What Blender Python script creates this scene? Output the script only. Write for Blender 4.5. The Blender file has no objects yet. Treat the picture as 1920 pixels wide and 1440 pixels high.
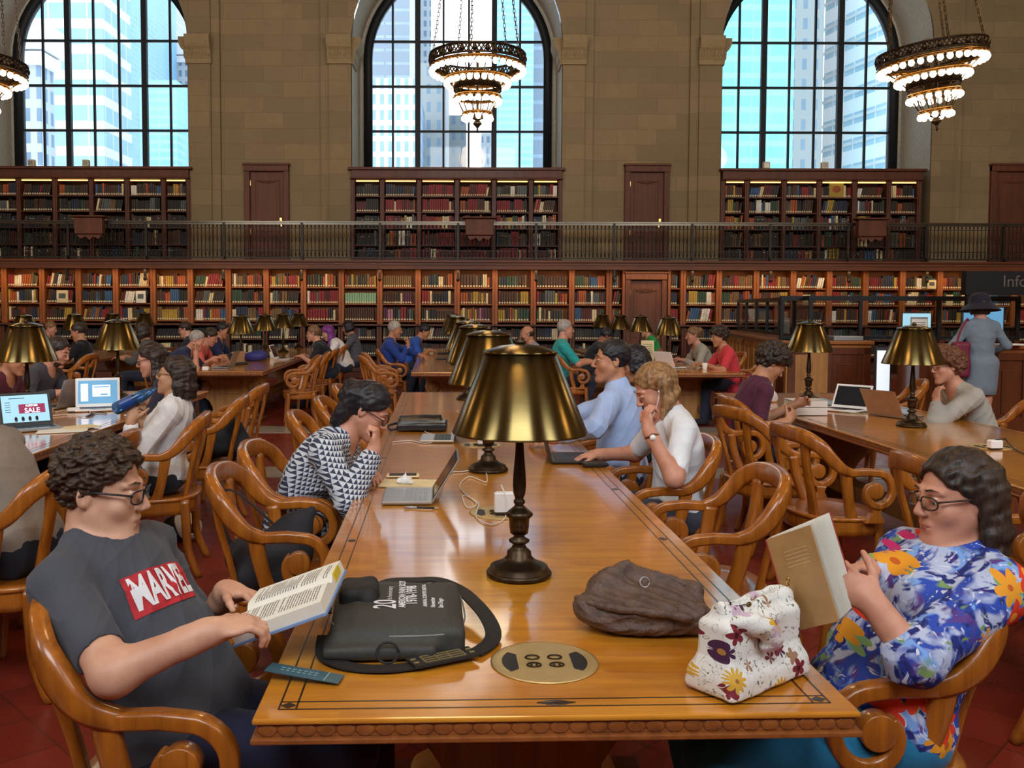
import bpy, bmesh, math, random
import numpy as np
from mathutils import Vector, Matrix, Euler
R = math.radians; PI = math.pi
S = bpy.context.scene; COL = S.collection
# ---------------------------------------------------------------- camera (kept first: pixel helpers use it)
F = 1700.0; PX, PY = 885.0, 662.0; H = 1.57
cam_d = bpy.data.cameras.new('camera'); cam = bpy.data.objects.new('camera', cam_d); COL.objects.link(cam)
cam_d.sensor_width = 36; cam_d.lens = F/1920*36
cam_d.shift_x = (960-PX)/1920; cam_d.shift_y = (PY-720)/1920
cam_d.clip_end = 400; cam_d.clip_start = .05
PITCH = math.atan((662-578)/F); ROLL = R(.18)
CM = (Matrix.Rotation(R(90)-PITCH, 3, 'X') @ Matrix.Rotation(ROLL, 3, 'Z'))
cam.matrix_world = Matrix.Translation((0, 0, H)) @ CM.to_4x4()
S.camera = cam
def ray(px, py): return CM @ Vector(((px-PX)/F, -(py-PY)/F, -1))
def atY(px, py, Y):
    d = ray(px, py); return Vector((0, 0, H)) + d*(Y/d.y)
def atZ(px, py, z):
    d = ray(px, py); return Vector((0, 0, H)) + d*((z-H)/d.z)
TZ = .762          # table top
# ---------------------------------------------------------------- objects
def tag(o, label=None, cat=None, group=None, kind=None):
    if label: o['label'] = label
    if cat: o['category'] = cat
    if group: o['group'] = group
    if kind: o['kind'] = kind
    return o
def thing(name, label, cat, loc=(0, 0, 0), rz=0, group=None):
    o = bpy.data.objects.new(name, None); COL.objects.link(o)
    o.location = loc; o.rotation_euler = (0, 0, rz); o.empty_display_size = .1
    return tag(o, label, cat, group)
def dup(o, label=None, parent=None):
    c = o.copy(); COL.objects.link(c)
    if parent is not None: c.parent = parent
    if label: c['label'] = label
    for ch in KIDS.get(o.name, []): dup(ch, None, c)
    KIDSadd(c)
    return c
KIDS = {}
def KIDSadd(o):
    if o.parent is not None: KIDS.setdefault(o.parent.name, []).append(o)
def place(o, loc, rz=0, s=1):
    o.location = loc; o.rotation_euler = (0, 0, rz); o.scale = (s, s, s); return o
class MB:
    """collects primitives into one mesh"""
    def __init__(s): s.v = []; s.f = []; s.m = []; s.sm = []
    def add(s, vs, fs, mi=0, M=None, smooth=False):
        b = len(s.v)
        s.v += [tuple(M @ Vector(p)) for p in vs] if M is not None else [tuple(p) for p in vs]
        for f in fs: s.f.append([b+i for i in f]); s.m.append(mi); s.sm.append(smooth)
        return s
    def box(s, c, d, M=None, mi=0, rz=0, ch=0):
        x, y, z = d[0]/2, d[1]/2, d[2]/2
        if rz: 
            T = Matrix.Translation(c) @ Matrix.Rotation(rz, 4, 'Z'); M = T if M is None else M @ T; c = (0, 0, 0)
        if ch:
            q = [(-x, -y, -z), (x, -y, -z), (x, y, -z), (-x, y, -z)]
            lo = [(-x+ch, -y+ch, -z), (x-ch, -y+ch, -z), (x-ch, y-ch, -z), (-x+ch, y-ch, -z)]
            def ring(zz, e):
                return [(-x+e, -y, zz), (x-e, -y, zz), (x, -y+e, zz), (x, y-e, zz), (x-e, y, zz), (-x+e, y, zz), (-x, y-e, zz), (-x, -y+e, zz)]
            def ring2(zz): 
                e = ch
                return [(-x+e*1.6, -y+e, zz), (x-e*1.6, -y+e, zz), (x-e, -y+e*1.6, zz), (x-e, y-e*1.6, zz), (x-e*1.6, y-e, zz), (-x+e*1.6, y-e, zz), (-x+e, y-e*1.6, zz), (-x+e, -y+e*1.6, zz)]
            rs = [ring2(-z), ring(-z+ch, ch), ring(z-ch, ch), ring2(z)]
            vs = [(a+c[0], b+c[1], d_+c[2]) for r in rs for a, b, d_ in r]
            fs = [list(range(7, -1, -1)), list(range(24, 32))]
            for k in range(3):
                for i in range(8): fs.append([k*8+i, k*8+(i+1) % 8, k*8+8+(i+1) % 8, k*8+8+i])
            return s.add(vs, fs, mi, M)
        vs = [(c[0]+a*x, c[1]+b*y, c[2]+e*z) for e in (-1, 1) for a, b in ((-1, -1), (1, -1), (1, 1), (-1, 1))]
        return s.add(vs, [(3, 2, 1, 0), (4, 5, 6, 7), (0, 1, 5, 4), (1, 2, 6, 5), (2, 3, 7, 6), (3, 0, 4, 7)], mi, M)
    def lathe(s, prof, n=24, M=None, mi=0, cap=True, smooth=True):
        vs = [(r*math.cos(2*PI*i/n), r*math.sin(2*PI*i/n), z) for r, z in prof for i in range(n)]
        fs = [[k*n+i, k*n+(i+1) % n, k*n+n+(i+1) % n, k*n+n+i] for k in range(len(prof)-1) for i in range(n)]
        if cap: fs += [list(range(n-1, -1, -1)), list(range((len(prof)-1)*n, len(prof)*n))]
        return s.add(vs, fs, mi, M, smooth)
    def cyl(s, a, b, r, r2=None, n=10, mi=0, M=None, smooth=True):
        return s.tube([a, b], [r, r if r2 is None else r2], n, mi, M, smooth)
    def tube(s, pts, r, n=8, mi=0, M=None, smooth=True, cap=True):
        P = [Vector(p) for p in pts]; rr = r if isinstance(r, (list, tuple)) else [r]*len(P)
        prof = [(math.cos(2*PI*i/n), math.sin(2*PI*i/n)) for i in range(n)]
        return s.sweep(P, prof, [(a, a) for a in rr], None, mi, M, smooth, cap)
    def sweep(s, pts, prof, sizes, up=None, mi=0, M=None, smooth=True, cap=True):
        """profile (x across, y up) swept along pts; up None -> parallel transport, else fixed up vector"""
        P = [Vector(p) for p in pts]; n = len(P); k = len(prof); vs = []
        px = None
        for i in range(n):
            t = (P[min(i+1, n-1)]-P[max(i-1, 0)]).normalized()
            if up is not None:
                u = Vector(up[i] if isinstance(up, list) else up); x = t.cross(u).normalized(); y = x.cross(t)
            else:
                if px is None:
                    a = Vector((0, 0, 1)) if abs(t.z) < .9 else Vector((1, 0, 0)); x = t.cross(a).normalized()
                else: x = (px - t*px.dot(t)).normalized()
                px = x; y = x.cross(t)
            sx, sy = sizes[i] if isinstance(sizes, list) else sizes
            vs += [P[i]+x*(a*sx)+y*(b*sy) for a, b in prof]
        fs = [[i*k+j, i*k+(j+1) % k, i*k+k+(j+1) % k, i*k+k+j] for i in range(n-1) for j in range(k)]
        if cap: fs += [list(range(k-1, -1, -1)), list(range((n-1)*k, n*k))]
        return s.add(vs, fs, mi, M, smooth)
    def ell(s, c, r, n=12, m=8, mi=0, M=None):
        vs = [(c[0], c[1], c[2]-r[2])]
        for j in range(1, m):
            t = -PI/2+PI*j/m
            vs += [(c[0]+r[0]*math.cos(t)*math.cos(2*PI*i/n), c[1]+r[1]*math.cos(t)*math.sin(2*PI*i/n), c[2]+r[2]*math.sin(t)) for i in range(n)]
        vs.append((c[0], c[1], c[2]+r[2])); e = len(vs)-1
        fs = [[0, 1+(i+1) % n, 1+i] for i in range(n)]+[[e, e-n+i, e-n+(i+1) % n] for i in range(n)]
        for j in range(m-2): fs += [[1+j*n+i, 1+j*n+(i+1) % n, 1+j*n+n+(i+1) % n, 1+j*n+n+i] for i in range(n)]
        return s.add(vs, fs, mi, M, True)
    def prism(s, poly, d, M=None, mi=0, smooth=False):
        """polygon in local XZ extruded +-d/2 along Y"""
        n = len(poly)
        vs = [(x, -d/2, z) for x, z in poly]+[(x, d/2, z) for x, z in poly]
        fs = [list(range(n)), list(range(2*n-1, n-1, -1))]+[[(i+1) % n, i, n+i, n+(i+1) % n] for i in range(n)]
        return s.add(vs, fs, mi, M, smooth)
    def build(s, name, mat, parent=None, loc=None, rz=0, bevel=0, sub=0, smooth=None, seg=2):
        me = bpy.data.meshes.new(name); me.from_pydata(s.v, [], s.f)
        mats = mat if isinstance(mat, (list, tuple)) else [mat]
        for m in mats: me.materials.append(m)
        if len(mats) > 1: me.polygons.foreach_set('material_index', s.m)
        me.polygons.foreach_set('use_smooth', [smooth]*len(s.f) if smooth is not None else s.sm)
        me.update()
        o = link(name, me, parent, loc, rz)
        if bevel:
            b = o.modifiers.new('bevel', 'BEVEL'); b.width = bevel; b.segments = seg; b.limit_method = 'ANGLE'; b.angle_limit = R(35)
        if sub:
            b = o.modifiers.new('sub', 'SUBSURF'); b.levels = b.render_levels = sub
        return o
def link(name, me, parent=None, loc=None, rz=0):
    o = bpy.data.objects.new(name, me); COL.objects.link(o)
    if parent is not None: o.parent = parent; KIDSadd(o)
    if loc is not None: o.location = loc
    if rz: o.rotation_euler = (0, 0, rz)
    return o
def fixnormals(o):
    bm = bmesh.new(); bm.from_mesh(o.data); bmesh.ops.recalc_face_normals(bm, faces=bm.faces); bm.to_mesh(o.data); bm.free(); return o
def frame(o, x=None, y=None, z=None):
    """matrix from origin and two axes (third by cross product)"""
    if x is None: y = Vector(y).normalized(); z = Vector(z).normalized(); x = y.cross(z).normalized(); z = x.cross(y)
    elif y is None: x = Vector(x).normalized(); z = Vector(z).normalized(); y = z.cross(x).normalized(); z = x.cross(y)
    else: x = Vector(x).normalized(); y = Vector(y).normalized(); z = x.cross(y).normalized(); y = z.cross(x)
    return Matrix.Translation(o) @ Matrix((x, y, z)).transposed().to_4x4()
RECT = [(-1, -.6), (-.7, -1), (.7, -1), (1, -.6), (1, .6), (.7, 1), (-.7, 1), (-1, .6)]
def cat(pts, n=8, closed=False):
    """Catmull-Rom through points"""
    P = [Vector(p) for p in pts]; out = []
    m = len(P)
    for i in range(m if closed else m-1):
        g = lambda j: P[j % m] if closed else P[min(max(j, 0), m-1)]
        a, b, c, d = g(i-1), g(i), g(i+1), g(i+2)
        for k in range(n):
            t = k/n; out.append(.5*((2*b)+(c-a)*t+(2*a-5*b+4*c-d)*t*t+(3*b-a-3*c+d)*t**3))
    if not closed: out.append(P[-1])
    return out
def text_mb(txt, size, extrude=0, align='CENTER', font_shear=0, bold=0):
    cu = bpy.data.curves.new('t', 'FONT'); cu.body = txt; cu.size = size; cu.extrude = extrude; cu.align_x = align; cu.align_y = 'CENTER'
    cu.shear = font_shear; cu.offset = bold; cu.resolution_u = 3
    o = bpy.data.objects.new('t', cu); COL.objects.link(o)
    me = o.to_mesh(); vs = [tuple(v.co) for v in me.vertices]; fs = [tuple(p.vertices) for p in me.polygons]
    o.to_mesh_clear(); bpy.data.objects.remove(o); bpy.data.curves.remove(cu)
    return vs, fs
# ---------------------------------------------------------------- materials
def srgb(r, g=None, b=None):
    if g is None: r, g, b = [int(r[i:i+2], 16) for i in (0, 2, 4)]
    f = lambda c: (c/255/12.92) if c/255 <= .04045 else ((c/255+.055)/1.055)**2.4
    return (f(r), f(g), f(b), 1)
class NT:
    def __init__(s, name):
        s.m = bpy.data.materials.new(name); s.m.use_nodes = True; s.t = s.m.node_tree; s.n = s.t.nodes
        s.b = next(x for x in s.n if x.type == 'BSDF_PRINCIPLED'); s.out = next(x for x in s.n if x.type == 'OUTPUT_MATERIAL')
    def add(s, typ, **kw):
        n = s.n.new('ShaderNode'+typ)
        for k, v in kw.items():
            if hasattr(n, k): setattr(n, k, v)
        return n
    def put(s, sock, v):
        if v is None: return
        if hasattr(v, 'is_output') and v.is_output: s.t.links.new(v, sock)
        else: sock.default_value = v
    def vec(s, scale=(1, 1, 1), rot=(0, 0, 0), loc=(0, 0, 0), src='Object'):
        c = s.add('TexCoord'); mp = s.add('Mapping'); s.put(mp.inputs[0], c.outputs[src])
        mp.inputs['Scale'].default_value = scale; mp.inputs['Rotation'].default_value = rot; mp.inputs['Location'].default_value = loc
        return mp.outputs[0]
    def noise(s, v, scale, detail=4, rough=.6, dist=0):
        n = s.add('TexNoise'); s.put(n.inputs['Vector'], v); n.inputs['Scale'].default_value = scale; n.inputs['Detail'].default_value = detail
        n.inputs['Roughness'].default_value = rough; n.inputs['Distortion'].default_value = dist; return n.outputs['Fac']
    def ramp(s, f, stops, interp='LINEAR'):
        n = s.add('ValToRGB'); s.put(n.inputs[0], f); r = n.color_ramp; r.interpolation = interp
        while len(r.elements) < len(stops): r.elements.new(.5)
        for e, (p, c) in zip(r.elements, stops): e.position = p; e.color = c
        return n.outputs[0]
    def mix(s, f, a, b, mode='MIX'):
        n = s.add('Mix', data_type='RGBA', blend_type=mode); s.put(n.inputs[0], f); s.put(n.inputs[6], a); s.put(n.inputs[7], b); return n.outputs[2]
    def math(s, op, a, b=None, c=None):
        n = s.add('Math', operation=op); s.put(n.inputs[0], a); s.put(n.inputs[1], b); s.put(n.inputs[2], c); return n.outputs[0]
    def sep(s, v):
        n = s.add('SeparateXYZ'); s.put(n.inputs[0], v); return n.outputs
    def bump(s, h, strength=.3, dist=.01):
        n = s.add('Bump'); s.put(n.inputs['Height'], h); n.inputs['Strength'].default_value = strength; n.inputs['Distance'].default_value = dist
        s.put(s.b.inputs['Normal'], n.outputs[0])
    def set(s, col=None, rough=None, metal=None, coat=None, coat_rough=None, spec=None, sheen=None, emit=None, es=None, trans=None, alpha=None, aniso=None):
        for k, v in (('Base Color', col), ('Roughness', rough), ('Metallic', metal), ('Coat Weight', coat), ('Coat Roughness', coat_rough), ('Specular IOR Level', spec),
                     ('Sheen Weight', sheen), ('Emission Color', emit), ('Emission Strength', es), ('Transmission Weight', trans), ('Alpha', alpha), ('Anisotropic', aniso)):
            if v is not None: s.put(s.b.inputs[k], v)
        return s.m
def plain(name, col, rough=.6, metal=0, coat=0, var=.12, vs=14, spec=.5, bump=0, sheen=0):
    """a colour with slight mottling"""
    t = NT(name); v = t.vec()
    n = t.noise(v, vs)
    d = tuple(c*(1-var) for c in col[:3])+(1,); l = tuple(min(1, c*(1+var)) for c in col[:3])+(1,)
    t.set(t.ramp(n, [(.3, d), (.7, l)]), rough, metal, coat, .15, spec, sheen)
    if bump: t.bump(t.noise(v, vs*5), bump, .01)
    return t.m
def wood(name, c1, c2, axis=0, scale=1, rough=.35, coat=.5, coat_rough=.12, bump=.04):
    t = NT(name)
    sc = [26*scale]*3; sc[axis] = 1.6*scale
    v = t.vec(sc); v2 = t.vec([2.2*scale]*3)
    n = t.noise(v, 1, 5, .65, .4); big = t.noise(v2, 1, 3)
    col = t.ramp(t.math('ADD', t.math('MULTIPLY', n, .65), t.math('MULTIPLY', big, .35)), [(.36, c1), (.62, c2)])
    t.set(col, rough, 0, coat, coat_rough)
    if bump: t.bump(n, bump, .005)
    return t.m
def emis(name, col, s):
    t = NT(name); t.set(col, .5, emit=col, es=s); return t.m
def glass(name, tint=(1, 1, 1, 1), gl=.06):
    t = NT(name); tr = t.add('BsdfTransparent'); g = t.add('BsdfGlossy'); g.inputs['Roughness'].default_value = .02; tr.inputs[0].default_value = tint
    mx = t.add('MixShader'); fr = t.add('Fresnel'); fr.inputs[0].default_value = 1.45
    t.put(mx.inputs[0], t.math('MULTIPLY', fr.outputs[0], gl*14)); t.put(mx.inputs[1], tr.outputs[0]); t.put(mx.inputs[2], g.outputs[0]); t.put(t.out.inputs[0], mx.outputs[0])
    return t.m
M = {}
M['oak'] = wood('oak_varnish', srgb(140, 78, 22), srgb(192, 120, 42), 0, 1, .32, .6)
M['oak_x'] = wood('chair_oak', srgb(122, 64, 14), srgb(176, 102, 27), 2, 1.2, .36, .5)
M['oak_edge'] = wood('table_edge_oak', srgb(112, 60, 24), srgb(150, 86, 38), 1, 1, .35, .5)
M['oak_pale'] = wood('carved_oak', srgb(140, 92, 40), srgb(180, 124, 60), 2, 1, .5, .1)
M['shelf'] = wood('bookcase_wood', srgb(128, 66, 22), srgb(164, 92, 34), 2, .5, .55, .05)
M['shelf_dark'] = wood('dark_bookcase_wood', srgb(74, 36, 18), srgb(104, 52, 26), 2, .5, .55, .05)
M['door'] = wood('door_wood', srgb(86, 46, 26), srgb(114, 62, 36), 2, .4, .6, 0)
M['fascia'] = wood('gallery_wood', srgb(92, 46, 20), srgb(128, 68, 30), 0, .3, .55, .05)
M['desk'] = wood('desk_wood', srgb(78, 36, 14), srgb(106, 52, 20), 2, .5, .35, .4)
M['inlay'] = plain('dark_inlay', srgb(52, 32, 18), .35, coat=.5)
M['iron'] = plain('wrought_iron', srgb(50, 44, 38), .5, .5)
M['iron_dark'] = plain('window_iron', srgb(22, 26, 30), .6, .2)
M['bronze'] = plain('dark_bronze', srgb(62, 48, 34), .38, .85, var=.25, vs=30)
M['brass_bright'] = plain('polished_brass', srgb(190, 150, 80), .25, 1)
M['black'] = plain('black_plastic', srgb(28, 28, 30), .45)
M['white'] = plain('white_plastic', srgb(232, 230, 228), .4, var=.03)
M['paper'] = plain('paper', srgb(226, 222, 208), .8, var=.03)
M['cream'] = plain('cream_paper', srgb(224, 206, 160), .8, var=.05)
M['silver'] = plain('silver_aluminium', srgb(168, 168, 170), .35, .7, var=.04)
M['keys'] = plain('dark_keys', srgb(45, 46, 50), .5)
M['glass'] = glass('clear_glass')
M['cable'] = plain('white_cable', srgb(214, 208, 200), .5, var=.02)
def _brass():
    t = NT('brushed_brass'); v = t.vec((1, 1, 260)); v2 = t.vec((6, 6, 6))
    n = t.noise(v, 1, 2); b = t.noise(v2, 2, 3)
    col = t.ramp(t.math('ADD', t.math('MULTIPLY', n, .3), t.math('MULTIPLY', b, .7)), [(.3, srgb(110, 95, 58)), (.7, srgb(128, 111, 70))])
    tg = t.add('Tangent', direction_type='RADIAL', axis='Z'); t.put(t.b.inputs['Tangent'], tg.outputs[0]); t.b.inputs['Anisotropic Rotation'].default_value = .25
    t.set(col, .25, 1, aniso=.85); return t.m
M['brass'] = _brass()
def _tabletop():
    t = NT('tabletop_parquetry'); v = t.vec(); x, y, z = t.sep(v)[:3]
    # chevron: grain turned +-45 degrees in triangles of 0.6 m, border grain runs along the edge
    u = t.math('PINGPONG', y, .45); w = t.math('ABSOLUTE', x)
    tri = t.math('GREATER_THAN', t.math('ADD', u, w), .45)
    def grain(rot, s=1):
        vv = t.vec((2.2*s, 30*s, 6), (0, 0, rot)); return t.noise(vv, 1, 5, .6, .5)
    g = t.mix(tri, grain(R(90)), grain(R(40)))
    border = t.math('MAXIMUM', t.math('GREATER_THAN', w, .44), t.math('GREATER_THAN', t.math('ABSOLUTE', y), 3.3))
    g2 = t.mix(t.math('GREATER_THAN', w, .44), grain(R(0), .9), grain(R(90), .9))
    g = t.mix(border, g, g2)
    big = t.noise(t.vec((1.3, 1.3, 1)), 2, 3)
    f = t.math('ADD', t.math('MULTIPLY', t.sep(g)[0], .6), t.math('MULTIPLY', big, .4))
    c = t.ramp(f, [(.34, srgb(176, 104, 20)), (.66, srgb(226, 154, 46))])
    c = t.mix(t.math('MULTIPLY', t.math('ADD', tri, border), .12), c, srgb(150, 86, 28))
    t.set(c, .3, 0, 1.0, .1); t.bump(t.sep(g)[0], .03, .002); return t.m
M['tabletop'] = _tabletop()
def _stone():
    t = NT('limestone_blocks'); v = t.vec(src='Object'); s = t.sep(v); cb = t.add('CombineXYZ'); t.put(cb.inputs[0], t.math('ADD', s[0], s[1])); t.put(cb.inputs[1], s[2])
    b = t.add('TexBrick', offset=.5); t.put(b.inputs['Vector'], cb.outputs[0]); b.inputs['Scale'].default_value = 1
    b.inputs['Brick Width'].default_value = .92; b.inputs['Row Height'].default_value = .36; b.inputs['Mortar Size'].default_value = .006; b.inputs['Mortar Smooth'].default_value = .1
    b.inputs['Color1'].default_value = srgb(158, 136, 98); b.inputs['Color2'].default_value = srgb(138, 120, 88); b.inputs['Mortar'].default_value = srgb(128, 108, 74); b.inputs['Bias'].default_value = 0
    n = t.noise(v, 3, 6, .7); c = t.mix(t.ramp(n, [(.3, (.0, .0, .0, 1)), (.75, (.5, .5, .5, 1))]), b.outputs[0], srgb(128, 106, 74))
    t.set(c, .8); t.bump(t.noise(v, 40), .15, .01); return t.m
M['stone'] = _stone()
M['stone_carved'] = plain('carved_limestone', srgb(158, 136, 98), .8, bump=.2)
M['stone_pale'] = plain('window_reveal_limestone', srgb(196, 190, 172), .8, bump=.1)
def _tiles():
    t = NT('red_quarry_tiles'); v = t.vec((1, 1, 1), (0, 0, R(45)), src='Object')
    b = t.add('TexBrick', offset=0.0); t.put(b.inputs['Vector'], v); b.inputs['Scale'].default_value = 1; b.inputs['Brick Width'].default_value = .3; b.inputs['Row Height'].default_value = .3
    b.inputs['Mortar Size'].default_value = .004; b.inputs['Color1'].default_value = srgb(140, 50, 36); b.inputs['Color2'].default_value = srgb(120, 42, 30); b.inputs['Mortar'].default_value = srgb(84, 40, 30)
    n = t.noise(v, 4, 5); c = t.mix(t.math('MULTIPLY', n, .6), b.outputs[0], srgb(92, 34, 22))
    t.set(c, t.ramp(n, [(.3, (.22, .22, .22, 1)), (.7, (.42, .42, .42, 1))]), spec=.4); t.bump(n, .05, .01); return t.m
M['tiles'] = _tiles()
M['marble'] = plain('grey_marble_strip', srgb(150, 140, 124), .3, var=.15, vs=4)
# ---------------------------------------------------------------- the hall
X = lambda px, Y, py=420: atY(px, py, Y).x
Z = lambda py, Y, px=885: atY(px, py, Y).z
rnd = random.Random(7)
YW = 21.3           # wall face beside the windows
YL = 20.45          # face of the bookcases under the gallery
XL, XR, ZC, YB = -15.5, 15.5, 13.2, -3.0
def struct(name, mb, mat, **k): return tag(mb.build(name, mat, **k), kind='structure')
m = MB(); m.box(((XL+XR)/2, 10, -.05), (XR-XL, 28, .1)); struct('floor', m, M['tiles'])
m = MB()
for y, w in ((8.6, .55), (11.62, .66)): m.box((0, y, .002), (XR-XL, w, .004))
struct('trim_7', m, M['marble'])
m = MB(); m.box(((XL+XR)/2, 10, ZC+.1), (XR-XL, 28, .2)); struct('ceiling', m, plain('ceiling_plaster', srgb(120, 92, 60), .8))
m = MB(); m.box((XL-.1, 10, ZC/2), (.2, 28, ZC)); struct('wall_left', m, M['stone'])
m = MB(); m.box((XR+.1, 10, ZC/2), (.2, 28, ZC)); struct('wall_right', m, M['stone'])
# wall behind the camera with three tall window openings
m = MB(); bx = [-9.0, 0, 9.0]; e = [XL]+[v for b in bx for v in (b-2.3, b+2.3)]+[XR]
for i in range(0, len(e), 2): m.box(((e[i]+e[i+1])/2, YB-.3, ZC/2), (e[i+1]-e[i], .6, ZC))
for b in bx: m.box((b, YB-.3, 2.4), (4.6, .6, 4.8)); m.box((b, YB-.3, (10.2+ZC)/2), (4.6, .6, ZC-10.2))
struct('wall_front', m, M['stone'])
# far wall: bays with arched openings
bays = []
for a, b in ((-37, 355), (660, 1052), (1355, 1737)): bays.append(((X(a, YW)+X(b, YW))/2, (X(b, YW)-X(a, YW))/2))
hw = 2.45; ZS = Z(316, YW); ZA = Z(78, YW); PIL = .52; YG = 22.85
m = MB(); pale = MB()
for bxc, _ in bays:
    N = 24
    arc = [(bxc-hw*math.cos(PI*i/N), ZA+hw*math.sin(PI*i/N)) for i in range(N+1)]
    for i in range(N):      # spandrel above the arch
        (x0, z0), (x1, z1) = arc[i], arc[i+1]
        m.add([(x0, YW, z0), (x1, YW, z1), (x1, YW, ZC), (x0, YW, ZC)], [(0, 1, 2, 3)])
    for s in (-1, 1):
        x0, x1 = sorted((bxc+s*hw, bxc+s*(hw+PIL)))
        m.box(((x0+x1)/2, YW+.3, ZC/2), (x1-x0, .6, ZC))
    m.box((bxc, YW+.75, ZS/2), (2*hw, .5, ZS))
    out = [(bxc-hw, ZS)]+arc+[(bxc+hw, ZS)]
    for i in range(len(out)-1):
        (x0, z0), (x1, z1) = out[i], out[i+1]
        q = lambda x, z: (bxc+(x-bxc)*.994, z-(.015 if z > ZA else 0))
        (x0, z0), (x1, z1) = q(x0, z0), q(x1, z1)
        pale.add([(x0, YW+.02, z0), (x0, YG+.3, z0), (x1, YG+.3, z1), (x1, YW+.02, z1)], [(0, 1, 2, 3)], smooth=2 < i < N)
    pale.add([(bxc-hw, YW+.9, ZS), (bxc+hw, YW+.9, ZS), (bxc+hw, YG+.3, ZS), (bxc-hw, YG+.3, ZS)], [(0, 1, 2, 3)])
ends = [XL]+[v for c, _ in bays for v in (c-hw-PIL, c+hw+PIL)]+[XR]
for i in range(0, len(ends), 2):
    a, b = ends[i], ends[i+1]
    m.box(((a+b)/2, YW+.45, ZC/2), (b-a, .6, ZC))
    for x, s in ((a, 1), (b, -1)):     # stepped edge of the recessed panel
        m.box((x+s*.1, YW+.105, ZC/2), (.2, .09, ZC))
struct('wall_back', m, M['stone'])
struct('trim_8', pale, M['stone_pale'])
# impost capitals and archivolts
prof = [(0, 0), (.05, 0), (.06, .1), (.09, .14), (.1, .3), (.16, .36), (.2, .44), (.22, .5), (.22, .62), (0, .62)]
n = 0
for bxc, _ in bays:
    for s in (-1, 1):
        n += 1; mb = MB()
        L = PIL+.05
        z0 = Z(121, YW)
        xc = bxc+s*(hw+L/2-.02)
        T = Matrix.Translation((xc, YW, z0)) @ Matrix.Rotation(R(-90), 4, 'Z')
        mb.prism(prof, L, T)
        T2 = Matrix.Translation((bxc+s*hw, YW+.34, z0)) @ Matrix.Rotation(0 if s < 0 else PI, 4, 'Z')
        mb.prism(prof, .7, T2)
        for k in range(7): mb.ell((xc-L/2+.06+k*L/7.3, YW-.1, z0+.24), (.03, .03, .09), 8, 5)
        struct('trim_%d' % n, mb, M['stone_carved'])
# windows
VX = [(29, 71, 117, 167, 211, 258, 306, 350), (693, 737, 786, 834, 879, 929, 977, 1021), (1362, 1405, 1452, 1500, 1544, 1591, 1637, 1677)]
for i, (bxc, _) in enumerate(bays):
    mb = MB(); r = hw-.28
    xs = [bxc+(-1+2*k/7)*r for k in range(8)]
    xs = [bxc-r, bxc-r*.745, bxc-r*.46, bxc-r*.165, bxc+r*.125, bxc+r*.415, bxc+r*.71, bxc+r]
    for k, x in enumerate(xs[1:-1]):
        heavy = k in (1, 4)
        zt = ZA+math.sqrt(max(0, r*r-(x-bxc)**2))
        mb.box((x, YG, (ZS+zt)/2), (.13 if heavy else .05, .12 if heavy else .06, zt-ZS))
    for q in range(-1, 7):
        z = Z(79, YG)-1.1*(q-2) if False else Z(79, YG)+1.1*(q-3)
        if z < ZS+.2: continue
        w = r if z < ZA else math.sqrt(max(.01, r*r-(z-ZA)**2))
        if z < ZA+r: mb.box((bxc, YG, z), (2*w, .07, .055))
    N = 28
    path = [(bxc-r-.06, YG, ZS)]+[(bxc-(r+.06)*math.cos(PI*k/N), YG, ZA+(r+.06)*math.sin(PI*k/N)) for k in range(N+1)]+[(bxc+r+.06, YG, ZS)]
    mb.sweep(path, [(-1, -1), (1, -1), (1, 1), (-1, 1)], (.1, .1), (0, 1, 0))
    mb.box((bxc, YG, ZS+.04), (2*r+.3, .16, .1))
    path2 = [(bxc-r-.22, YG+.06, ZS)]+[(bxc-(r+.22)*math.cos(PI*k/N), YG+.06, ZA+(r+.22)*math.sin(PI*k/N)) for k in range(N+1)]+[(bxc+r+.22, YG+.06, ZS)]
    w = struct('window_%d' % (i+1), mb, M['iron_dark'])
    f2 = MB(); f2.sweep(path2, [(-1, -1), (1, -1), (1, 1), (-1, 1)], (.08, .07), (0, 1, 0)); f2.build('frame', M['stone_pale'], w)
    g = MB(); vs = [(bxc-r, YG+.02, ZS)]+[(bxc-r*math.cos(PI*k/N), YG+.02, ZA+r*math.sin(PI*k/N)) for k in range(N+1)]+[(bxc+r, YG+.02, ZS)]
    g.add(vs, [list(range(len(vs)))]); g.build('pane', M['glass'], w)
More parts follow.
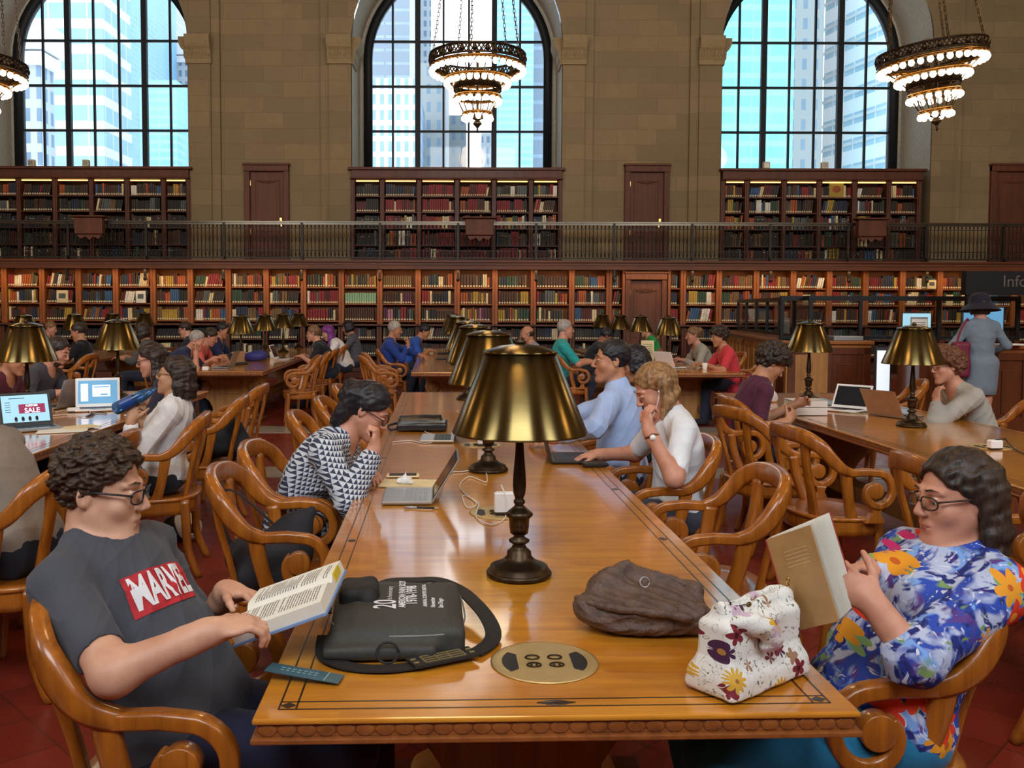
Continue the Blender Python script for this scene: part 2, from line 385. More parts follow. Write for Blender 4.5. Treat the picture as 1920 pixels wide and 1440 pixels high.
# doors on the gallery and the panelled door below it
def door(name, px0, px1, py0, z0, Y, glassy=False, mat=None):
    x0, x1, z1 = X(px0, Y), X(px1, Y), Z(py0, Y); w, h = x1-x0, z1-z0; xc = (x0+x1)/2
    mb = MB()
    mb.box((xc, Y+.03, z0+h/2), (w*.8, .06, h))
    d = struct(name, mb, mat or M['door'])
    fr = MB()
    for s in (-1, 1): fr.box((xc+s*w*.44, Y-.02, z0+h/2), (w*.12, .14, h))
    fr.box((xc, Y-.03, z1-.07), (w, .18, .14)); fr.box((xc, Y-.05, z1+.02), (w*1.05, .22, .05)); fr.build('frame', M['door'], d, bevel=.01)
    pn = MB()
    for zz, hh in ((z0+h*.2, h*.26), (z0+h*.62, h*.46)):
        for s in (-1, 1): pn.box((xc+s*w*.27, Y-.005, zz), (.03, .03, hh)); pn.box((xc, Y-.005, zz+s*hh/2), (w*.54, .03, .03))
        pn.box((xc, Y, zz), (w*.42, .02, hh*.8))
    for k in range(5): pn.ell((xc-.18+k*.09, Y-.02, z0+h*.84-.03*math.cos((k-2)*.8)), (.05, .015, .02), 8, 5)
    pn.build('panel', M['door'], d, bevel=.004)
    hd = MB(); hd.ell((xc+w*.3, Y-.06, z0+h*.42), (.03, .03, .03)); hd.box((xc+w*.3, Y-.01, z0+h*.42), (.06, .02, .2)); hd.build('handle', M['brass_bright'], d)
    hi = MB()
    for q in (.32, .82): hi.box((xc-w*.38, Y-.02, z0+h*q), (.03, .02, .12))
    hi.build('hinge', M['brass_bright'], d)
    return d
ZG = Z(489, 20.3)      # gallery floor
YP = YW+.14
door('door_1', 460, 543, 312, ZG, YP); door('door_2', 1170, 1253, 311, ZG, YP); door('door_3', 1853, 1940, 308, ZG, YP)
door('door_4', 1173, 1251, 512, .02, YL+.05)
# gallery
m = MB(); YF = 20.22
m.box((0, (YF+21.9)/2+.05, ZG-.06), (XR-XL, 21.9-YF, .12))
struct('gallery_floor', m, M['fascia'])
m = MB(); zt, zb = ZG, Z(505, YF)
m.box((0, YF, (zt+zb)/2), (XR-XL, .1, zt-zb)); m.box((0, YF-.05, zt-.02), (XR-XL, .12, .04)); m.box((0, YF-.03, zb+.02), (XR-XL, .1, .05)); m.box((0, YF-.06, zb+.1), (XR-XL, .03, .02))
struct('trim_9', m, M['fascia'])
# ---------------------------------------------------------------- gallery railing
ra = thing('gallery_railing', 'long black wrought iron railing along the front of the book gallery', 'railing', (0, 20.3, ZG))
zr = Z(417, 20.3)-ZG
mb = MB(); mb.box((0, 0, zr), (XR-XL-.2, .09, .03)); mb.box((0, 0, zr-.04), (XR-XL-.2, .04, .04)); mb.build('handrail', plain('worn_handrail', srgb(96, 88, 76), .28, .8), ra)
mb = MB(); mb.box((0, 0, .06), (XR-XL-.2, .04, .03)); mb.box((0, 0, .22), (XR-XL-.2, .02, .015)); mb.box((0, 0, zr-.14), (XR-XL-.2, .02, .015)); mb.build('bottom_rail', M['iron'], ra)
for k in range(-7, 9):
    x = X(859+146.3*k, 20.3)
    if not XL+.2 < x < XR-.2: continue
    mb = MB(); mb.box((x, 0, zr/2), (.055, .055, zr)); mb.box((x, -.09, -.16), (.05, .06, .5)); mb.ell((x, -.1, -.42), (.04, .05, .05)); mb.build('post', M['iron'], ra)
bal = MB(); bal.cyl((0, 0, .06), (0, 0, zr-.03), .009, n=6); bal.ell((0, 0, .45), (.02, .02, .07), 6, 5); bal.ell((0, 0, .14), (.022, .01, .06), 6, 4); bal.ell((0, 0, zr-.09), (.022, .01, .035), 6, 4)
rest = MB(); b0 = None; xs = []
x = XL+.3
while x < XR-.3: xs.append(x); x += .0873
order = sorted(xs, key=lambda v: abs(v-.3))
for x in order[:99]:
    if b0 is None: b0 = bal.build('baluster', M['iron'], ra, (x, 0, 0)); continue
    c = b0.copy(); COL.objects.link(c); c.parent = ra; c.location = (x, 0, 0)
for x in order[99:]: rest.add(bal.v, bal.f, 0, Matrix.Translation((x, 0, 0)), True)
tag(rest.build('balusters', M['iron'], ra), kind='stuff')
for k, (px, lb) in enumerate(((177, 'dark wooden reading stand on the gallery rail below the window of the glass office tower'),
                          (899, 'dark wooden reading stand on the gallery rail below the middle window'), (1624, 'dark wooden reading stand on the gallery rail below the window of turquoise glass'))):
    t = thing('reading_stand', lb, 'reading stand', (X(px, 20.3), 20.3, ZG), 0, 'reading stands on the gallery rail')
    mb = MB(); mb.box((0, -.25, zr+.075), (.76, .34, .035), Matrix.Translation((0, 0, 0))); mb.build('top', M['door'], t, bevel=.008)
    mb = MB(); mb.box((0, -.25, zr-.13), (.62, .2, .36)); mb.build('box', M['door'], t, bevel=.02)
    mb = MB(); mb.prism([(-.28, 0), (-.2, -.1), (-.08, -.05), (0, -.13), (.08, -.05), (.2, -.1), (.28, 0)], .06, Matrix.Translation((0, -.25, zr-.31))); mb.build('apron', M['door'], t)
# ---------------------------------------------------------------- books
BC = dict(k='2b2724', b='5c3a24', t='8a6a3e', r='a5282c', g='3a5a40', G='86b08c', o='c8642a', y='d8b040', c='dccb9c', p='6a3450', n='2c3854', u='3f6f9f', m='6c2a2c', w='e4dfd0', s='6c7472', P='cf8aa0', e='40382c', d='4a4a3a')
BN = dict(k='black', b='brown', t='tan', r='red', g='dark green', G='pale green', o='orange', y='yellow', c='cream', p='purple', n='navy', u='blue', m='maroon', w='white', s='grey', P='pink', e='umber', d='olive')
BK = {k: plain('cloth_'+BN[k].replace(' ', '_'), tuple(c*(1 if k in 'cwG' else .62) for c in srgb(v)[:3])+(1,), .6, var=.2, vs=9) for k, v in BC.items()}
BKL = list(BC); BKM = [BK[k] for k in BKL]+[M['cream']]
books = MB()       # the mass of small books
n_ind = [0]; ORD = 'first second third fourth fifth sixth seventh eighth ninth tenth eleventh twelfth thirteenth fourteenth fifteenth sixteenth seventeenth eighteenth nineteenth twentieth'.split()
ORD += ['twenty-'+o for o in ORD[:9]]
def bookrow(x0, x1, yf, z, hmax, spec=None, where=None, label=True, seed=0, mood='mix', sets=()):
    """one shelf of books; spec = a letter per book; where -> individual objects"""
    r = random.Random(seed); x = x0+.01; i = 0
    moods = dict(mix='kkebbdgnrmtcowsyueebk', dark='kkkeekkbbdkknmgsktc', bright='robtcygwkmeonbtru', red='rrrmmrkorbrc', dim='kkkkeekkbkdknkmks')
    if spec is None:
        s = ''
        while len(s) < 24:
            c = r.choice(moods[mood]); s += c*r.choice((1, 1, 1, 2, 3, 4))
        spec = s
    lean = r.choice((0, 0, 0, .12, .2)); hh = hmax*r.uniform(.72, .9); pc = None
    wbase = (x1-x0)/max(14, min(len(spec), 20)) if where else .045
    start = None
    for c in spec:
        if c != pc: wd = wbase*r.uniform(.75, 1.2); hh = hmax*r.uniform(.68, .92); pc = c
        if c == '.': x += .03; continue
        w = wd*r.uniform(.93, 1.07) if where is None else wd
        h = hh*r.uniform(.985, 1.015)
        if x+w+(h*lean+.006 if lean else 0) > x1: break
        d0 = 0; d = r.uniform(.17, .2)
        a = lean if (i > 6 or lean > .15) else lean*.3
        T = Matrix.Translation((x+.003, yf+r.uniform(0, .015), z+.002+(w*math.sin(a) if not where else 0))) @ Matrix.Rotation(a if not where else 0, 4, 'Y')
        if where and n_ind[0] < 285:
            n_ind[0] += 1
            mb = MB(); mb.box((w/2, d/2, h/2), (w*.96, d, h), ch=.004)
            b = mb.build('book', BK[c], None, (T.translation.x, T.translation.y, T.translation.z))
            gname = where[1]
            if any(i in rg for rg, _ in sets):
                lb = next(l for rg, l in sets if i in rg); tag(b, lb, 'book', lb+' set')
            else: tag(b, '%s book, %s on the %s' % (BN[c].replace('dark ', '').replace('pale ', ''), ORD[i], where[0]), 'book', gname)
            sp = MB(); sp.box((w/2, -.002, .03), (w*.7, .004, .035)); sp.build('spine_label', M['cream'], b)
        else:
            books.box((w/2, d/2, h/2), (w*.95, d, h), T, BKL.index(c))
            if label: books.box((w/2, -.002, .03), (w*.7, .004, .035), T, len(BKL))
            elif r.random() < .5: books.box((w/2, -.002, h*.72), (w*.8, .003, .012), T, len(BKL) if r.random() < .4 else BKL.index('t'))
        x += w+(.004 if not lean else .006); i += 1
# upper bookcases, one per window bay
UD = [(-37, 37, 105, 173, 240, 308, 355), (662, 717, 786, 857, 926, 995, 1050), (1354, 1399, 1468, 1534, 1600, 1664, 1721)]
lamp_strip = emis('shelf_lamp', srgb(255, 196, 120), 2.2)
UL = ['window of the glass office tower', 'middle window', 'window of turquoise glass']
YU = YW+.02
for i, dv in enumerate(UD):
    t = thing('gallery_bookcase', 'tall dark wooden gallery bookcase full of books beneath the %s' % UL[i], 'bookcase', (bays[i][0], YU, ZG), 0, 'bookcases on the gallery')
    ox = bays[i][0]; xs = [X(p, YU)-ox for p in dv]; ztop = Z(316, YU)-ZG; zc = Z(338, YU)-ZG
    w = xs[-1]-xs[0]; xm = (xs[0]+xs[-1])/2
    mb = MB(); mb.box((xm, .12, (zc+ztop)/2), (w+.06, .5, ztop-zc)); mb.box((xm, .08, ztop-.03), (w+.2, .56, .06)); mb.box((xm, .1, zc+.03), (w+.1, .54, .04)); mb.build('cornice', M['shelf_dark'], t, bevel=.012)
    mb = MB(); mb.box((xm, .47, zc/2), (w, .04, zc)); mb.build('back_panel', M['shelf_dark'], t)
    for x in xs: mb = MB(); mb.box((x, .2, zc/2), (.1, .5, zc)); mb.box((x, -.06, zc/2), (.05, .03, zc)); mb.build('upright', M['shelf_dark'], t, bevel=.006)
    zs = [.06]+[Z(q, YU)-ZG for q in (486, 460, 428, 397.5, 368)]
    for z in zs[1:] if zs[1]-zs[0] < .15 else zs: mb = MB(); mb.box((xm, .2, z-.015), (w-.02, .44, .03)); mb.build('shelf', M['shelf_dark'], t, bevel=.004)
    for a, b in zip(xs, xs[1:]):
        mb = MB(); mb.box(((a+b)/2, -.02, zc-.03), (b-a-.16, .03, .025)); mb.build('lamp_strip', lamp_strip, t)
    zz = zs[1:] if zs[1]-zs[0] < .15 else zs
    for ci, (a, b) in enumerate(zip(xs, xs[1:])):
        for ri, z in enumerate(zz):
            top = zz[ri+1] if ri+1 < len(zz) else zc-.04
            mood = ['dark', 'dark', 'mix', 'bright'][min(3, ri)] if i == 0 else (['red', 'mix', 'bright'][min(2, ri % 3)] if i == 1 else 'mix')
            if i == 1 and ci in (2, 3): mood = 'red'
            if i == 0: mood = 'dark' if ri < 4 else 'mix'
            if i == 1 and ci == 0: mood = 'dim'
            bookrow(a+ox+.06, b+ox-.06, YU+.03, z+ZG, (top-z)*.93, seed=i*100+ci*10+ri, mood=mood, label=ri > 2)
# lower bookcases under the gallery
LD = [-62, 8, 79, 147, 217, 287, 357, 428, 499, 569, 640, 712, 784, 857, 928, 1000, 1072, 1142, 1172], [1252, 1281, 1348, 1418, 1487, 1555, 1623, 1692, 1762, 1832, 1902, 1972]
ZB = Z(608, YL); ZT = Z(506, YL); SH = [ZB+.02, Z(599, YL), Z(568, YL), Z(537, YL)]
ZR = [Z(602, YL), Z(570, YL), Z(539, YL)]
UN = {9: 'the crimson set bookcase', 10: 'the pale green set bookcase', 11: 'first bookcase right of pale green set', 12: 'second bookcase right of pale green set',
      13: 'third bookcase right of pale green set', 14: 'fourth bookcase right of pale green set', 15: 'fifth bookcase right of pale green set'}
SPEC = {9: ['rrrrrrrrkkcsteob', 'wrrrsrrmmmrrrr', 'eebkgkocoottyk'], 10: ['b'*17, 'GGGGGGGGGGGGGbbb', 'rteydtkedetotyk'], 11: ['ppPPkksrrksggwr', 'bbbbbbbbbkcppppppp', 't'*15],
        12: ['keckkkbbbbbbb', 'rrrckkkknncoks', 'bttnngnccbboo'], 13: ['yctyotypPppb', 'ooobtyytytcyuo', 'bbbbbteeccoob'], 14: ['yyykbotyggggg', 'mbbbbbbtkyyyy', 'dnngggsdbbttd'], 15: ['gcetkcedddt', 'rkkssssybroot', 'beebbbbbbbbt']}
SETS = {(9, 0): [(range(0, 8), 'crimson volume of the matching set on the lower shelf left of the pale green set')], (9, 1): [(range(9, 14), 'red volume of the run of five just left of the pale green set')],
        (10, 0): [(range(0, 17), 'brown volume of the long matching set on the shelf under the pale green set')], (10, 1): [(range(0, 13), 'pale green volume of the long matching set under the gallery')],
        (11, 2): [(range(0, 15), 'tan volume of the matching top shelf set, diagonally above the pale green set')], (11, 1): [(range(0, 9), 'brown volume of the matching set just right of the pale green set'), (range(11, 18), 'purple volume of the matching set on the middle shelf right of the pale green set')]}
RW = ['lowest', 'middle', 'top']
ui = 0
for grp in LD:
    for a, b in zip(grp, grp[1:]):
        x0, x1 = X(a, YL, 560), X(b, YL, 560); w = x1-x0; u = ui; ui += 1
        nm = UN.get(u) or ('bookcase under the gallery, %s leftward from the crimson sets' % ORD[8-u] if u < 9 else 'bookcase under the gallery, %s rightward from the pale green set' % ORD[u-11])
        t = thing('bookcase', ('brown wooden bookcase under the gallery, '+nm) if u in UN else 'brown wooden '+nm, 'bookcase', ((x0+x1)/2, YL, 0), 0, 'bookcases under the gallery')
        mb = MB(); mb.box((0, .36, (ZB+ZT)/2), (w-.01, .04, ZT-ZB)); mb.build('back_panel', M['shelf'], t)
        for s in (-1, 1): mb = MB(); mb.box((s*(w/2-.032), .17, (ZB+ZT)/2), (.06, .36, ZT-ZB)); mb.build('side', M['shelf'], t, bevel=.005)
        for z in ZR: mb = MB(); mb.box((0, .19, z-.014), (w-.13, .3, .028)); mb.build('shelf', M['shelf'], t, bevel=.004)
        mb = MB(); mb.box((0, .05, ZB-.02), (w-.004, .62, .04)); mb.build('counter', M['shelf_dark'], t, bevel=.006)
        mb = MB(); mb.box((0, .36, ZB/2-.02), (w-.01, .03, ZB-.06)); mb.box((0, .1, .06), (w-.01, .5, .12)); mb.box((0, .12, .5), (w-.13, .44, .03)); mb.box((0, .12, .86), (w-.13, .44, .03))
        for s in (-1, 1): mb.box((s*(w/2-.03), .1, ZB/2-.02), (.055, .5, ZB-.06))
        mb.build('base_cabinet', M['shelf_dark'], t, bevel=.005)
        for ri, z in enumerate(ZR):
            hm = .335
            if u in SPEC:
                spec = SPEC[u][ri]
                bookrow(x0+.065, x1-.065, YL+.03, z, hm, spec, ('%s shelf, %s' % (RW[ri], UN[u]), 'books on the %s shelf, %s' % (RW[ri], UN[u])), seed=u*3+ri, sets=SETS.get((u, ri), ()))
            else: bookrow(x0+.065, x1-.065, YL+.03, z, hm, seed=500+u*5+ri, mood=['bright', 'mix', 'bright'][ri] if u < 18 else 'bright')
        for z in (.515, .875): bookrow(x0+.065, x1-.065, YL-.08, z, .3, seed=900+u*5+int(z*10), mood='dark')
tag(books.build('books', BKM), 'rows of small mixed books filling the remaining shelves', 'books', None, 'stuff')
# face-out books
for px, py, Y, z, w, h, c, lb in ((1568, 356, YU, Z(368, YU), .33, .37, 'y', 'yellow book facing out on the top gallery shelf beneath the turquoise window'), (117, 550, YL, ZR[1], .26, .28, 'c', 'cream book facing out in a bookcase under the gallery, seventh leftward from crimson sets'),
                              (264, 550, YL, ZR[1], .22, .27, 'w', 'white book facing out on the middle shelf, fifth bookcase leftward from the crimson sets'), (1747, 524, YL, ZR[2], .2, .2, 'c', 'small cream card facing out on the top shelf beyond the glass desk screens')):
    mb = MB(); mb.box((0, 0, h/2), (w, .03, h), ch=.004); o = tag(mb.build('book', BK[c], None, (X(px, Y, py), Y+.0, z)), lb, 'book')
    q = MB(); q.ell((0, -.016, h*.5), (w*.3, .003, h*.22)) if c == 'y' else q.box((0, -.016, h*.55), (w*.6, .003, h*.4)); q.build('cover_picture', BK['o'] if c == 'y' else BK['s'], o)
for px, Y, lb in ((60, YU, 'left beige box on the cornice at the glass office tower window'), (162, YU, 'right beige box on the cornice at the glass office tower window'), (1436, YU, 'small beige box on the cornice beneath the turquoise glass tower'), (1545, YU, 'small beige box on the cornice beneath the white banded tower')):
    mb = MB(); mb.box((0, 0, .09), (.15, .12, .18), ch=.012); o = tag(mb.build('box', M['cream'], None, (X(px, Y), Y+.05, Z(316, YU))), lb, 'box')
    q = MB(); q.box((0, -.062, .1), (.1, .004, .1)); q.build('front_panel', M['silver'], o)
# ---------------------------------------------------------------- buildings across the street
def facade(name, wall, gl, w, h, fx, fz, rough=.15, bands=False):
    t = NT(name); v = t.vec(); x, y, z = t.sep(v)[:3]
    u = t.math('FRACT', t.math('MULTIPLY', t.math('ADD', x, y), 1/w)); q = t.math('FRACT', t.math('MULTIPLY', z, 1/h))
    a = t.math('MULTIPLY', t.math('GREATER_THAN', u, 1-fx), t.math('GREATER_THAN', q, 1-fz))
    cell = t.noise(v, .35, 3); g = t.mix(t.math('MULTIPLY', cell, .8), gl, tuple(min(1, c*1.9+.1) for c in gl[:3])+(1,))
    wl = t.mix(t.noise(v, .1), tuple(c*.9 for c in wall[:3])+(1,), wall)
    t.set(t.mix(a, wl, g), t.mix(a, (.8,)*3+(1,), (rough,)*3+(1,)) if False else .5); return t.m
def building(px0, px1, py0, Y, D, mat, label, rz=0, cornice=None, slabs=0):
    x0, x1 = atY(px0, 200, Y).x, atY(px1, 200, Y).x; zt = atY((px0+px1)/2, py0, Y).z; w = x1-x0
    t = thing('exterior_building', label, 'building', ((x0+x1)/2, Y, -12), rz, 'buildings outside the windows')
    mb = MB(); mb.box((0, D/2, (zt+12)/2), (w, D, zt+12)); mb.build('facade', mat, t)
    if cornice:
        mb = MB(); mb.box((0, D/2, zt+12), (w+1, D+1, 1.2)); mb.box((0, D/2, zt+11), (w+.5, D+.5, .6)); mb.build('cornice', cornice, t)
    if slabs:
        mb = MB(); z = 6
        while z < zt+12: mb.box((0, D/2, z), (w+.4, D+.4, .7)); z += slabs
        mb.build('floor_edges', M['bstone'], t)
    return t
M['bstone'] = plain('pale_building_stone', srgb(214, 218, 222), .8, vs=.2)
M['bgrey'] = plain('building_grey', srgb(150, 172, 190), .8, vs=.1)
fA = facade('ribbon_glass', srgb(206, 214, 220), srgb(104, 146, 176), 1.3, 1.7, .93, .62)
fB = facade('punched_windows', srgb(160, 172, 180), srgb(70, 96, 120), .62, 1.05, .5, .6)
fC = facade('striped_tower', srgb(196, 204, 212), srgb(96, 130, 160), .5, .95, .5, .66)
fD = facade('blue_curtain_wall', srgb(140, 184, 208), srgb(92, 148, 184), 1.0, .45, .93, .6)
fE = facade('turquoise_curtain_wall', srgb(124, 200, 212), srgb(72, 160, 188), .95, .95, .93, .66)
fF = facade('white_ribbon', srgb(246, 248, 250), srgb(150, 174, 192), 1.1, 1.65, .9, .45)
fG = facade('concrete_tower', srgb(138, 154, 170), srgb(124, 142, 160), 9.0, 1.2, .98, .2)
fH = facade('tan_tower', srgb(150, 158, 160), srgb(84, 108, 126), .75, 1.3, .4, .55)
for a in ((-60, 76, 70, 44, 1.5, fB, 'pale stone building with punched windows beside the glass tower of white bands', 0, M['bstone']), (62, 195, -300, 62, 5, fA, 'glass office tower with broad white floor bands in the window', 0, None),
          (196, 246, -300, 77, 12, fD, 'pale blue glass tower flank behind the white banded office tower', 0, None), (246, 296, -300, 104, 12, fG, 'slender pale concrete slab tower far behind the blue glass block', 0, None), (288, 372, 92, 90, 12, fB, 'cream stone tower with a heavy cornice beside the slender slab', 0, M['bstone']), (262, 331, 150, 50, 10, fD, 'low blue glass block in front of the cream stone tower', 0, None),
          (672, 768, -300, 84, 12, fG, 'plain grey concrete tower seen through the middle window', 0, None), (660, 780, 146, 56, 10, fC, 'lower white building with striped vertical windows in the middle window', 0, None), (770, 808, -300, 98, 10, fB, 'narrow white tower rising behind the tan tower, middle window', 0, None), (779, 836, 118, 67, 10, fH, 'tan tower with small dark windows beside the chandelier', 0, None),
          (834, 874, 216, 78, 8, fH, 'lower tan annex of the tower under the chandelier', 0, None), (931, 1000, -300, 58, 14, fD, 'blue glass tower filling the right of the middle window', 0, None), (1000, 1060, -300, 62, 14, fG, 'smooth pale tower flank at the edge of the middle window', 0, None), (903, 934, 250, 90, 10, fB, 'distant low building at the foot of the blue tower', 0, None),
          (1330, 1487, -300, 52, 14, fE, 'turquoise glass tower filling the window over the information desk', 0, None), (1480, 1542, -300, 60, 12, fH, 'pale stone tower with columns of dark windows between the turquoise and banded towers', 0, None)):
    building(*a)
t = thing('exterior_building', 'white tower with slanting ribbon window bands', 'building', (26+5*math.cos(R(13)), 55+5*math.sin(R(13)), -12), R(13), 'buildings outside the windows')
mb = MB(); mb.box((0, 4.2, 30), (10, 8.4, 60)); mb.build('facade', fF, t); mb = MB()
for k in range(34): mb.box((0, 4.2, 3+1.65*k), (10.16, 8.56, .2))
mb.build('floor_edges', M['bstone'], t)
# ---------------------------------------------------------------- tables
AX = R(2.0)                      # the tables run a little askew to the wall
TN = [0]
def tx(Y, col=0):                # centre line of a table column at depth Y
    return .24-.035*Y+{0: 0, -1: -3.1, 1: 3.03, -2: -6.2}[col]
TW, TL, TT = 1.22, 7.0, .05
def gadroon(n, L, r=.013):
    mb = MB()
    for k in range(n):
        x = -L/2+L*(k+.5)/n
        mb.ell((x, 0, 0), (L/n*.52, .0028, r), 10, 6)
    return mb
def table(col, Y0, label, plates, detail=True):
    yc = Y0+TL/2
    t = thing('reading_table', label, 'table', (tx(yc, col), yc, -.0025), AX, 'long oak reading tables')
    mb = MB(); mb.box((0, 0, TZ-.006), (TW, TL, .012)); mb.build('tabletop', M['tabletop'], t, bevel=.004)
    mb = MB(); mb.box((0, 0, TZ-.026), (TW-.016, TL-.016, .028)); mb.box((0, 0, TZ-.045), (TW+.006, TL+.006, .012)); mb.box((0, 0, TZ-.057), (TW-.05, TL-.05, .014)); mb.build('apron', M['oak_edge'], t, bevel=.003)
    car = MB()
    g = gadroon(31, TW-.02)
    for s in (-1, 1): car.add(g.v, g.f, 0, Matrix.Translation((0, s*(TL/2-.008), TZ-.026)), True)
    g = gadroon(174 if detail else 60, TL-.02)
    for s in (-1, 1): car.add(g.v, g.f, 0, Matrix.Translation((s*(TW/2-.008), 0, TZ-.026)) @ Matrix.Rotation(R(90), 4, 'Z'), True)
    car.build('carved_border', M['oak_edge'], t)
    inl = MB(); z = TZ+.0003
    for d in (.045, .08):
        for s in (-1, 1):
            inl.box((s*(TW/2-d), 0, z), (.004, TL-2*d, .0012)); inl.box((0, s*(TL/2-d), z), (TW-2*d, .004, .0012))
    for sx in (-1, 1):
        for sy in (-1, 1):
            cx, cy = sx*(TW/2-.0625), sy*(TL/2-.0625)
            inl.add([(cx-.016, cy, z+.0008), (cx, cy-.014, z+.0008), (cx+.016, cy, z+.0008), (cx, cy+.014, z+.0008)], [(0, 1, 2, 3)])
            for dx, dy, q in ((.0175*sx*-1, 0, 0),):
                inl.box((sx*(TW/2-.08), sy*(TL/2-.0625), z), (.004, .035, .0012)); inl.box((sx*(TW/2-.0625), sy*(TL/2-.08), z), (.035, .004, .0012))
        k = 0
        for y in (1.38, 2.26, 3.14, 4.02, 4.9, 5.78):
            inl.ell((sx*(TW/2-.0625), -TL/2+y, TZ+.0002), (.014, .022, .0012), 14, 4)
    for sy in (-1, 1): inl.ell((0, sy*(TL/2-.0625), TZ+.0002), (.03, .013, .0012), 14, 4); inl.ell((0, sy*(TL/2-.0625), TZ+.0002), (.042, .008, .0011), 14, 4)
    inl.build('inlay', M['inlay'], t)
    for y in (-2.5, 2.5):
        half = [(.44, .70), (.45, .64), (.43, .58), (.45, .5), (.42, .43), (.35, .36), (.28, .3), (.24, .24), (.23, .18), (.26, .13), (.32, .1), (.34, .06)]
        poly = [(-x, z) for x, z in half][::-1]+half
        mb = MB(); mb.prism(poly, .36, Matrix.Translation((0, y, 0))); 
        p = mb.build('pedestal', M['oak_pale'], t, bevel=.012)
        for s in (-1, 1):
            for dy in (-.185, .185):
                c2 = MB(); c2.lathe([(.075, -.012), (.08, 0), (.06, .014), (.045, .008), (.03, .018)], 16, frame((s*.32, y+dy*1.0, .5), z=(0, 1 if dy > 0 else -1, 0), x=(1, 0, 0))); c2.build('carving', M['oak_pale'], p)
        for dy in (-.18, .18): c2 = MB(); c2.box((0, y+dy, .5), (.3, .03, .2)); c2.build('carving', M['oak_pale'], p, bevel=.004)
        mb = MB(); mb.box((0, y, .03), (.86, .46, .06)); mb.build('plinth', M['shelf_dark'], t, bevel=.01)
    mb = MB(); mb.box((0, 0, .16), (.14, 4.7, .1)); mb.box((0, 0, .69), (.5, 6.4, .03)); mb.build('stretcher', M['oak_pale'], t)
    for py in plates:
        mb = MB(); mb.lathe([(.122, 0), (.124, .002), (.116, .0035), (.112, .002), (.11, .0022)], 40, Matrix.Translation((0, py-yc, TZ)))
        p = mb.build('outlet_plate', M['plate'], t)
        mb = MB()
        for s in (-1, 1):
            n = 10; a0 = R(35)
            pts = [(s*.098*math.cos(a), .098*math.sin(a)) for a in [-a0+2*a0*i/n for i in range(n+1)]]; pts = pts+[(s*.062, .042), (s*.062, -.042)]
            if s < 0: pts = pts[::-1]
            mb = MB(); mb.add([(x, py-yc+y, TZ+.0032) for x, y in pts], [list(range(len(pts)))]); mb.build('slot', M['black'], p)
        mb = MB()
        for i in (-1, 1):
            for j in (-1, 1):
                mb.tube([(i*.026+.016*math.cos(2*PI*k/12), py-yc+j*.022+.012*math.sin(2*PI*k/12), TZ+.0035) for k in range(13)], .0022, 5)
                if j < 0: mb.box((i*.026-.006, py-yc+j*.022, TZ+.003), (.005, .01, .0012)); mb.box((i*.026+.006, py-yc+j*.022, TZ+.003), (.005, .01, .0012))
        mb.build('socket', M['bronze'], p)
    return t
M['plate'] = plain('brass_outlet_plate', srgb(206, 178, 122), .42, .6, var=.1)
PLA = (2.04, 3.56, 5.34, 7.1)
T0 = 1.765
table(0, T0, 'long oak table in front holding the big brass lamp, backpack and flowered handbag', PLA)
table(-1, T0, 'long oak table with the blue bottle drinker and open laptops along it', PLA)
table(1, T0, 'long oak table with two thick white books and the curly haired readers', PLA)
table(0, 11.45, 'far oak table beyond the front table, beside the man in a blue jacket', (12.2, 14.6, 16.6), False)
table(-1, 11.45, 'far oak table with the grey haired man in navy at its corner', (12.2, 14.6, 16.6), False)
table(1, 11.45, 'far oak table beside the wooden information desk, with a person in red', (12.2, 14.6, 16.6), False)
table(-2, 11.45, 'far oak table behind the bearded man, seen past the brass lamps', (12.2, 14.6, 16.6), False)
# ---------------------------------------------------------------- desk lamps
def lamp_proto():
    t = thing('desk_lamp', 'x', 'lamp', (0, 0, 0), 0, 'brass reading lamps')
    prof = [(.098, 0), (.1, .008), (.096, .014), (.09, .018), (.087, .028), (.072, .034), (.052, .044), (.038, .058), (.036, .073), (.024, .083), (.018, .094), (.03, .101), (.032, .107), (.018, .115),
            (.016, .121), (.027, .128), (.03, .15), (.031, .173), (.04, .181), (.042, .187), (.034, .195), (.022, .205), (.012, .213), (.0175, .221), (.0175, .227), (.012, .233), (.0185, .25), (.0205, .275), (.019, .31), (.0145, .36), (.011, .42), (.01, .5), (.01, .66)]
    mb = MB(); mb.lathe(prof[:16], 32); mb.build('base', M['bronze'], t)
    mb = MB(); mb.lathe(prof[15:], 24); mb.build('stem', M['bronze'], t)
    mb = MB(); mb.lathe([(.1995, .438), (.106, .672), (.107, .6735), (.1085, .6735), (.2025, .440), (.2045, .436), (.2035, .4335), (.1995, .4345), (.1995, .438)], 64, cap=False); mb.build('lamp_shade', M['brass'], t)
    mb = MB(); mb.lathe([(.1085, .6735), (.113, .674), (.1135, .678), (.11, .681), (.06, .697), (.022, .701), (.0, .7015)], 48, cap=False); mb.build('shade_cap', M['brass'], t)
    mb = MB(); mb.lathe([(.006, .70), (.016, .703), (.018, .709), (.01, .713), (.013, .717), (.006, .722), (0, .722)], 16, cap=False); mb.build('finial', M['bronze'], t)
    return t
lp = None
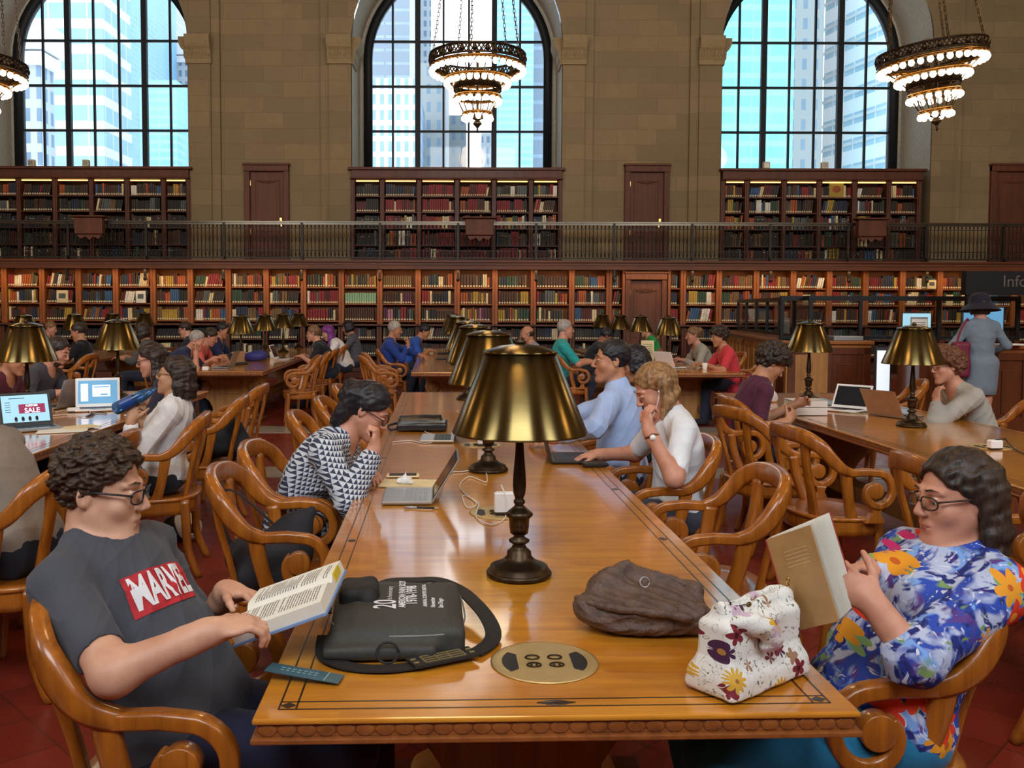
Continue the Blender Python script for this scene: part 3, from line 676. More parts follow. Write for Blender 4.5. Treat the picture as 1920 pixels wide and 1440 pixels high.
LAMPS = [(0, 2.72, 'large brass lamp nearest the camera, standing behind the black backpack'), (0, 4.49, 'second brass lamp along the front table, half hidden by the first shade'), (0, 6.26, 'third brass lamp along the front table, behind the second shade'), (0, 8.03, 'fourth brass lamp at the far end of the front table'),
         (-1, 6.26, 'brass lamp before the bearded man, by the open shop website laptop'), (-1, 8.03, 'brass lamp before the long haired woman with dark glasses'), (1, 6.26, 'brass lamp beside the woman in a grey cardigan'), (1, 8.03, 'brass lamp beside the white books and the bent curly head'),
         (0, 13.0, 'first lamp of the far table beyond the front table, mostly hidden by nearer shades'), (0, 14.8, 'second lamp of the far table beyond the front table, mostly hidden'), (0, 16.5, 'third lamp of the far table beyond the front table, mostly hidden'), (0, 18.3, 'last lamp of the far table beyond the front table, its pale cap showing')]
nth = ['nearest', 'second', 'third', 'last']
for c, d in ((-1, 'the row beside the grey haired man in navy'), (1, 'the row beside the wooden desk and red shirt'), (-2, 'the row behind the bearded man')):
    for k, y in enumerate((13.0, 14.8, 16.5, 18.3)): LAMPS.append((c, y, '%s brass lamp of %s' % (nth[k], d)))
for c, y, lb in LAMPS:
    o = lamp_proto() if lp is None else dup(lp)
    lp = lp or o; o['label'] = lb; place(o, (tx(y, c), y, TZ), .3*y)
# ---------------------------------------------------------------- armchairs
def chair_proto():
    t = thing('armchair', 'x', 'chair', (0, 0, 0), 0, 'oak library armchairs'); W_ = M['oak_x']
    hoop = cat([(.285, -.04, .714), (.292, -.11, .735), (.29, -.17, .778), (.262, -.235, .846), (.18, -.29, .888), (.08, -.315, .9), (0, -.32, .902), (-.08, -.315, .9), (-.18, -.29, .888), (-.262, -.235, .846), (-.29, -.17, .778), (-.292, -.11, .735), (-.285, -.04, .714)], 4)
    hoop = [Vector((p.x, p.y*.83-.004, p.z)) for p in hoop]
    n = len(hoop); rr = [(.02+.004*math.sin(PI*i/(n-1)), .021+.02*math.sin(PI*i/(n-1))) for i in range(n)]
    mb = MB(); mb.sweep(hoop, RECT, rr, (0, 0, 1), smooth=True); mb.build('top_rail', W_, t)
    for s in (-1, 1):
        x = s*.285
        pts = [(x, -.05, .714), (x+s*.004, .0, .716), (x+s*.006, .045, .718), (x+s*.006, .095, .712)]
        cy, cz = .1, .612
        N = 26
        for k in range(1, N+1):
            a = PI/2-2*PI*.86*k/N; r = .1-.05*(k/N)**1.2
            pts.append((x+s*.006, cy+r*math.cos(a), cz+r*math.sin(a)))
        mb = MB(); mb.sweep(pts, RECT, [(.0205 if i < 20 else .0205-.0005*(i-20), .021) for i in range(len(pts))], (1, 0, 0))
        mb.cyl((x+s*.006-.0215, cy-.012, cz+.008), (x+s*.006+.0215, cy-.012, cz+.008), .043, n=24)
        mb.build('arm', W_, t, bevel=.003)
        mb = MB(); mb.prism([(cy-.03, .535), (cy+.035, .53), (cy+.022, .5), (cy+.05, .445), (cy-.06, .445), (cy-.024, .5)], .04, Matrix.Translation((x*.985, 0, 0)) @ Matrix.Rotation(R(90), 4, 'Z')); mb.build('arm_post', W_, t, bevel=.004)
        st = cat([(x*.99, -.07, .715), (x*.97, -.055, .62), (x*.9, -.03, .52), (x*.84, -.005, .45)], 4)
        mb = MB(); mb.sweep(st, RECT, [(.03-.004*math.sin(PI*i/(len(st)-1)), .018) for i in range(len(st))], (1, 0, 0)); mb.build('stile', W_, t)
    sp = cat([(0, -.312, .875), (0, -.29, .75), (0, -.255, .6), (0, -.225, .45)], 4)
    for xo in (-.17, .17):
        sp = cat([(xo, -.24, .86), (xo*.93, -.225, .74), (xo*.84, -.19, .6), (xo*.78, -.16, .45)], 4)
        mb = MB(); mb.sweep(sp, RECT, [(.034-.008*math.sin(PI*i/(len(sp)-1)), .013) for i in range(len(sp))], (-.25*(1 if xo > 0 else -1), 1, 0)); mb.build('splat', W_, t)
    out = []
    for k in range(40):
        a = 2*PI*k/40; c, s = math.cos(a), math.sin(a)
        q = 2.6; r = 1/((abs(c)/.265)**q+(abs(s)/.23)**q)**(1/q)
        out.append((r*c*(1 if s < 0 else 1.03), r*s+.0))
    nn = len(out); mb = MB()
    rings = [(.94, .445), (1, .45), (1.0, .464), (.97, .47), (.7, .463), (0.35, .458)]
    vs = [(x*k, y*k, z) for k, z in rings for x, y in out]
    fs = [[r*nn+i, r*nn+(i+1) % nn, r*nn+nn+(i+1) % nn, r*nn+nn+i] for r in range(len(rings)-1) for i in range(nn)]+[list(range((len(rings)-1)*nn, len(rings)*nn))]
    mb.add(vs, fs, 0, None, True); mb.build('seat', W_, t)
    mb = MB(); vs = [(x*k, y*k, z) for k, z in ((.97, .45), (.975, .4), (.96, .37), (.9, .365), (.88, .45)) for x, y in out]
    fs = [[r*nn+i, r*nn+(i+1) % nn, r*nn+nn+(i+1) % nn, r*nn+nn+i] for r in range(4) for i in range(nn)]
    mb.add([v for v in vs], [f[::-1] for f in fs], 0, None, True); mb.build('seat_apron', W_, t)
    for sx in (-1, 1):
        for sy in (-1, 1):
            lg = cat([(sx*.2, sy*.16, .45), (sx*.212, sy*.17, .3), (sx*.21, sy*.18, .15), (sx*.222, sy*(.195 if sy > 0 else .24), 0)], 4)
            mb = MB(); mb.sweep(lg, RECT, [(.027-.009*i/(len(lg)-1), .027-.009*i/(len(lg)-1)) for i in range(len(lg))], (0, 1, 0)); mb.build('leg', W_, t)
    return t
# (column, Y, side -1 left / +1 right, distance of the seat centre from the table edge, turn, label)
CHAIRS = [
 (0, 2.13, -1, .28, 0, 'oak armchair under the man in the grey printed T-shirt', 0),
 (0, 3.62, -1, .29, 4, 'empty oak armchair with a black bag on it, beside the patterned jacket', 0),
 (0, 4.25, -1, .3, 0, 'oak armchair under the woman in the patterned jacket', 0),
 (0, 5.55, -1, .30, 3, 'empty oak armchair just beyond the woman in the patterned jacket', 0),
 (0, 6.45, -1, .26, 0, 'second empty oak armchair beyond the woman in the patterned jacket', 0),
 (0, 7.5, -1, .26, 0, 'third empty oak armchair beyond the woman in the patterned jacket', 0),
 (0, 2.3, 1, .25, 0, 'oak armchair under the woman in the floral blouse', 0),
 (0, 3.62, 1, .26, 4, 'empty oak armchair beside the brown hat, opposite the bagged chair', 0),
 (0, 4.5, 1, .26, 0, 'oak armchair under the long haired man in a white T-shirt', 0),
 (0, 5.5, 1, .24, 0, 'oak armchair under the man in the light blue shirt', 0),
 (0, 6.6, 1, .3, 0, 'oak armchair under the dark haired woman behind the blue shirt', 0),
 (-1, 5.4, 1, .60, -8, 'oak armchair with the water drinker in the white sweater', 0),
 (-1, 6.5, 1, .60, -6, 'oak armchair with a black coat over it, behind the white sweater', 0),
 (-1, 7.5, 1, .55, 0, 'empty oak armchair farthest along behind the white sweater', 0),
 (-1, 3.75, 1, .5, 3, 'oak armchair under the person in the taupe shirt', 0),
 (-1, 4.6, 1, .42, 0, 'oak armchair with dark clothes on it beyond the taupe shirt', 0),
 (-1, 8.15, -1, .38, 0, 'oak armchair behind the bearded man at his laptop', 0),
 (1, 6.6, -1, .34, 0, 'oak armchair under the bent curly haired reader in burgundy', 0),
 (1, 5.0, -1, .52, 6, 'empty oak armchair with scroll arm in front of the white books', 0),
 (1, 5.95, -1, .55, 14, 'empty oak armchair standing out behind the white T-shirt man', 0),
 (1, 3.95, -1, .36, 0, 'empty oak armchair just behind the floral blouse woman', 0),
 (1, 3.0, -1, .36, 0, 'empty oak armchair tucked behind the dark hair of the floral blouse woman', 0),
 (1, 6.55, 1, .34, 0, 'oak armchair under the woman in the grey cardigan', 0),
 (1, 8.3, 1, .3, 20, 'empty oak armchair with a pale bag behind the brass lamp, by the desk', 0),
 (-1, 12.1, 1, .4, -12, 'near empty oak armchair at the corner of the navy shirt table', 0),
 (-1, 13.1, 1, .4, -8, 'second empty oak armchair along the navy shirt table', 0),
 (-1, 14.2, 1, .4, 0, 'oak armchair under the boy in the black T-shirt', 0),
 (-1, 15.6, 1, .4, 0, 'oak armchair under the purple haired person', 0),
 (-1, 12.4, -1, .36, 0, 'oak armchair under the grey haired man in navy', 0),
 (0, 12.1, -1, .46, 12, 'empty oak armchair nearest the blue jacket man', 0),
 (0, 13.0, -1, .5, 10, 'second empty oak armchair beside the blue jacket man', 0),
 (0, 14.0, -1, .36, 0, 'oak armchair under the man in the blue jacket', 0),
 (1, 12.9, -1, .8, 0, 'oak armchair under the grey haired person in teal', 0),
 (1, 12.3, 1, .4, 0, 'oak armchair under the person in the red shirt', 0),
 (1, 13.4, 1, .36, 0, 'oak armchair under the person in the grey hooded top', 0),
 (-2, 12.4, 1, .36, 0, 'oak armchair before the far row behind the bearded man', 0)]
cp = None; CH = {}
for c, y, s, d, turn, lb, _ in CHAIRS:
    o = chair_proto() if cp is None else dup(cp)
    cp = cp or o; o['label'] = lb
    place(o, (tx(y, c)+s*(TW/2+d-.025), y, 0), AX+R(turn)*-s+(R(-90) if s < 0 else R(90)))
    CH[(c, y, s)] = o
# ---------------------------------------------------------------- chandeliers
M['gold'] = plain('gilt_bronze', srgb(150, 104, 48), .35, .9, var=.25)
bulb_m = emis('lit_bulb', srgb(255, 236, 200), 9)
def ring(r, z, h, n, mb, cut=True):
    mb.lathe([(r-.012, z), (r+.012, z), (r+.02, z+.02), (r+.006, z+.03), (r+.006, z+h-.03), (r+.02, z+h-.02), (r+.016, z+h), (r-.012, z+h), (r-.012, z)], 48, cap=False)
def chand_proto():
    t = thing('chandelier', 'x', 'chandelier', (0, 0, 0), 0, 'tiered bronze chandeliers')
    T = [(.70, 1.0, .12, 36, 'ornate'), (.48, .82, .03, 28, ''), (.34, .55, .03, 18, 'band'), (.21, .3, .03, 11, '')]
    bm_ = MB(); bm_.ell((0, 0, 0), (.042, .042, .047), 10, 7); b0 = None
    for r, z, h, n, k in T:
        mb = MB(); mb.lathe([(r-.02, z-.02), (r+.025, z-.02), (r+.02, z+.015), (r-.02, z+.015), (r-.02, z-.02)], 48, cap=False)
        for i in range(n):
            a = 2*PI*i/n; x, y = r*math.cos(a), r*math.sin(a)
            mb.lathe([(.012, z-.0), (.04, z-.022), (.044, z-.04), (.03, z-.035)], 8, Matrix.Translation((x, y, 0)), cap=False)
        tr = mb.build('tier_ring', M['gold'], t)
        for i in range(n):
            a = 2*PI*i/n; x, y = r*math.cos(a), r*math.sin(a)
            if b0 is None: b0 = bm_.build('bulb', bulb_m, t, (x, y, z-.075))
            else: c = b0.copy(); COL.objects.link(c); c.parent = t; KIDSadd(c); c.location = (x, y, z-.075)
    mb = MB(); r = .72; z = 1.04          # pierced band
    for zz in (z, z+.13): mb.lathe([(r-.012, zz-.012), (r+.014, zz-.012), (r+.02, zz), (r+.014, zz+.012), (r-.012, zz+.012), (r-.012, zz-.012)], 64, cap=False)
    for i in range(72):
        a = 2*PI*i/72; b = a+2*PI/72*1.5
        mb.cyl((r*math.cos(a), r*math.sin(a), z), (r*math.cos(b), r*math.sin(b), z+.13), .011, n=5); b = a-2*PI/72*1.5
        mb.cyl((r*math.cos(a), r*math.sin(a), z), (r*math.cos(b), r*math.sin(b), z+.13), .011, n=5)
        if i % 3 == 0: mb.ell((r*math.cos(a), r*math.sin(a), z+.065), (.035, .035, .05), 8, 5)
    mb.build('pierced_band', M['bronze'], t)
    mb = MB(); r = .35; z = .64
    mb.lathe([(r, z), (r+.02, z), (r+.015, z+.09), (r+.03, z+.1), (r, z+.1), (r, z)], 48, cap=False); mb.build('lower_band', M['bronze'], t)
    mb = MB(); mb.lathe([(0, 0), (.012, .01), (.012, .05), (.02, .06), (.012, .07), (.03, .1), (.07, .14), (.06, .17), (.025, .2), (.03, .26), (.02, .3), (.02, 1.16), (.05, 1.2), (.02, 1.24), (.0, 1.3)], 14, cap=False); mb.ell((0, 0, .035), (.035, .01, .012), 8, 5); mb.build('centre_stem', M['bronze'], t)
    mb = MB()
    for i in range(12):
        a = 2*PI*i/12; c, s = math.cos(a), math.sin(a)
        for (r0, z0), (r1, z1) in (((.7, 1.02), (.48, .83)), ((.48, .83), (.35, .66)), ((.35, .64), (.34, .56)), ((.34, .56), (.21, .3)), ((.21, .3), (.03, .2))): mb.cyl((r0*c, r0*s, z0), (r1*c, r1*s, z1), .008, n=5)
        if i % 2: mb.cyl((.7*c, .7*s, 1.16), (0, 0, 1.2), .008, n=5)
    mb.build('frame', M['bronze'], t)
    lk = MB()
    for i in range(5):
        a = 2*PI*i/5+.6; c, s = math.cos(a), math.sin(a); p0 = Vector((.68*c, .68*s, 1.17)); p1 = Vector((.12*c, .12*s, 5.4)); L = (p1-p0).length; d = (p1-p0)/L
        mb = MB(); q = 0; k = 0
        while q < L:
            T_ = frame(p0+d*(q+.03), z=d, x=(1, 0, 0) if k % 2 else (0, 1, 0))
            for e in (-1, 1): mb.box((e*.014, 0, 0), (.009, .009, .06), T_)
            for e in (-1, 1): mb.box((0, 0, e*.032), (.036, .009, .009), T_)
            q += .062; k += 1
        mb.build('chain', M['bronze'], t)
    return t
ch = None
for px, py, Y, rx, lb in ((895, 250, 14.0, 0, 'lit bronze chandelier hanging before the middle window'), (1757, 246, 13.3, -7, 'lit bronze chandelier hanging tilted by the turquoise tower window'), (-54, 262, 13.6, 3, 'lit bronze chandelier cut by the picture edge beside the office tower window')):
    o = chand_proto() if ch is None else dup(ch)
    ch = ch or o; o['label'] = lb; o.location = atY(px, py, Y); o.rotation_euler = (0, R(rx), .2)
# ---------------------------------------------------------------- smooth solids for bodies, cloth and hair
def nrm(v): v = V3(v); return v/max(np.linalg.norm(v), 1e-9)
def V3(p): return np.array(p, float)
class Sdf:
    def __init__(s, k=.02): s.p = []; s.k = k
    def cap(s, a, b, r1, r2=None, k=None, op=1): s.p.append(('c', V3(a), V3(b), r1, r1 if r2 is None else r2, s.k if k is None else k, op)); return s
    def ell(s, c, r, ax=None, k=None, op=1): s.p.append(('e', V3(c), V3(r), np.eye(3) if ax is None else np.array(ax, float), None, s.k if k is None else k, op)); return s
    def box(s, c, hs, r, ax=None, k=None, op=1): s.p.append(('b', V3(c), V3(hs), np.eye(3) if ax is None else np.array([nrm(q) for q in ax]), r, s.k if k is None else k, op)); return s
    def half(s, o, n, k=.004): s.p.append(('h', V3(o), V3(n), None, None, k, -1)); return s       # removes what lies on the side n points to
    def poly(s, pts, rs, k=None):
        for i in range(len(pts)-1): s.cap(pts[i], pts[i+1], rs[i], rs[i+1], k)
        return s
    def arrays(s, h):
        lo, hi = [], []
        for t, a, b, c, d, k, op in s.p:
            if op < 0: continue
            if t == 'c': R_ = max(c, d); lo.append(np.minimum(a, b)-R_); hi.append(np.maximum(a, b)+R_)
            elif t == 'b': e = np.abs(c.T)@b+d; lo.append(a-e); hi.append(a+e)
            else: e = np.sqrt(((c.T*b)**2).sum(1)); lo.append(a-e); hi.append(a+e)
        lo = np.min(lo, 0)-4*h; hi = np.max(hi, 0)+4*h; n = np.ceil((hi-lo)/h).astype(int)+1
        D = np.full(n, .3, np.float32); g = [lo[i]+h*np.arange(n[i]) for i in range(3)]
        for t, a, b, c, d, k, op in s.p:
            if t == 'c': R_ = max(c, d); l = np.minimum(a, b)-R_; u = np.maximum(a, b)+R_
            elif t == 'e': e = np.sqrt(((c.T*b)**2).sum(1)); l = a-e; u = a+e
            elif t == 'b': e = np.abs(c.T)@b+d; l = a-e; u = a+e
            else: l, u = lo, hi
            m = k+2.5*h; i0 = np.clip(np.floor((l-m-lo)/h).astype(int), 0, n); i1 = np.clip(np.ceil((u+m-lo)/h).astype(int)+1, 0, n)
            if (i1 <= i0).any(): continue
            sl = tuple(slice(i0[i], i1[i]) for i in range(3))
            x = (g[0][sl[0]])[:, None, None].astype(np.float32); y = (g[1][sl[1]])[None, :, None].astype(np.float32); z = (g[2][sl[2]])[None, None, :].astype(np.float32)
            if t == 'c':
                ab = b-a; L = max(float(ab@ab), 1e-9)
                q = np.clip(((x-a[0])*ab[0]+(y-a[1])*ab[1]+(z-a[2])*ab[2])/L, 0, 1)
                e = np.sqrt((x-a[0]-q*ab[0])**2+(y-a[1]-q*ab[1])**2+(z-a[2]-q*ab[2])**2)-(c+(d-c)*q)
            elif t == 'e':
                q = [((x-a[0])*c[i, 0]+(y-a[1])*c[i, 1]+(z-a[2])*c[i, 2]) for i in range(3)]
                k0 = np.sqrt(sum((q[i]/b[i])**2 for i in range(3))); k1 = np.sqrt(sum((q[i]/b[i]**2)**2 for i in range(3)))
                e = k0*(k0-1)/np.maximum(k1, 1e-6)
            elif t == 'b':
                q = [np.abs((x-a[0])*c[i, 0]+(y-a[1])*c[i, 1]+(z-a[2])*c[i, 2])-b[i] for i in range(3)]
                e = np.sqrt(sum(np.maximum(w, 0)**2 for w in q))+np.minimum(np.maximum(np.maximum(q[0], q[1]), q[2]), 0)-d
            else: e = -((x-a[0])*b[0]+(y-a[1])*b[1]+(z-a[2])*b[2])
            e = e.astype(np.float32); A = D[sl]; kk = max(k, 1e-5)
            if op > 0: hh = np.maximum(kk-np.abs(A-e), 0)/kk; D[sl] = np.minimum(A, e)-hh*hh*kk*.25
            else: hh = np.maximum(kk-np.abs(A+e), 0)/kk; D[sl] = np.maximum(A, -e)+hh*hh*kk*.25
        return D, lo
    def mesh(s, h, name, mat, parent=None, disp=None, keep=False):
        D, lo = s.arrays(h); vs, qs = snets(D, lo, h)
        if disp is not None and len(vs): vs = vs+disp(vs)[:, None]*vnormals(vs, qs)
        me = bpy.data.meshes.new(name); me.vertices.add(len(vs)); me.vertices.foreach_set('co', vs.astype(np.float32).ravel())
        nq = len(qs); me.loops.add(nq*4); me.loops.foreach_set('vertex_index', qs.astype(np.int32).ravel())
        me.polygons.add(nq); me.polygons.foreach_set('loop_start', np.arange(0, nq*4, 4, dtype=np.int32)); me.polygons.foreach_set('loop_total', np.full(nq, 4, np.int32))
        me.polygons.foreach_set('use_smooth', np.ones(nq, bool)); me.materials.append(mat); me.update(calc_edges=True)
        return link(name, me, parent)
def vnormals(vs, qs):
    n = np.cross(vs[qs[:, 2]]-vs[qs[:, 0]], vs[qs[:, 3]]-vs[qs[:, 1]]); o = np.zeros_like(vs)
    for i in range(4): np.add.at(o, qs[:, i], n)
    return o/np.maximum(np.linalg.norm(o, axis=1), 1e-9)[:, None]
def snets(D, lo, h):
    Sg = D < 0; n = D.shape
    c = np.zeros((n[0]-1, n[1]-1, n[2]-1), np.uint8)
    C = [(i, j, k) for i in (0, 1) for j in (0, 1) for k in (0, 1)]
    for i, j, k in C: c += Sg[i:n[0]-1+i, j:n[1]-1+j, k:n[2]-1+k]
    act = (c > 0) & (c < 8); ii = np.argwhere(act); idx = np.full(act.shape, -1, np.int32); idx[act] = np.arange(len(ii))
    val = {o: D[ii[:, 0]+o[0], ii[:, 1]+o[1], ii[:, 2]+o[2]] for o in C}
    acc = np.zeros((len(ii), 3)); cnt = np.zeros(len(ii))
    for a in C:
        for ax in range(3):
            if a[ax]: continue
            b = tuple(1 if q == ax else a[q] for q in range(3)); va, vb = val[a], val[b]; m = (va < 0) != (vb < 0)
            t = np.where(m, va/np.where(m, va-vb, 1), 0)
            p = np.array(a, float)[None, :]+np.eye(3)[ax][None, :]*t[:, None]
            acc += p*m[:, None]; cnt += m
    vs = lo+h*(ii+acc/cnt[:, None]); Q = []
    for ax in range(3):
        u, w = (ax+1) % 3, (ax+2) % 3
        s0 = [slice(1, n[q]-1) for q in range(3)]; s0[ax] = slice(0, n[ax]-1); s1 = list(s0); s1[ax] = slice(1, n[ax])
        A, B = Sg[tuple(s0)], Sg[tuple(s1)]; e = np.argwhere(A != B)
        inside = A[tuple(e.T)]
        for q in range(3):
            if q != ax: e[:, q] += 1
        def cell(du, dw): f = e.copy(); f[:, u] += du; f[:, w] += dw; return idx[f[:, 0], f[:, 1], f[:, 2]]
        q = np.stack([cell(-1, -1), cell(0, -1), cell(0, 0), cell(-1, 0)], 1)
        q[~inside] = q[~inside][:, ::-1]; Q.append(q)
    Q = np.concatenate(Q); Q = Q[(Q >= 0).all(1)]
    for _ in range(1):      # light smoothing
        s_ = np.zeros_like(vs); k_ = np.zeros(len(vs))
        for i in range(4):
            a, b = Q[:, i], Q[:, (i+1) % 4]
            np.add.at(s_, a, vs[b]); np.add.at(k_, a, 1)
        vs = vs*.6+.4*s_/np.maximum(k_, 1)[:, None]
    return vs, Q
def wrinkle(amp, freq, seed=0):
    r = np.random.RandomState(seed); K = r.normal(size=(5, 3))*freq; ph = r.rand(5)*6.28
    return lambda v: sum(amp*(.45-np.sqrt(np.abs(np.sin(v@K[i]+ph[i]+1.6*np.sin(v@K[(i+1) % 5]*.35)))))*(.5+.5*np.sin(v@K[(i+2) % 5]*.25+ph[i])) for i in range(4))
def folds(amp, freq, seed=0, stretch=(1, 1, 1)):
    r = np.random.RandomState(seed); K = r.normal(size=(7, 3))*np.array(stretch)*freq; ph = r.rand(7)*6.28
    return lambda v: amp*sum(np.sin(v@K[i]+ph[i]+1.3*np.sin(v@K[(i+1) % 7]*.5)) for i in range(7))/3
# ---------------------------------------------------------------- people
def skin_mat(name, col):
    t = NT(name); v = t.vec(); n = t.noise(v, 30, 4); b = t.noise(v, 7, 2)
    d = (col[0]*.86, col[1]*.76, col[2]*.72, 1); l = tuple(min(1, c*1.1) for c in col[:3])+(1,)
    t.set(t.ramp(t.math('ADD', t.math('MULTIPLY', n, .4), t.math('MULTIPLY', b, .6)), [(.36, d), (.64, l)]), .5, spec=.4)
    t.b.inputs['Subsurface Weight'].default_value = .0; t.bump(t.noise(v, 220, 2), .06, .002); return t.m
SK = {k: skin_mat('skin_'+k, srgb(v)) for k, v in dict(fair='c99a80', pink='c68f76', tan='b27e5e', olive='b88a68', brown='8a5a42').items()}
def hair_mat(name, c1, c2, sc=(60, 60, 6)):
    t = NT(name); n = t.noise(t.vec(sc), 1, 4, .6, 1.2); t.set(t.ramp(n, [(.35, c1), (.68, c2)]), .45, spec=.35); t.bump(n, .5, .006); return t.m
HR = dict(dark=hair_mat('dark_brown_hair', srgb(30, 22, 18), srgb(66, 50, 40)), curly=hair_mat('brown_curly_hair', srgb(34, 24, 18), srgb(84, 62, 44), (70, 70, 70)), black=hair_mat('black_hair', srgb(18, 16, 20), srgb(44, 38, 42)), blond=hair_mat('dark_blond_hair', srgb(96, 68, 42), srgb(168, 126, 82)),
          grey=hair_mat('grey_hair', srgb(120, 112, 104), srgb(190, 182, 172)), fair=hair_mat('light_brown_hair', srgb(94, 66, 42), srgb(146, 108, 70)), purple=hair_mat('purple_hair', srgb(70, 26, 84), srgb(150, 70, 160)), auburn=hair_mat('auburn_hair', srgb(70, 38, 26), srgb(128, 82, 56), (70, 70, 70)))
def cloth(name, col, var=.14, rough=.85, vs=60): 
    t = NT(name); v = t.vec(); n = t.noise(v, vs*4, 3); b = t.noise(v, 8, 3)
    f = t.math('ADD', t.math('MULTIPLY', n, .5), t.math('MULTIPLY', b, .5)); d = tuple(c*(1-var) for c in col[:3])+(1,); l = tuple(min(1, c*(1+var)) for c in col[:3])+(1,)
    t.set(t.ramp(f, [(.35, d), (.65, l)]), rough, spec=.25, sheen=.1); t.bump(n, .12, .003); return t.m
LENS = glass('spectacle_lens', (.96, .97, .97, 1), .012); EYE_W = plain('eye_white', srgb(214, 206, 198), .25, var=.02); EYE_D = plain('iris', srgb(52, 36, 26), .2, var=.1); LIP = plain('lips', srgb(160, 92, 80), .45)
UPV = np.array([0, 0, 1.])
def rot(v, ax, deg): return V3(Matrix.Rotation(R(deg), 3, Vector(ax)) @ Vector(v))
def ik(a, b, l1, l2, hint):
    a, b = V3(a), V3(b); d = b-a; L = np.linalg.norm(d); d = d/L
    if L > (l1+l2)*.995: b = a+d*(l1+l2)*.995; L = (l1+l2)*.995
    x = (l1*l1-l2*l2+L*L)/(2*L); y = math.sqrt(max(l1*l1-x*x, 1e-6)); h = V3(hint); h = nrm(h-d*(h@d))
    return a+d*x+h*y, b
def add_hand(s, w, d, n, thumb, curl=(30, 40, 30), sc=1., spread=1., tcurl=25):
    """palm and five fingers; d along fingers, n out of the palm (the side fingers curl to), thumb = side of the thumb"""
    d = nrm(d); n = nrm(n-d*(V3(n)@d)); sd = np.cross(d, n); sd = sd if sd@V3(thumb) > 0 else -sd; w = V3(w)
    s.ell(w+d*.05*sc, (.040*sc, .050*sc, .0155*sc), (sd, d, n), .014)
    s.cap(w-d*.01*sc, w+d*.03*sc, .0255*sc, .024*sc, .015); s.cap(w+sd*.02*sc+d*.015*sc, w+sd*.03*sc+d*.05*sc, .016*sc, .012*sc, .012)
    Ls = (.070, .079, .073, .057)
    for i, o in enumerate((.0295, .0098, -.0098, -.029)):
        p = w+d*(.088-(.0 if i in (1, 2) else .006))*sc+sd*o*sc; dd = nrm(d+sd*(.10-.066*i)*spread); a = 0
        c = curl[i] if isinstance(curl[0], (tuple, list)) else curl
        for j, (q, r0, r1) in enumerate(((.46, .0092, .0085), (.31, .0085, .0078), (.25, .0078, .0068))):
            a += c[j]; e = dd*math.cos(R(a))+n*math.sin(R(a)); p2 = p+e*Ls[i]*q*sc; s.cap(p, p2, r0*sc, r1*sc, .0045); p = p2
    p = w+d*.022*sc+sd*.03*sc+n*.004*sc; e = nrm(sd*.75+d*.7+n*.15)
    for j, (q, r0, r1) in enumerate(((.038, .0125, .011), (.032, .0105, .0092), (.024, .0092, .0075))):
        p2 = p+e*q*sc; s.cap(p, p2, r0*sc, r1*sc, .006); p = p2; e = nrm(e*math.cos(R(tcurl))+(d*.7+n*.7)*math.sin(R(tcurl)))
class Person: pass
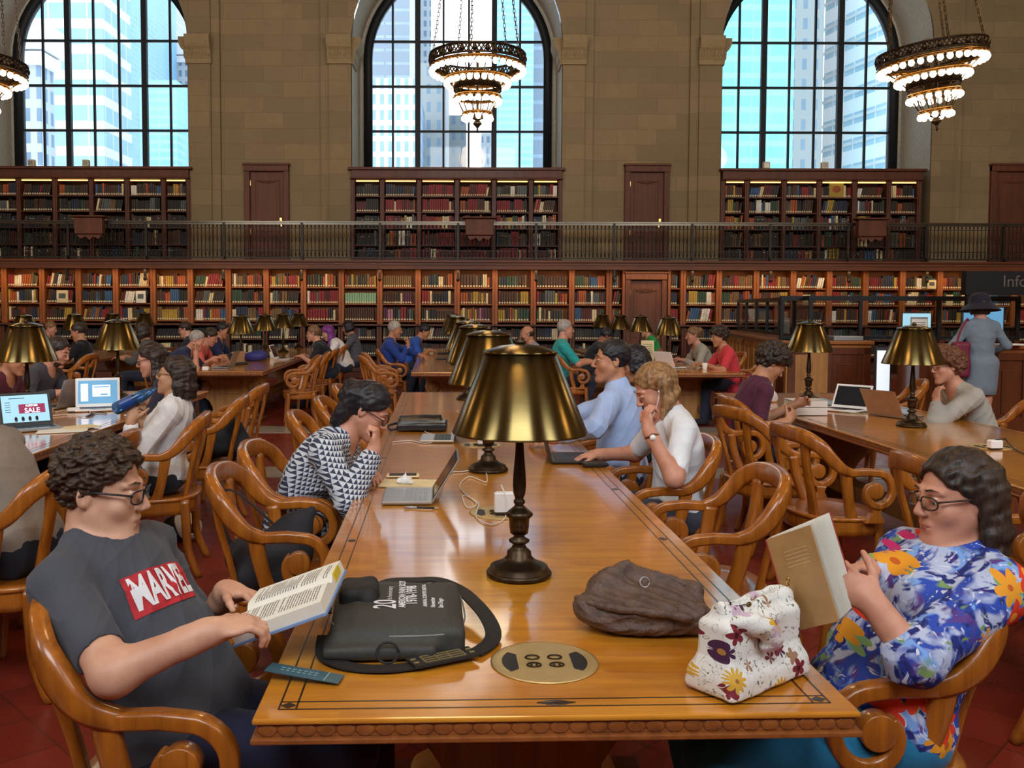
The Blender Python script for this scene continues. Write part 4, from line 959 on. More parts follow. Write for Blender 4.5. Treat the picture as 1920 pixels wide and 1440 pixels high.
def person(label, hip, face, lean=0, bend=0, head=(0, 0, 0), sc=1., girth=1., sh=.185, skin='fair', hair=('short', 'dark'), h=.011, hands=None, top=None, sleeve=1.25, trousers='2a2e3e',
           stand=False, bust=0, knees=None, glasses=None, beard=None, neck=.0, topname='shirt', collar=None, fold=None, skirt=None, feet=True, twist=0, nl=.16, shrug=0, face_detail=None, twist_lean=None, hat=None, puff=0, group=None, shoecol='26242a'):
    P = Person(); g = math.radians(face); f0 = np.array([math.cos(g), math.sin(g), 0]); l0 = np.cross(UPV, f0)
    root = thing('person', label, 'person', tuple(hip[:2])+(0,)); P.root = root; hip = np.array([0, 0, hip[2]]); P.off = V3(root.location)
    W_ = lambda p: V3(p)-P.off
    u0 = rot(UPV, l0, lean*.8); um = rot(UPV, l0, lean+bend*.5); u1 = rot(UPV, l0, lean+bend)
    f1 = rot(f0, UPV, twist); l1 = np.cross(UPV, f1); f1 = nrm(np.cross(l1, u1)); fm = nrm(np.cross(l0, um)); fp = nrm(np.cross(l0, u0))
    wst = hip+u0*.17*sc; ch = wst+um*.17*sc; nk = ch+u1*.19*sc
    hf = rot(f0, UPV, head[0]+twist); hl = np.cross(UPV, hf); hf = rot(hf, hl, head[1]); hu = np.cross(hf, hl); hl2 = rot(hl, hf, head[2]); hu = rot(hu, hf, head[2]); hl = hl2
    hc = nk+nrm(u1*.6+hu*.6+UPV*.3)*nl*sc+hf*(.028+neck)*sc
    P.hc, P.hf, P.hl, P.hu, P.nk, P.u1, P.f1, P.l1, P.ch, P.hip, P.l0, P.f0, P.sc, P.wst = hc, hf, hl, hu, nk, u1, f1, l1, ch, hip, l0, f0, sc, wst
    HD = lambda x, y, z: hc+(hl*-x+hf*y+hu*z)*sc*1.02      # x to the person's right
    HA = (-hl, hf, hu)
    shd = {s: nk-u1*(.078-shrug)*sc+l1*(sh-.012)*sc*s for s in (1, -1)}   # +1 left
    AL, FL = .29*sc, .255*sc; J = {}
    for s in (1, -1):
        hd = (hands or {}).get('L' if s > 0 else 'R')
        if hd is None:
            wr = hip+f0*.33*sc+l0*.13*s*sc+UPV*(.12 if not stand else -.1)*sc; hint = -f0*.5+l0*s-UPV*.6; hd = dict(d=nrm(f0-l0*s*.4), n=-UPV)
            if stand: wr = shd[s]+l0*s*.08-UPV*.5*sc+f0*.06; hd = dict(d=-UPV, n=-l0*s); hint = -f0
        else: wr = W_(hd['w']); hint = V3(hd.get('hint', -f0*.4+l0*s*.6-UPV))
        el, wr = ik(shd[s], wr, AL, FL, hint)
        if hd.get('el') is not None: el, wr = W_(hd['el']), W_(hd['w'])
        J[s] = (el, wr, hd)
    P.J = J; P.shd = shd
    # legs
    LG = {}
    for s in (1, -1):
        hj = hip+l0*.09*s*sc-UPV*.01
        if stand: kn = hj+f0*.02-UPV*.42*sc; an = hj-f0*.02-UPV*.83*sc; an[2] = max(an[2], .07)
        else:
            kn = hip+f0*.43*sc+l0*.12*s*sc+UPV*(-.01); kn = W_(knees[0 if s > 0 else 1]) if knees else kn
            an = kn+f0*(.03 if s > 0 else -.12)*sc; an = np.array([an[0], an[1], .075])
        LG[s] = (hj, kn, an)
    P.LG = LG
    def torso(S_, d=0, low=True):
        if low: S_.ell(hip+u0*.02*sc, (.165*sc*girth+d, .12*sc*girth+d, .088*sc+d), (l0, fp, u0), .05)
        S_.ell(wst+fp*.015*girth, ((.142+puff*.5)*sc*girth+d, .112*sc*girth*(1.1 if girth > 1 else 1)+d, .15*sc+d), (l0, fm, um), .06)
        S_.ell(ch, (.155*sc*girth**.6+d, .114*sc*girth**.7+d, .17*sc+d), (l1, f1, u1), .06)
        S_.ell(ch+u1*.105*sc, ((sh-.03)*sc+d, .088*sc+d, .075*sc+d), (l1, f1, u1), .05)
        for s in (1, -1):
            S_.cap(nk-u1*.06*sc, shd[s], .062*sc+d, .05*sc+d, .04); S_.cap(nk+u1*.02*sc, shd[s]+u1*.01, .035*sc+d*.6, .03*sc+d*.6, .05)
            if bust: S_.ell(ch+u1*.0+f1*(.085+bust*.3)*sc+l1*.072*s*sc, (.068*sc+d+bust*.2, .055*sc+d+bust*.4, .064*sc+d+bust*.2), (l1, f1, u1), .045)
        S_.cap(nk-u1*.06*sc, nk+u1*.0*sc, .07*sc+d, .058*sc+d*.5, .04)
    def arm(S_, s, d=0, t0=0, t1=2., k=.03):
        el, wr, _ = J[s]; a = shd[s]
        if t1 <= 1: S_.cap(a, a+(el-a)*t1, .056*sc*girth**.4+d, (.056-.012*t1)*sc*girth**.4+d*1.3, k)
        else:
            S_.cap(a, el, .055*sc*girth**.4+d, .043*sc*girth**.3+d, k); S_.cap(el, el+(wr-el)*min(1, t1-1)*.96, .044*sc*girth**.3+d, (.044-.016*(t1-1))*sc+d, k)
    def leg(S_, s, d=0, t1=2):
        hj, kn, an = LG[s]
        S_.cap(hj+UPV*.006, kn, .08*sc*girth**.5+d, .058*sc+d, .05); S_.cap(kn, kn+(an-kn)*(t1-1), .057*sc+d, (.057-.018*(t1-1))*sc+d*1.4, .03)
    # body
    B = Sdf(.03); torso(B)
    for s in (1, -1):
        arm(B, s); leg(B, s)
        el, wr, hd = J[s]
        d = V3(hd.get('d', wr-el)); n = V3(hd.get('n', -UPV)); th = V3(hd.get('t', UPV if abs(nrm(n)@UPV) < .8 else -l0*s))
        S0 = s; B.cap(wr-(nrm(wr-el))*.05, wr+nrm(d)*.01, .029*sc, .026*sc, .02); add_hand(B, wr, d, n, th, hd.get('curl', (25, 30, 20)), sc, hd.get('spread', 1), hd.get('tc', 25))
        hj, kn, an = LG[s]; an = an-UPV*.02
        B.cap(an, an+f0*.1*sc-UPV*.015, .035*sc, .03*sc, .03)
    B.cap(nk-u1*.03*sc, HD(0, -.022, -.06), .06*sc, .055*sc, .025)
    if girth > 1.1: B.cap(nk+u1*.01+f1*.01, HD(0, -.004, -.098), .048*sc, .03*sc, .025)
    B.ell(HD(0, -.014, .035), (.0745*sc, .094*sc, .088*sc), HA, .02); B.ell(HD(0, .028, -.03), (.0615*sc, .062*sc, .085*sc), HA, .03)
    fat = .004 if girth > 1.05 else 0
    B.ell(HD(0, .079, -.106), (.024*sc+fat, .02*sc, .019*sc), HA, .018); B.ell(HD(0, .063, -.062), (.034*sc, .031*sc, .032*sc), HA, .02)
    for s in (1, -1):
        B.cap(HD(.049*s, .006, -.045), HD(.02*s, .066, -.1), .018*sc+fat, .014*sc+fat, .03); B.ell(HD(.036*s, .058, -.026), (.024*sc+fat, .022*sc, .024*sc), HA, .025)
        B.cap(HD(.012*s, .084, .031), HD(.044*s, .07, .030), .010*sc, .008*sc, .012)
        if h < .009: B.ell(HD(.031*s, .092, .010), (.017*sc, .014*sc, .0105*sc), HA, .008, -1)
        B.ell(HD(.031*s, .0715, .009), (.0155*sc, .0135*sc, .0125*sc), HA, .004)
        B.ell(HD(.0745*s, -.012, -.002), (.010*sc, .019*sc, .031*sc), (nrm(-hl+hf*.35*s), nrm(hf+hl*.35*s), hu), .006)
        if h < .006: B.ell(HD(.083*s, -.008, .002), (.006*sc, .011*sc, .02*sc), HA, .003, -1)
    B.cap(HD(0, .088, .018), HD(0, .112, -.021), .0085*sc, .0105*sc, .01)
    for s in (1, -1): B.ell(HD(.011*s, .101, -.027), (.0085*sc, .011*sc, .0075*sc), HA, .008)
    B.cap(HD(-.016, .0885, -.056), HD(.016, .0885, -.056), .0085*sc, .0085*sc, .01); B.cap(HD(-.013, .0865, -.069), HD(.013, .0865, -.069), .0085*sc, .0085*sc, .01)
    if h < .007: B.cap(HD(-.022, .0945, -.0625), HD(.022, .0945, -.0625), .0022, .0022, .003, -1)
    P.body = B.mesh(h, 'body', SK[skin], root)
    # small face parts
    if h < .009:
        for s in (1, -1):
            mb = MB(); T = frame(HD(.031*s, .0755, .0085), x=-hl, y=hf); mb.ell((0, 0, 0), (.0125*sc,)*3, 12, 8, 0, T); mb.ell((0, .008*sc, -.0035), (.0058*sc, .0045*sc, .0058*sc), 10, 6, 1, T); mb.build('eye', [EYE_W, EYE_D], root)
            ld = Sdf(.003); ld.cap(HD(.019*s, .0855, .0125), HD(.032*s, .089, .0145), .0042*sc); ld.cap(HD(.032*s, .089, .0145), HD(.045*s, .081, .0115), .0042*sc); ld.mesh(.0022, 'eyelid', SK[skin], root)
            eb = Sdf(.004); eb.cap(HD(.013*s, .0945, .0355), HD(.032*s, .0905, .0395), .0028*sc); eb.cap(HD(.032*s, .0905, .0395), HD(.048*s, .0765, .0345), .0028*sc, .0015*sc); eb.mesh(.0026, 'eyebrow', HR[hair[1]] if hair[1] != 'purple' else HR['dark'], root)
        lp_ = Sdf(.003); q = .0925
        for z, r, w in ((-.0585, .0042, .021), (-.0665, .005, .018)): lp_.cap(HD(-w, q-.0045, -.062), HD(-.005, q+.0025, z), .002*sc, r*sc); lp_.cap(HD(-.005, q+.0025, z), HD(.005, q+.0025, z), r*sc); lp_.cap(HD(.005, q+.0025, z), HD(w, q-.0045, -.062), r*sc, .002*sc)
        lp_.mesh(.0025, 'lips', LIP, root)
    # clothes
    dT = .014
    if trousers:
        T_ = Sdf(.03); T_.ell(hip+u0*.02*sc, (.165*sc*girth+.01, .125*sc*girth+.01, .092*sc+.006), (l0, fp, u0), .05)
        if skirt:
            kz = skirt
            for s in (1, -1): leg(T_, s, .03, 1)
            T_.cap(hip-UPV*.02, np.array([hip[0], hip[1], kz+.1]), .16*sc, .155*sc, .08); T_.half((0, 0, kz), (0, 0, -1))
        else:
            for s in (1, -1): leg(T_, s, .011, 1.93)
        P.trousers = T_.mesh(max(h, .006), 'skirt' if skirt else 'trousers', (cloth('cloth_'+trousers, srgb(trousers)) if isinstance(trousers, str) else trousers), root, folds(.003, 30, 3) if h < .009 else None)
    if feet:
        for s in (1, -1):
            hj, kn, an = LG[s]; F_ = Sdf(.03); a2 = np.array([an[0], an[1], .062]); F_.cap(a2, a2+f0*.13*sc-UPV*.02, .045, .04); F_.cap(a2-f0*.03-UPV*.015, a2+f0*.02-UPV*.015, .045, .045); F_.half((0, 0, .012), (0, 0, -1))
            F_.mesh(.009, 'shoe', cloth('shoe_'+shoecol, srgb(shoecol)), root)
    if top is not None:
        T_ = Sdf(.03); torso(T_, dT)
        if not stand: T_.ell(hip+u0*.06*sc+fp*.02, (.162*sc*girth+dT, .125*sc*girth+dT, .1*sc+dT), (l0, fp, u0), .05)
        for s in (1, -1): arm(T_, s, dT-.006+puff, 0, sleeve)
        if collar: T_.cap(nk-u1*.03, nk+u1*.028*sc-f1*.004, .078*sc, .066*sc, .015); T_.cap(nk+u1*.0, nk+u1*.16*sc+f1*.02, .062*sc, .066*sc, .004, -1); T_.cap(nk-u1*.05+f1*.075, nk+u1*.08+f1*.08, .012, .035, .004, -1)
        else: T_.cap(nk-u1*.03*sc+f1*.035, nk+u1*.14*sc+f1*.09, .066*sc, .09*sc, .008, -1); T_.cap(nk-u1*.005*sc, nk+u1*.14*sc, .07*sc, .075*sc, .008, -1)
        if sleeve <= 1:
            for s in (1, -1):
                a = shd[s]; el = J[s][0]; e = a+(el-a)*sleeve; T_.ell(e+(el-a)*.16, (.075*sc, .075*sc, .03), (nrm(np.cross(el-a, UPV+.01)), nrm(np.cross(el-a, np.cross(el-a, UPV+.01))), nrm(el-a)), .004, -1)
        P.top = T_.mesh(h, topname, top if not isinstance(top, str) else cloth('cloth_'+top, srgb(top)), root, fold or (wrinkle(.0055, 24, len(label)) if h < .009 else folds(.004, 26, 5)))
    # hair
    st, hc_ = hair[:2]; hm = HR[hc_]; Hs = Sdf(.02); rr = random.Random(3); hh = max(h*.8, .0032)
    def strand(pts, r0, r1): Hs.poly(pts, [r0+(r1-r0)*i/(len(pts)-1) for i in range(len(pts))], .02)
    dn = -UPV
    if st != 'bald':
        vol = {'short': .008, 'curly': .010, 'bigcurl': .03, 'long': .014, 'pony': .013, 'bob': .016, 'updo': .01}.get(st, .01)
        Hs.ell(HD(0, -.017, .04), (.0755*sc+vol, .0965*sc+vol, .0885*sc+vol), HA, .02)
        if st in ('curly', 'bigcurl'):
            nb = 260 if st == 'curly' else 200
            for i in range(nb):
                v = nrm([rr.gauss(0, 1), rr.gauss(-.25, 1), rr.gauss(.45, .8)]); q = HD(v[0]*(.078*1+vol), -.017+v[1]*(.098+vol), .038+v[2]*(.09+vol))
                if v[2] < -.45 and v[1] > -.3: continue
                Hs.ell(q, (rr.uniform(.006, .011)*(1.8 if st == 'bigcurl' else .8),)*3, None, .012)
        Hs.ell(HD(0, .108, -.018), (.088*sc, .08*sc, .114*sc), HA, .012, -1)         # the face stays clear
        fr = hair[2] if len(hair) > 2 else 0
        Hs.cap(HD(-.1, .075, -.03), HD(.1, .075, -.03), .072*sc, .072*sc, .015, -1)
        for s in (1, -1): Hs.ell(HD(.085*s, .012, -.045), (.035*sc, .048*sc, .05*sc), HA, .008, -1)
        Hs.half(HD(0, -.05, -.085), hu*-1+hf*.35, .01) if st in ('short', 'curly', 'pony', 'updo', 'bigcurl') else None
        if st in ('long', 'bob', 'fall'):
            L = hair[3] if len(hair) > 3 else .2
            for i in range(15):
                a = R(-150+300*i/14); x, y = math.sin(a)*-.082, -math.cos(a)*.092-.018
                if y > (.045 if st == 'bob' else .0): continue
                p0 = HD(x, y, .02); out = nrm(p0-HD(0, -.018, .02)); p1 = p0+out*.012+dn*.4*L-hu*.02; p2 = p0+out*.008+dn*L
                strand([HD(x*.9, y*.9, .06), p0, p1, p2], .024*sc, .014*sc)
            if st == 'fall': pass
            Hs.ell(HD(0, .1, -.05), (.09*sc, .078*sc, .13*sc), HA, .012, -1)
        if st == 'pony':
            pb = HD(0, -.13, .05); Hs.ell(HD(0, -.112, .055), (.03, .03, .03), None, .02)
            strand([pb, pb+dn*.06-hf*.03, pb+dn*.16-hf*.01, pb+dn*.22+hf*.01], .038, .016); [strand([HD(x, -.1, .03), HD(x, -.085, -.06), nk-f1*.075+u1*.03-l1*x], .042, .03) for x in (-.045, .0, .045)]
        if st == 'updo': Hs.ell(HD(0, -.115, .06), (.05, .045, .045), HA, .02)
        P.hair = Hs.mesh(hh, 'hair', hm, root, (folds(.0035, 200, 2) if 'curl' in st else folds(.0022, 90, 2)) if h < .009 else None)
    else:
        Hs.ell(HD(0, -.025, .01), (.0755*sc+.006, .0965*sc+.004, .06*sc), HA, .02); Hs.half(HD(0, 0, .035), hu); Hs.half(HD(0, .01, 0), hf); Hs.half(HD(0, 0, -.05), -hu)
        P.hair = Hs.mesh(hh, 'hair', hm, root)
    if beard:
        b = Sdf(.015); b.ell(HD(0, .045, -.085), (.05*sc, .05*sc, .045*sc), HA)
        for s in (1, -1): b.cap(HD(.058*s, .0, -.03), HD(.03*s, .055, -.09), .015, .02)
        b.cap(HD(-.02, .088, -.05), HD(.02, .088, -.05), .008); b.ell(HD(0, .1, -.0655), (.022, .02, .010), HA, .005, -1); b.half(HD(0, 0, -.045), hu, .02) if False else None
        b.mesh(hh, 'beard', HR[beard], root)
    if glasses:
        gm = plain('glasses_frame_'+glasses, srgb(glasses), .3, .2); mb = MB(); lens = MB()
        for s in (1, -1):
            loop = [HD(.033*s+.025*math.copysign(abs(math.cos(a))**.6, math.cos(a)), .104-.012*abs(math.cos(a))*(1 if math.cos(a)*s > 0 else 0), .006+.0165*math.copysign(abs(math.sin(a))**.7, math.sin(a))) for a in [2*PI*k/20 for k in range(21)]]
            mb.tube(loop, .0022*sc, 6); lens.add(loop[:20], [list(range(20))])
            mb.tube([HD(.058*s, .092, .012), HD(.074*s, .05, .014), HD(.0785*s, -.01, .012), HD(.078*s, -.03, -.008)], [.0028*sc]*4, 6)
        mb.tube([HD(-.009, .104, .008), HD(0, .108, .012), HD(.009, .104, .008)], .002, 6); gl = mb.build('glasses', gm, root); lens.build('lens', LENS, gl)
    if hat: hat(P, HD, HA)
    return P
# ---------------------------------------------------------------- who sits where
def T_(px, py, Y): return V3(atY(px, py, Y))
def jacket_mat():
    t = NT('triangle_tweed'); v = t.vec((1, 1, 1), (0, R(-8), 0)); x, y, z = t.sep(v)[:3]; s = 1/.021
    a = t.math('FRACT', t.math('MULTIPLY', t.math('ADD', x, t.math('MULTIPLY', y, .8)), s)); b = t.math('FRACT', t.math('MULTIPLY', z, s))
    tri = t.math('GREATER_THAN', t.math('ADD', a, t.math('SUBTRACT', 1, b)), 1.02)
    t.set(t.mix(tri, srgb(196, 200, 206), srgb(58, 64, 82)), .9, spec=.2); return t.m
def floral_mat(name, base, cols, sc, th, seed=0):
    """blotches and petals of several colours, each its own layer"""
    t = NT(name); c = base
    for i, (col, s, lo, d) in enumerate(cols):
        v = t.vec((s, s, s), (i*1.1, i*.7, i*.5), (i*3.7+seed, i*1.9, 0)); n = t.noise(v, sc, 2, .5, d)
        m = t.ramp(n, [(lo, (0, 0, 0, 1)), (lo+.025, (1, 1, 1, 1))]); c = t.mix(m, c, col)
    t.set(c, .8, spec=.2); return t.m
def flowers(t, c, v, scale, n_pet, r, col, heart=None, dens=.6, seed=0):
    """scattered rosettes: voronoi cells with petalled outline"""
    vo = t.add('TexVoronoi'); t.put(vo.inputs['Vector'], v); vo.inputs['Scale'].default_value = scale; vo.inputs['Randomness'].default_value = .85
    d = vo.outputs['Distance']; p = t.add('VectorMath', operation='SUBTRACT'); sv = t.add('VectorMath', operation='SCALE'); t.put(sv.inputs[0], v); sv.inputs['Scale'].default_value = scale
    t.put(p.inputs[0], sv.outputs[0]); sp = t.add('VectorMath', operation='SCALE'); t.put(sp.inputs[0], vo.outputs['Position']); sp.inputs['Scale'].default_value = scale; t.put(p.inputs[1], sp.outputs[0])
    x, y, z = t.sep(p.outputs[0])[:3]; an = t.math('ARCTAN2', z, x)
    pet = t.math('ABSOLUTE', t.math('SINE', t.math('MULTIPLY', an, n_pet/2.)))
    lim = t.math('MULTIPLY', t.math('ADD', .5, t.math('MULTIPLY', pet, .5)), r)
    keep = t.math('GREATER_THAN', t.sep(vo.outputs['Color'])[seed % 3], 1-dens)
    m = t.math('MULTIPLY', t.math('LESS_THAN', d, lim), keep); c = t.mix(m, c, col)
    if heart: c = t.mix(t.math('MULTIPLY', t.math('LESS_THAN', d, r*.28), keep), c, heart)
    return c
def blouse_mat():
    t = NT('tropical_print'); v = t.vec(); c = srgb(176, 186, 214)
    for i, (col, s, lo, ds) in enumerate(((srgb(46, 74, 168), 9, .47, 1.5), (srgb(34, 44, 112), 12, .53, 2), (srgb(120, 160, 220), 14, .56, 1), (srgb(90, 60, 130), 16, .6, 1), (srgb(120, 150, 92), 11, .62, 2), (srgb(206, 210, 226), 18, .61, 3))):
        n = t.noise(t.vec((1, 1, 1), (i, i*.7, i*.4), (i*3.1, 0, i)), s, 2, .5, ds); c = t.mix(t.ramp(n, [(lo, (0, 0, 0, 1)), (lo+.07, (1, 1, 1, 1))]), c, col)
    vs = lambda k: t.vec((1, .5, 1), (0, k*.3, 0), (k*.37, 0, k*.21))
    c = flowers(t, c, vs(1), 11, 7, .46, srgb(128, 170, 110), None, .3, 1); c = flowers(t, c, vs(2), 9.5, 6, .42, srgb(222, 150, 40), srgb(190, 90, 30), .5, 0)
    c = flowers(t, c, vs(3.3), 9, 5, .42, srgb(214, 58, 36), srgb(232, 150, 50), .48, 2); c = flowers(t, c, vs(5), 10, 5, .4, srgb(196, 44, 110), None, .16, 1)
    t.set(c, .75, spec=.25); return t.m
# -- front table
P1 = person('person in a grey printed T-shirt and glasses reading a thick open book', (-.69, 2.14, .545), -14, lean=-28, bend=-3, head=(14, 8, 0), sc=.98, girth=1.12, sh=.19, hair=('curly', 'curly'), h=.0034, glasses='2a2830', skin='fair',
    top=cloth('charcoal_marl', srgb(70, 72, 80)), sleeve=.72, trousers='24263c', topname='t_shirt', neck=.01, nl=.125, knees=((-.26, 2.2, .57), (-.28, 2.03, .57)),
    hands=dict(R=dict(w=(-.553, 1.885, .885), el=(-.735, 1.83, .818), d=(.85, .4, .1), n=(.1, .2, -1), curl=(35, 45, 30), t=(.2, 1, .3)), L=dict(w=(-.62, 2.27, .85), hint=(0, .5, -1), d=(.9, -.4, 0), n=(0, -.3, -1), curl=(30, 40, 30), t=(.5, -1, .3))))
P2 = person('person with dark hair and a bright floral blouse reading a tan covered book', (1.0, 2.2, .545), 196, lean=-36, bend=6, head=(-8, 6, 0), sc=.94, girth=1.14, sh=.17, bust=.05, hair=('fall', 'dark', 0, .2), h=.0036, glasses='3a2c24', skin='pink', neck=.015, nl=.135,
    top=blouse_mat(), sleeve=1.02, trousers='1f6f96', topname='blouse', puff=.012, knees=((.55, 2.0, .57), (.55, 2.3, .57)),
    hands=dict(L=dict(w=T_(1640, 1135, 2.02), el=T_(1712, 1232, 1.97), d=(-.62, .2, .55), n=(.1, .95, -.2), curl=(40, 50, 30), t=(-.4, .1, .9)), R=dict(w=T_(1638, 1068, 2.28), hint=(.2, .6, -1), d=(-.8, -.3, .1), n=(-.2, -.4, -.8), curl=(25, 35, 25), t=(-.3, -.9, .2))))
P3 = person('person in a black and white triangle patterned jacket bent over a laptop', (-.84, 4.2, .55), -8, lean=20, bend=24, head=(4, 34, 0), sc=.97, sh=.17, bust=.02, hair=('pony', 'black'), h=.0045, glasses='3a2a2a', skin='pink',
    top=jacket_mat(), sleeve=1.84, topname='jacket', puff=.014, trousers=jacket_mat(), knees=((-.42, 4.28, .57), (-.42, 4.05, .57)),
    hands=dict(R=dict(w=(-.425, 3.93, .955), hint=(-.1, -.5, -1), d=(.12, .1, 1), n=(-.9, .2, .3), curl=(75, 85, 50), t=(.2, .9, .3)), L=dict(w=(-.5, 4.2, .818), hint=(-.2, .5, -1), d=(.5, -.8, -.1), n=(0, 0, -1), curl=(30, 30, 20))))
P4 = person('person with long blond hair and earphones in a white T-shirt, hand on a mouse', (1.05, 4.5, .55), 186, lean=0, bend=16, nl=.135, head=(0, 32, 0), sc=.98, sh=.18, hair=('fall', 'blond', 0, .16), h=.0045, skin='pink', top='d8dade', sleeve=.8, topname='t_shirt', trousers='3a3c48', knees=((.6, 4.4, .57), (.6, 4.62, .57)),
    hands=dict(L=dict(w=T_(1216, 806, 4.2), hint=(.2, -.5, -1), d=(-.1, .15, 1), n=(.9, .4, 0), curl=(50, 60, 40), t=(-.2, 1, .2)), R=dict(w=(.66, 4.72, .805), hint=(.2, .7, -.5), d=(-1, .05, -.12), n=(0, 0, -1), curl=(28, 30, 22), t=(0, -1, 0))))
P5 = person('person in a light blue dress shirt sitting turned away, looking to one side', (.93, 5.5, .55), 152, lean=2, bend=6, head=(32, 2, 0), sc=1.02, girth=1.08, sh=.19, hair=('short', 'black'), h=.0055, skin='tan', top='9fb4dc', sleeve=1.8, collar=True, topname='dress_shirt', puff=.01, trousers='23242e',
    hands=dict(L=dict(w=(.47, 5.2, .818), hint=(-.1, -1, -.3), d=(-.9, .2, 0), n=(0, 0, -1)), R=dict(w=(.5, 5.9, .818), hint=(0, 1, -.3), d=(-.9, -.2, 0), n=(0, 0, -1))))
P6 = person('person with short black hair in dark clothes behind the light blue shirt', (1.36, 6.6, .55), 186, lean=8, bend=10, head=(0, 25, 0), sc=.95, sh=.17, hair=('bob', 'black', 0, .07), h=.007, skin='tan', top='2c2d36', sleeve=1.8, trousers='22232c', hands=dict(L=dict(w=(.78, 6.3, .818), hint=(.2, -.6, -.8)), R=dict(w=(.9, 6.75, .818), hint=(.2, .6, -.8))))
# -- left table
P7 = person('person in a white sweater and thin glasses drinking from a blue bottle', (-1.83, 5.4, .55), 186, lean=-6, bend=-4, nl=.135, head=(-4, -8, 0), sc=.92, sh=.165, bust=.015, hair=('fall', 'dark', 0, .13), h=.005, glasses='8a6a50', skin='olive', top='d6d2d0', sleeve=1.85, topname='sweater', puff=.012, trousers='22222a', knees=((-2.25, 5.3, .57), (-2.25, 5.5, .57)),
    hands=dict(L=dict(w=T_(246, 790, 5.06), el=T_(246, 862, 5.1), d=(.12, .12, 1), n=(.2, .95, 0), curl=(42, 42, 25), t=(.9, .2, .3)), R=dict(w=T_(272, 800, 5.42), hint=(-.1, .5, -1), d=(-.2, -.2, 1), n=(-.2, -.9, .1), curl=(42, 42, 25), t=(.9, 0, .3))))
P8 = person('person with long dark hair and dark framed glasses behind the white sweater', (-2.22, 7.0, .55), 190, lean=14, bend=14, head=(6, 16, 0), sc=.97, sh=.17, hair=('fall', 'dark', 0, .32), h=.007, glasses='221e20', skin='pink', top='2a2430', sleeve=1.85, trousers='20202a', hands=dict(L=dict(w=(-2.58, 6.8, .818), hint=(.1, -.6, -.7)), R=dict(w=(-2.6, 7.2, .818), hint=(.1, .6, -.7))))
P9 = person('person with a dark beard and grey sweater typing behind a silver laptop', (-4.07, 8.2, .55), -4, lean=18, bend=18, head=(0, 24, 0), sc=1.02, sh=.19, hair=('short', 'dark'), beard='dark', h=.007, skin='pink', top='46434c', sleeve=1.85, puff=.01, trousers='22242e', hands=dict(R=dict(w=(-3.62, 7.9, .818), hint=(-.2, -.7, -.6)), L=dict(w=(-3.6, 8.2, .818), hint=(-.2, .7, -.6))))
P10 = person('person in a maroon top behind the brass lamp at the picture edge', (-3.98, 7.3, .55), -4, lean=20, bend=14, head=(0, 18, 0), sc=.98, hair=('short', 'dark'), h=.009, skin='tan', top='56222e', sleeve=1.85, trousers='22242e', hands=dict(R=dict(w=(-3.55, 7.05, .818), hint=(-.2, -.7, -.6)), L=dict(w=(-3.55, 7.4, .818), hint=(-.2, .7, -.6))))
P11 = person('person in a taupe shirt seen from behind, cut by the picture edge', (-1.88, 3.78, .55), 176, lean=20, bend=10, head=(0, 20, 0), sc=1.02, girth=1.15, hair=('short', 'dark'), h=.007, skin='fair', top='85786c', sleeve=.8, topname='t_shirt', trousers='20212a', hands=dict(L=dict(w=(-2.52, 3.7, .818), hint=(.1, -.7, -.6)), R=dict(w=(-2.5, 4.0, .818), hint=(.1, .7, -.6))))
# -- right table
P27 = person('person with a mop of dark curls in a burgundy top, head bent to the phone', (2.0, 6.6, .55), 4, lean=4, bend=16, head=(0, 42, 0), sc=.97, sh=.165, hair=('bigcurl', 'dark'), h=.006, skin='tan', top='4c2034', sleeve=.7, topname='t_shirt', trousers='2c3040', hands=dict(R=dict(w=T_(1478, 790, 6.42), hint=(-.3, -.3, -1), d=(.5, .3, .5), n=(-.2, .9, .1), curl=(40, 40, 20)), L=dict(w=(2.42, 6.75, .86), hint=(-.3, .4, -1), d=(.6, -.4, .3), n=(0, -.9, 0), curl=(40, 40, 20))))
P28 = person('person in a grey cardigan and glasses leaning on one hand by the brass lamp', (3.86, 6.78, .55), 184, lean=22, bend=16, head=(0, 4, 8), sc=.96, sh=.17, hair=('bigcurl', 'auburn'), h=.006, glasses='6a4038', skin='pink', top='a39e94', sleeve=1.85, topname='cardigan', puff=.012, trousers='2a2c34',
    hands=dict(L=dict(w=T_(1756, 754, 6.6), el=T_(1752, 795, 6.52), d=(.1, .2, 1), n=(.95, .1, 0), curl=(30, 50, 30), t=(0, 1, .2)), R=dict(w=(3.6, 6.78, .818), hint=(.3, .7, -.6), d=(-.3, -.9, 0), n=(0, 0, -1))))
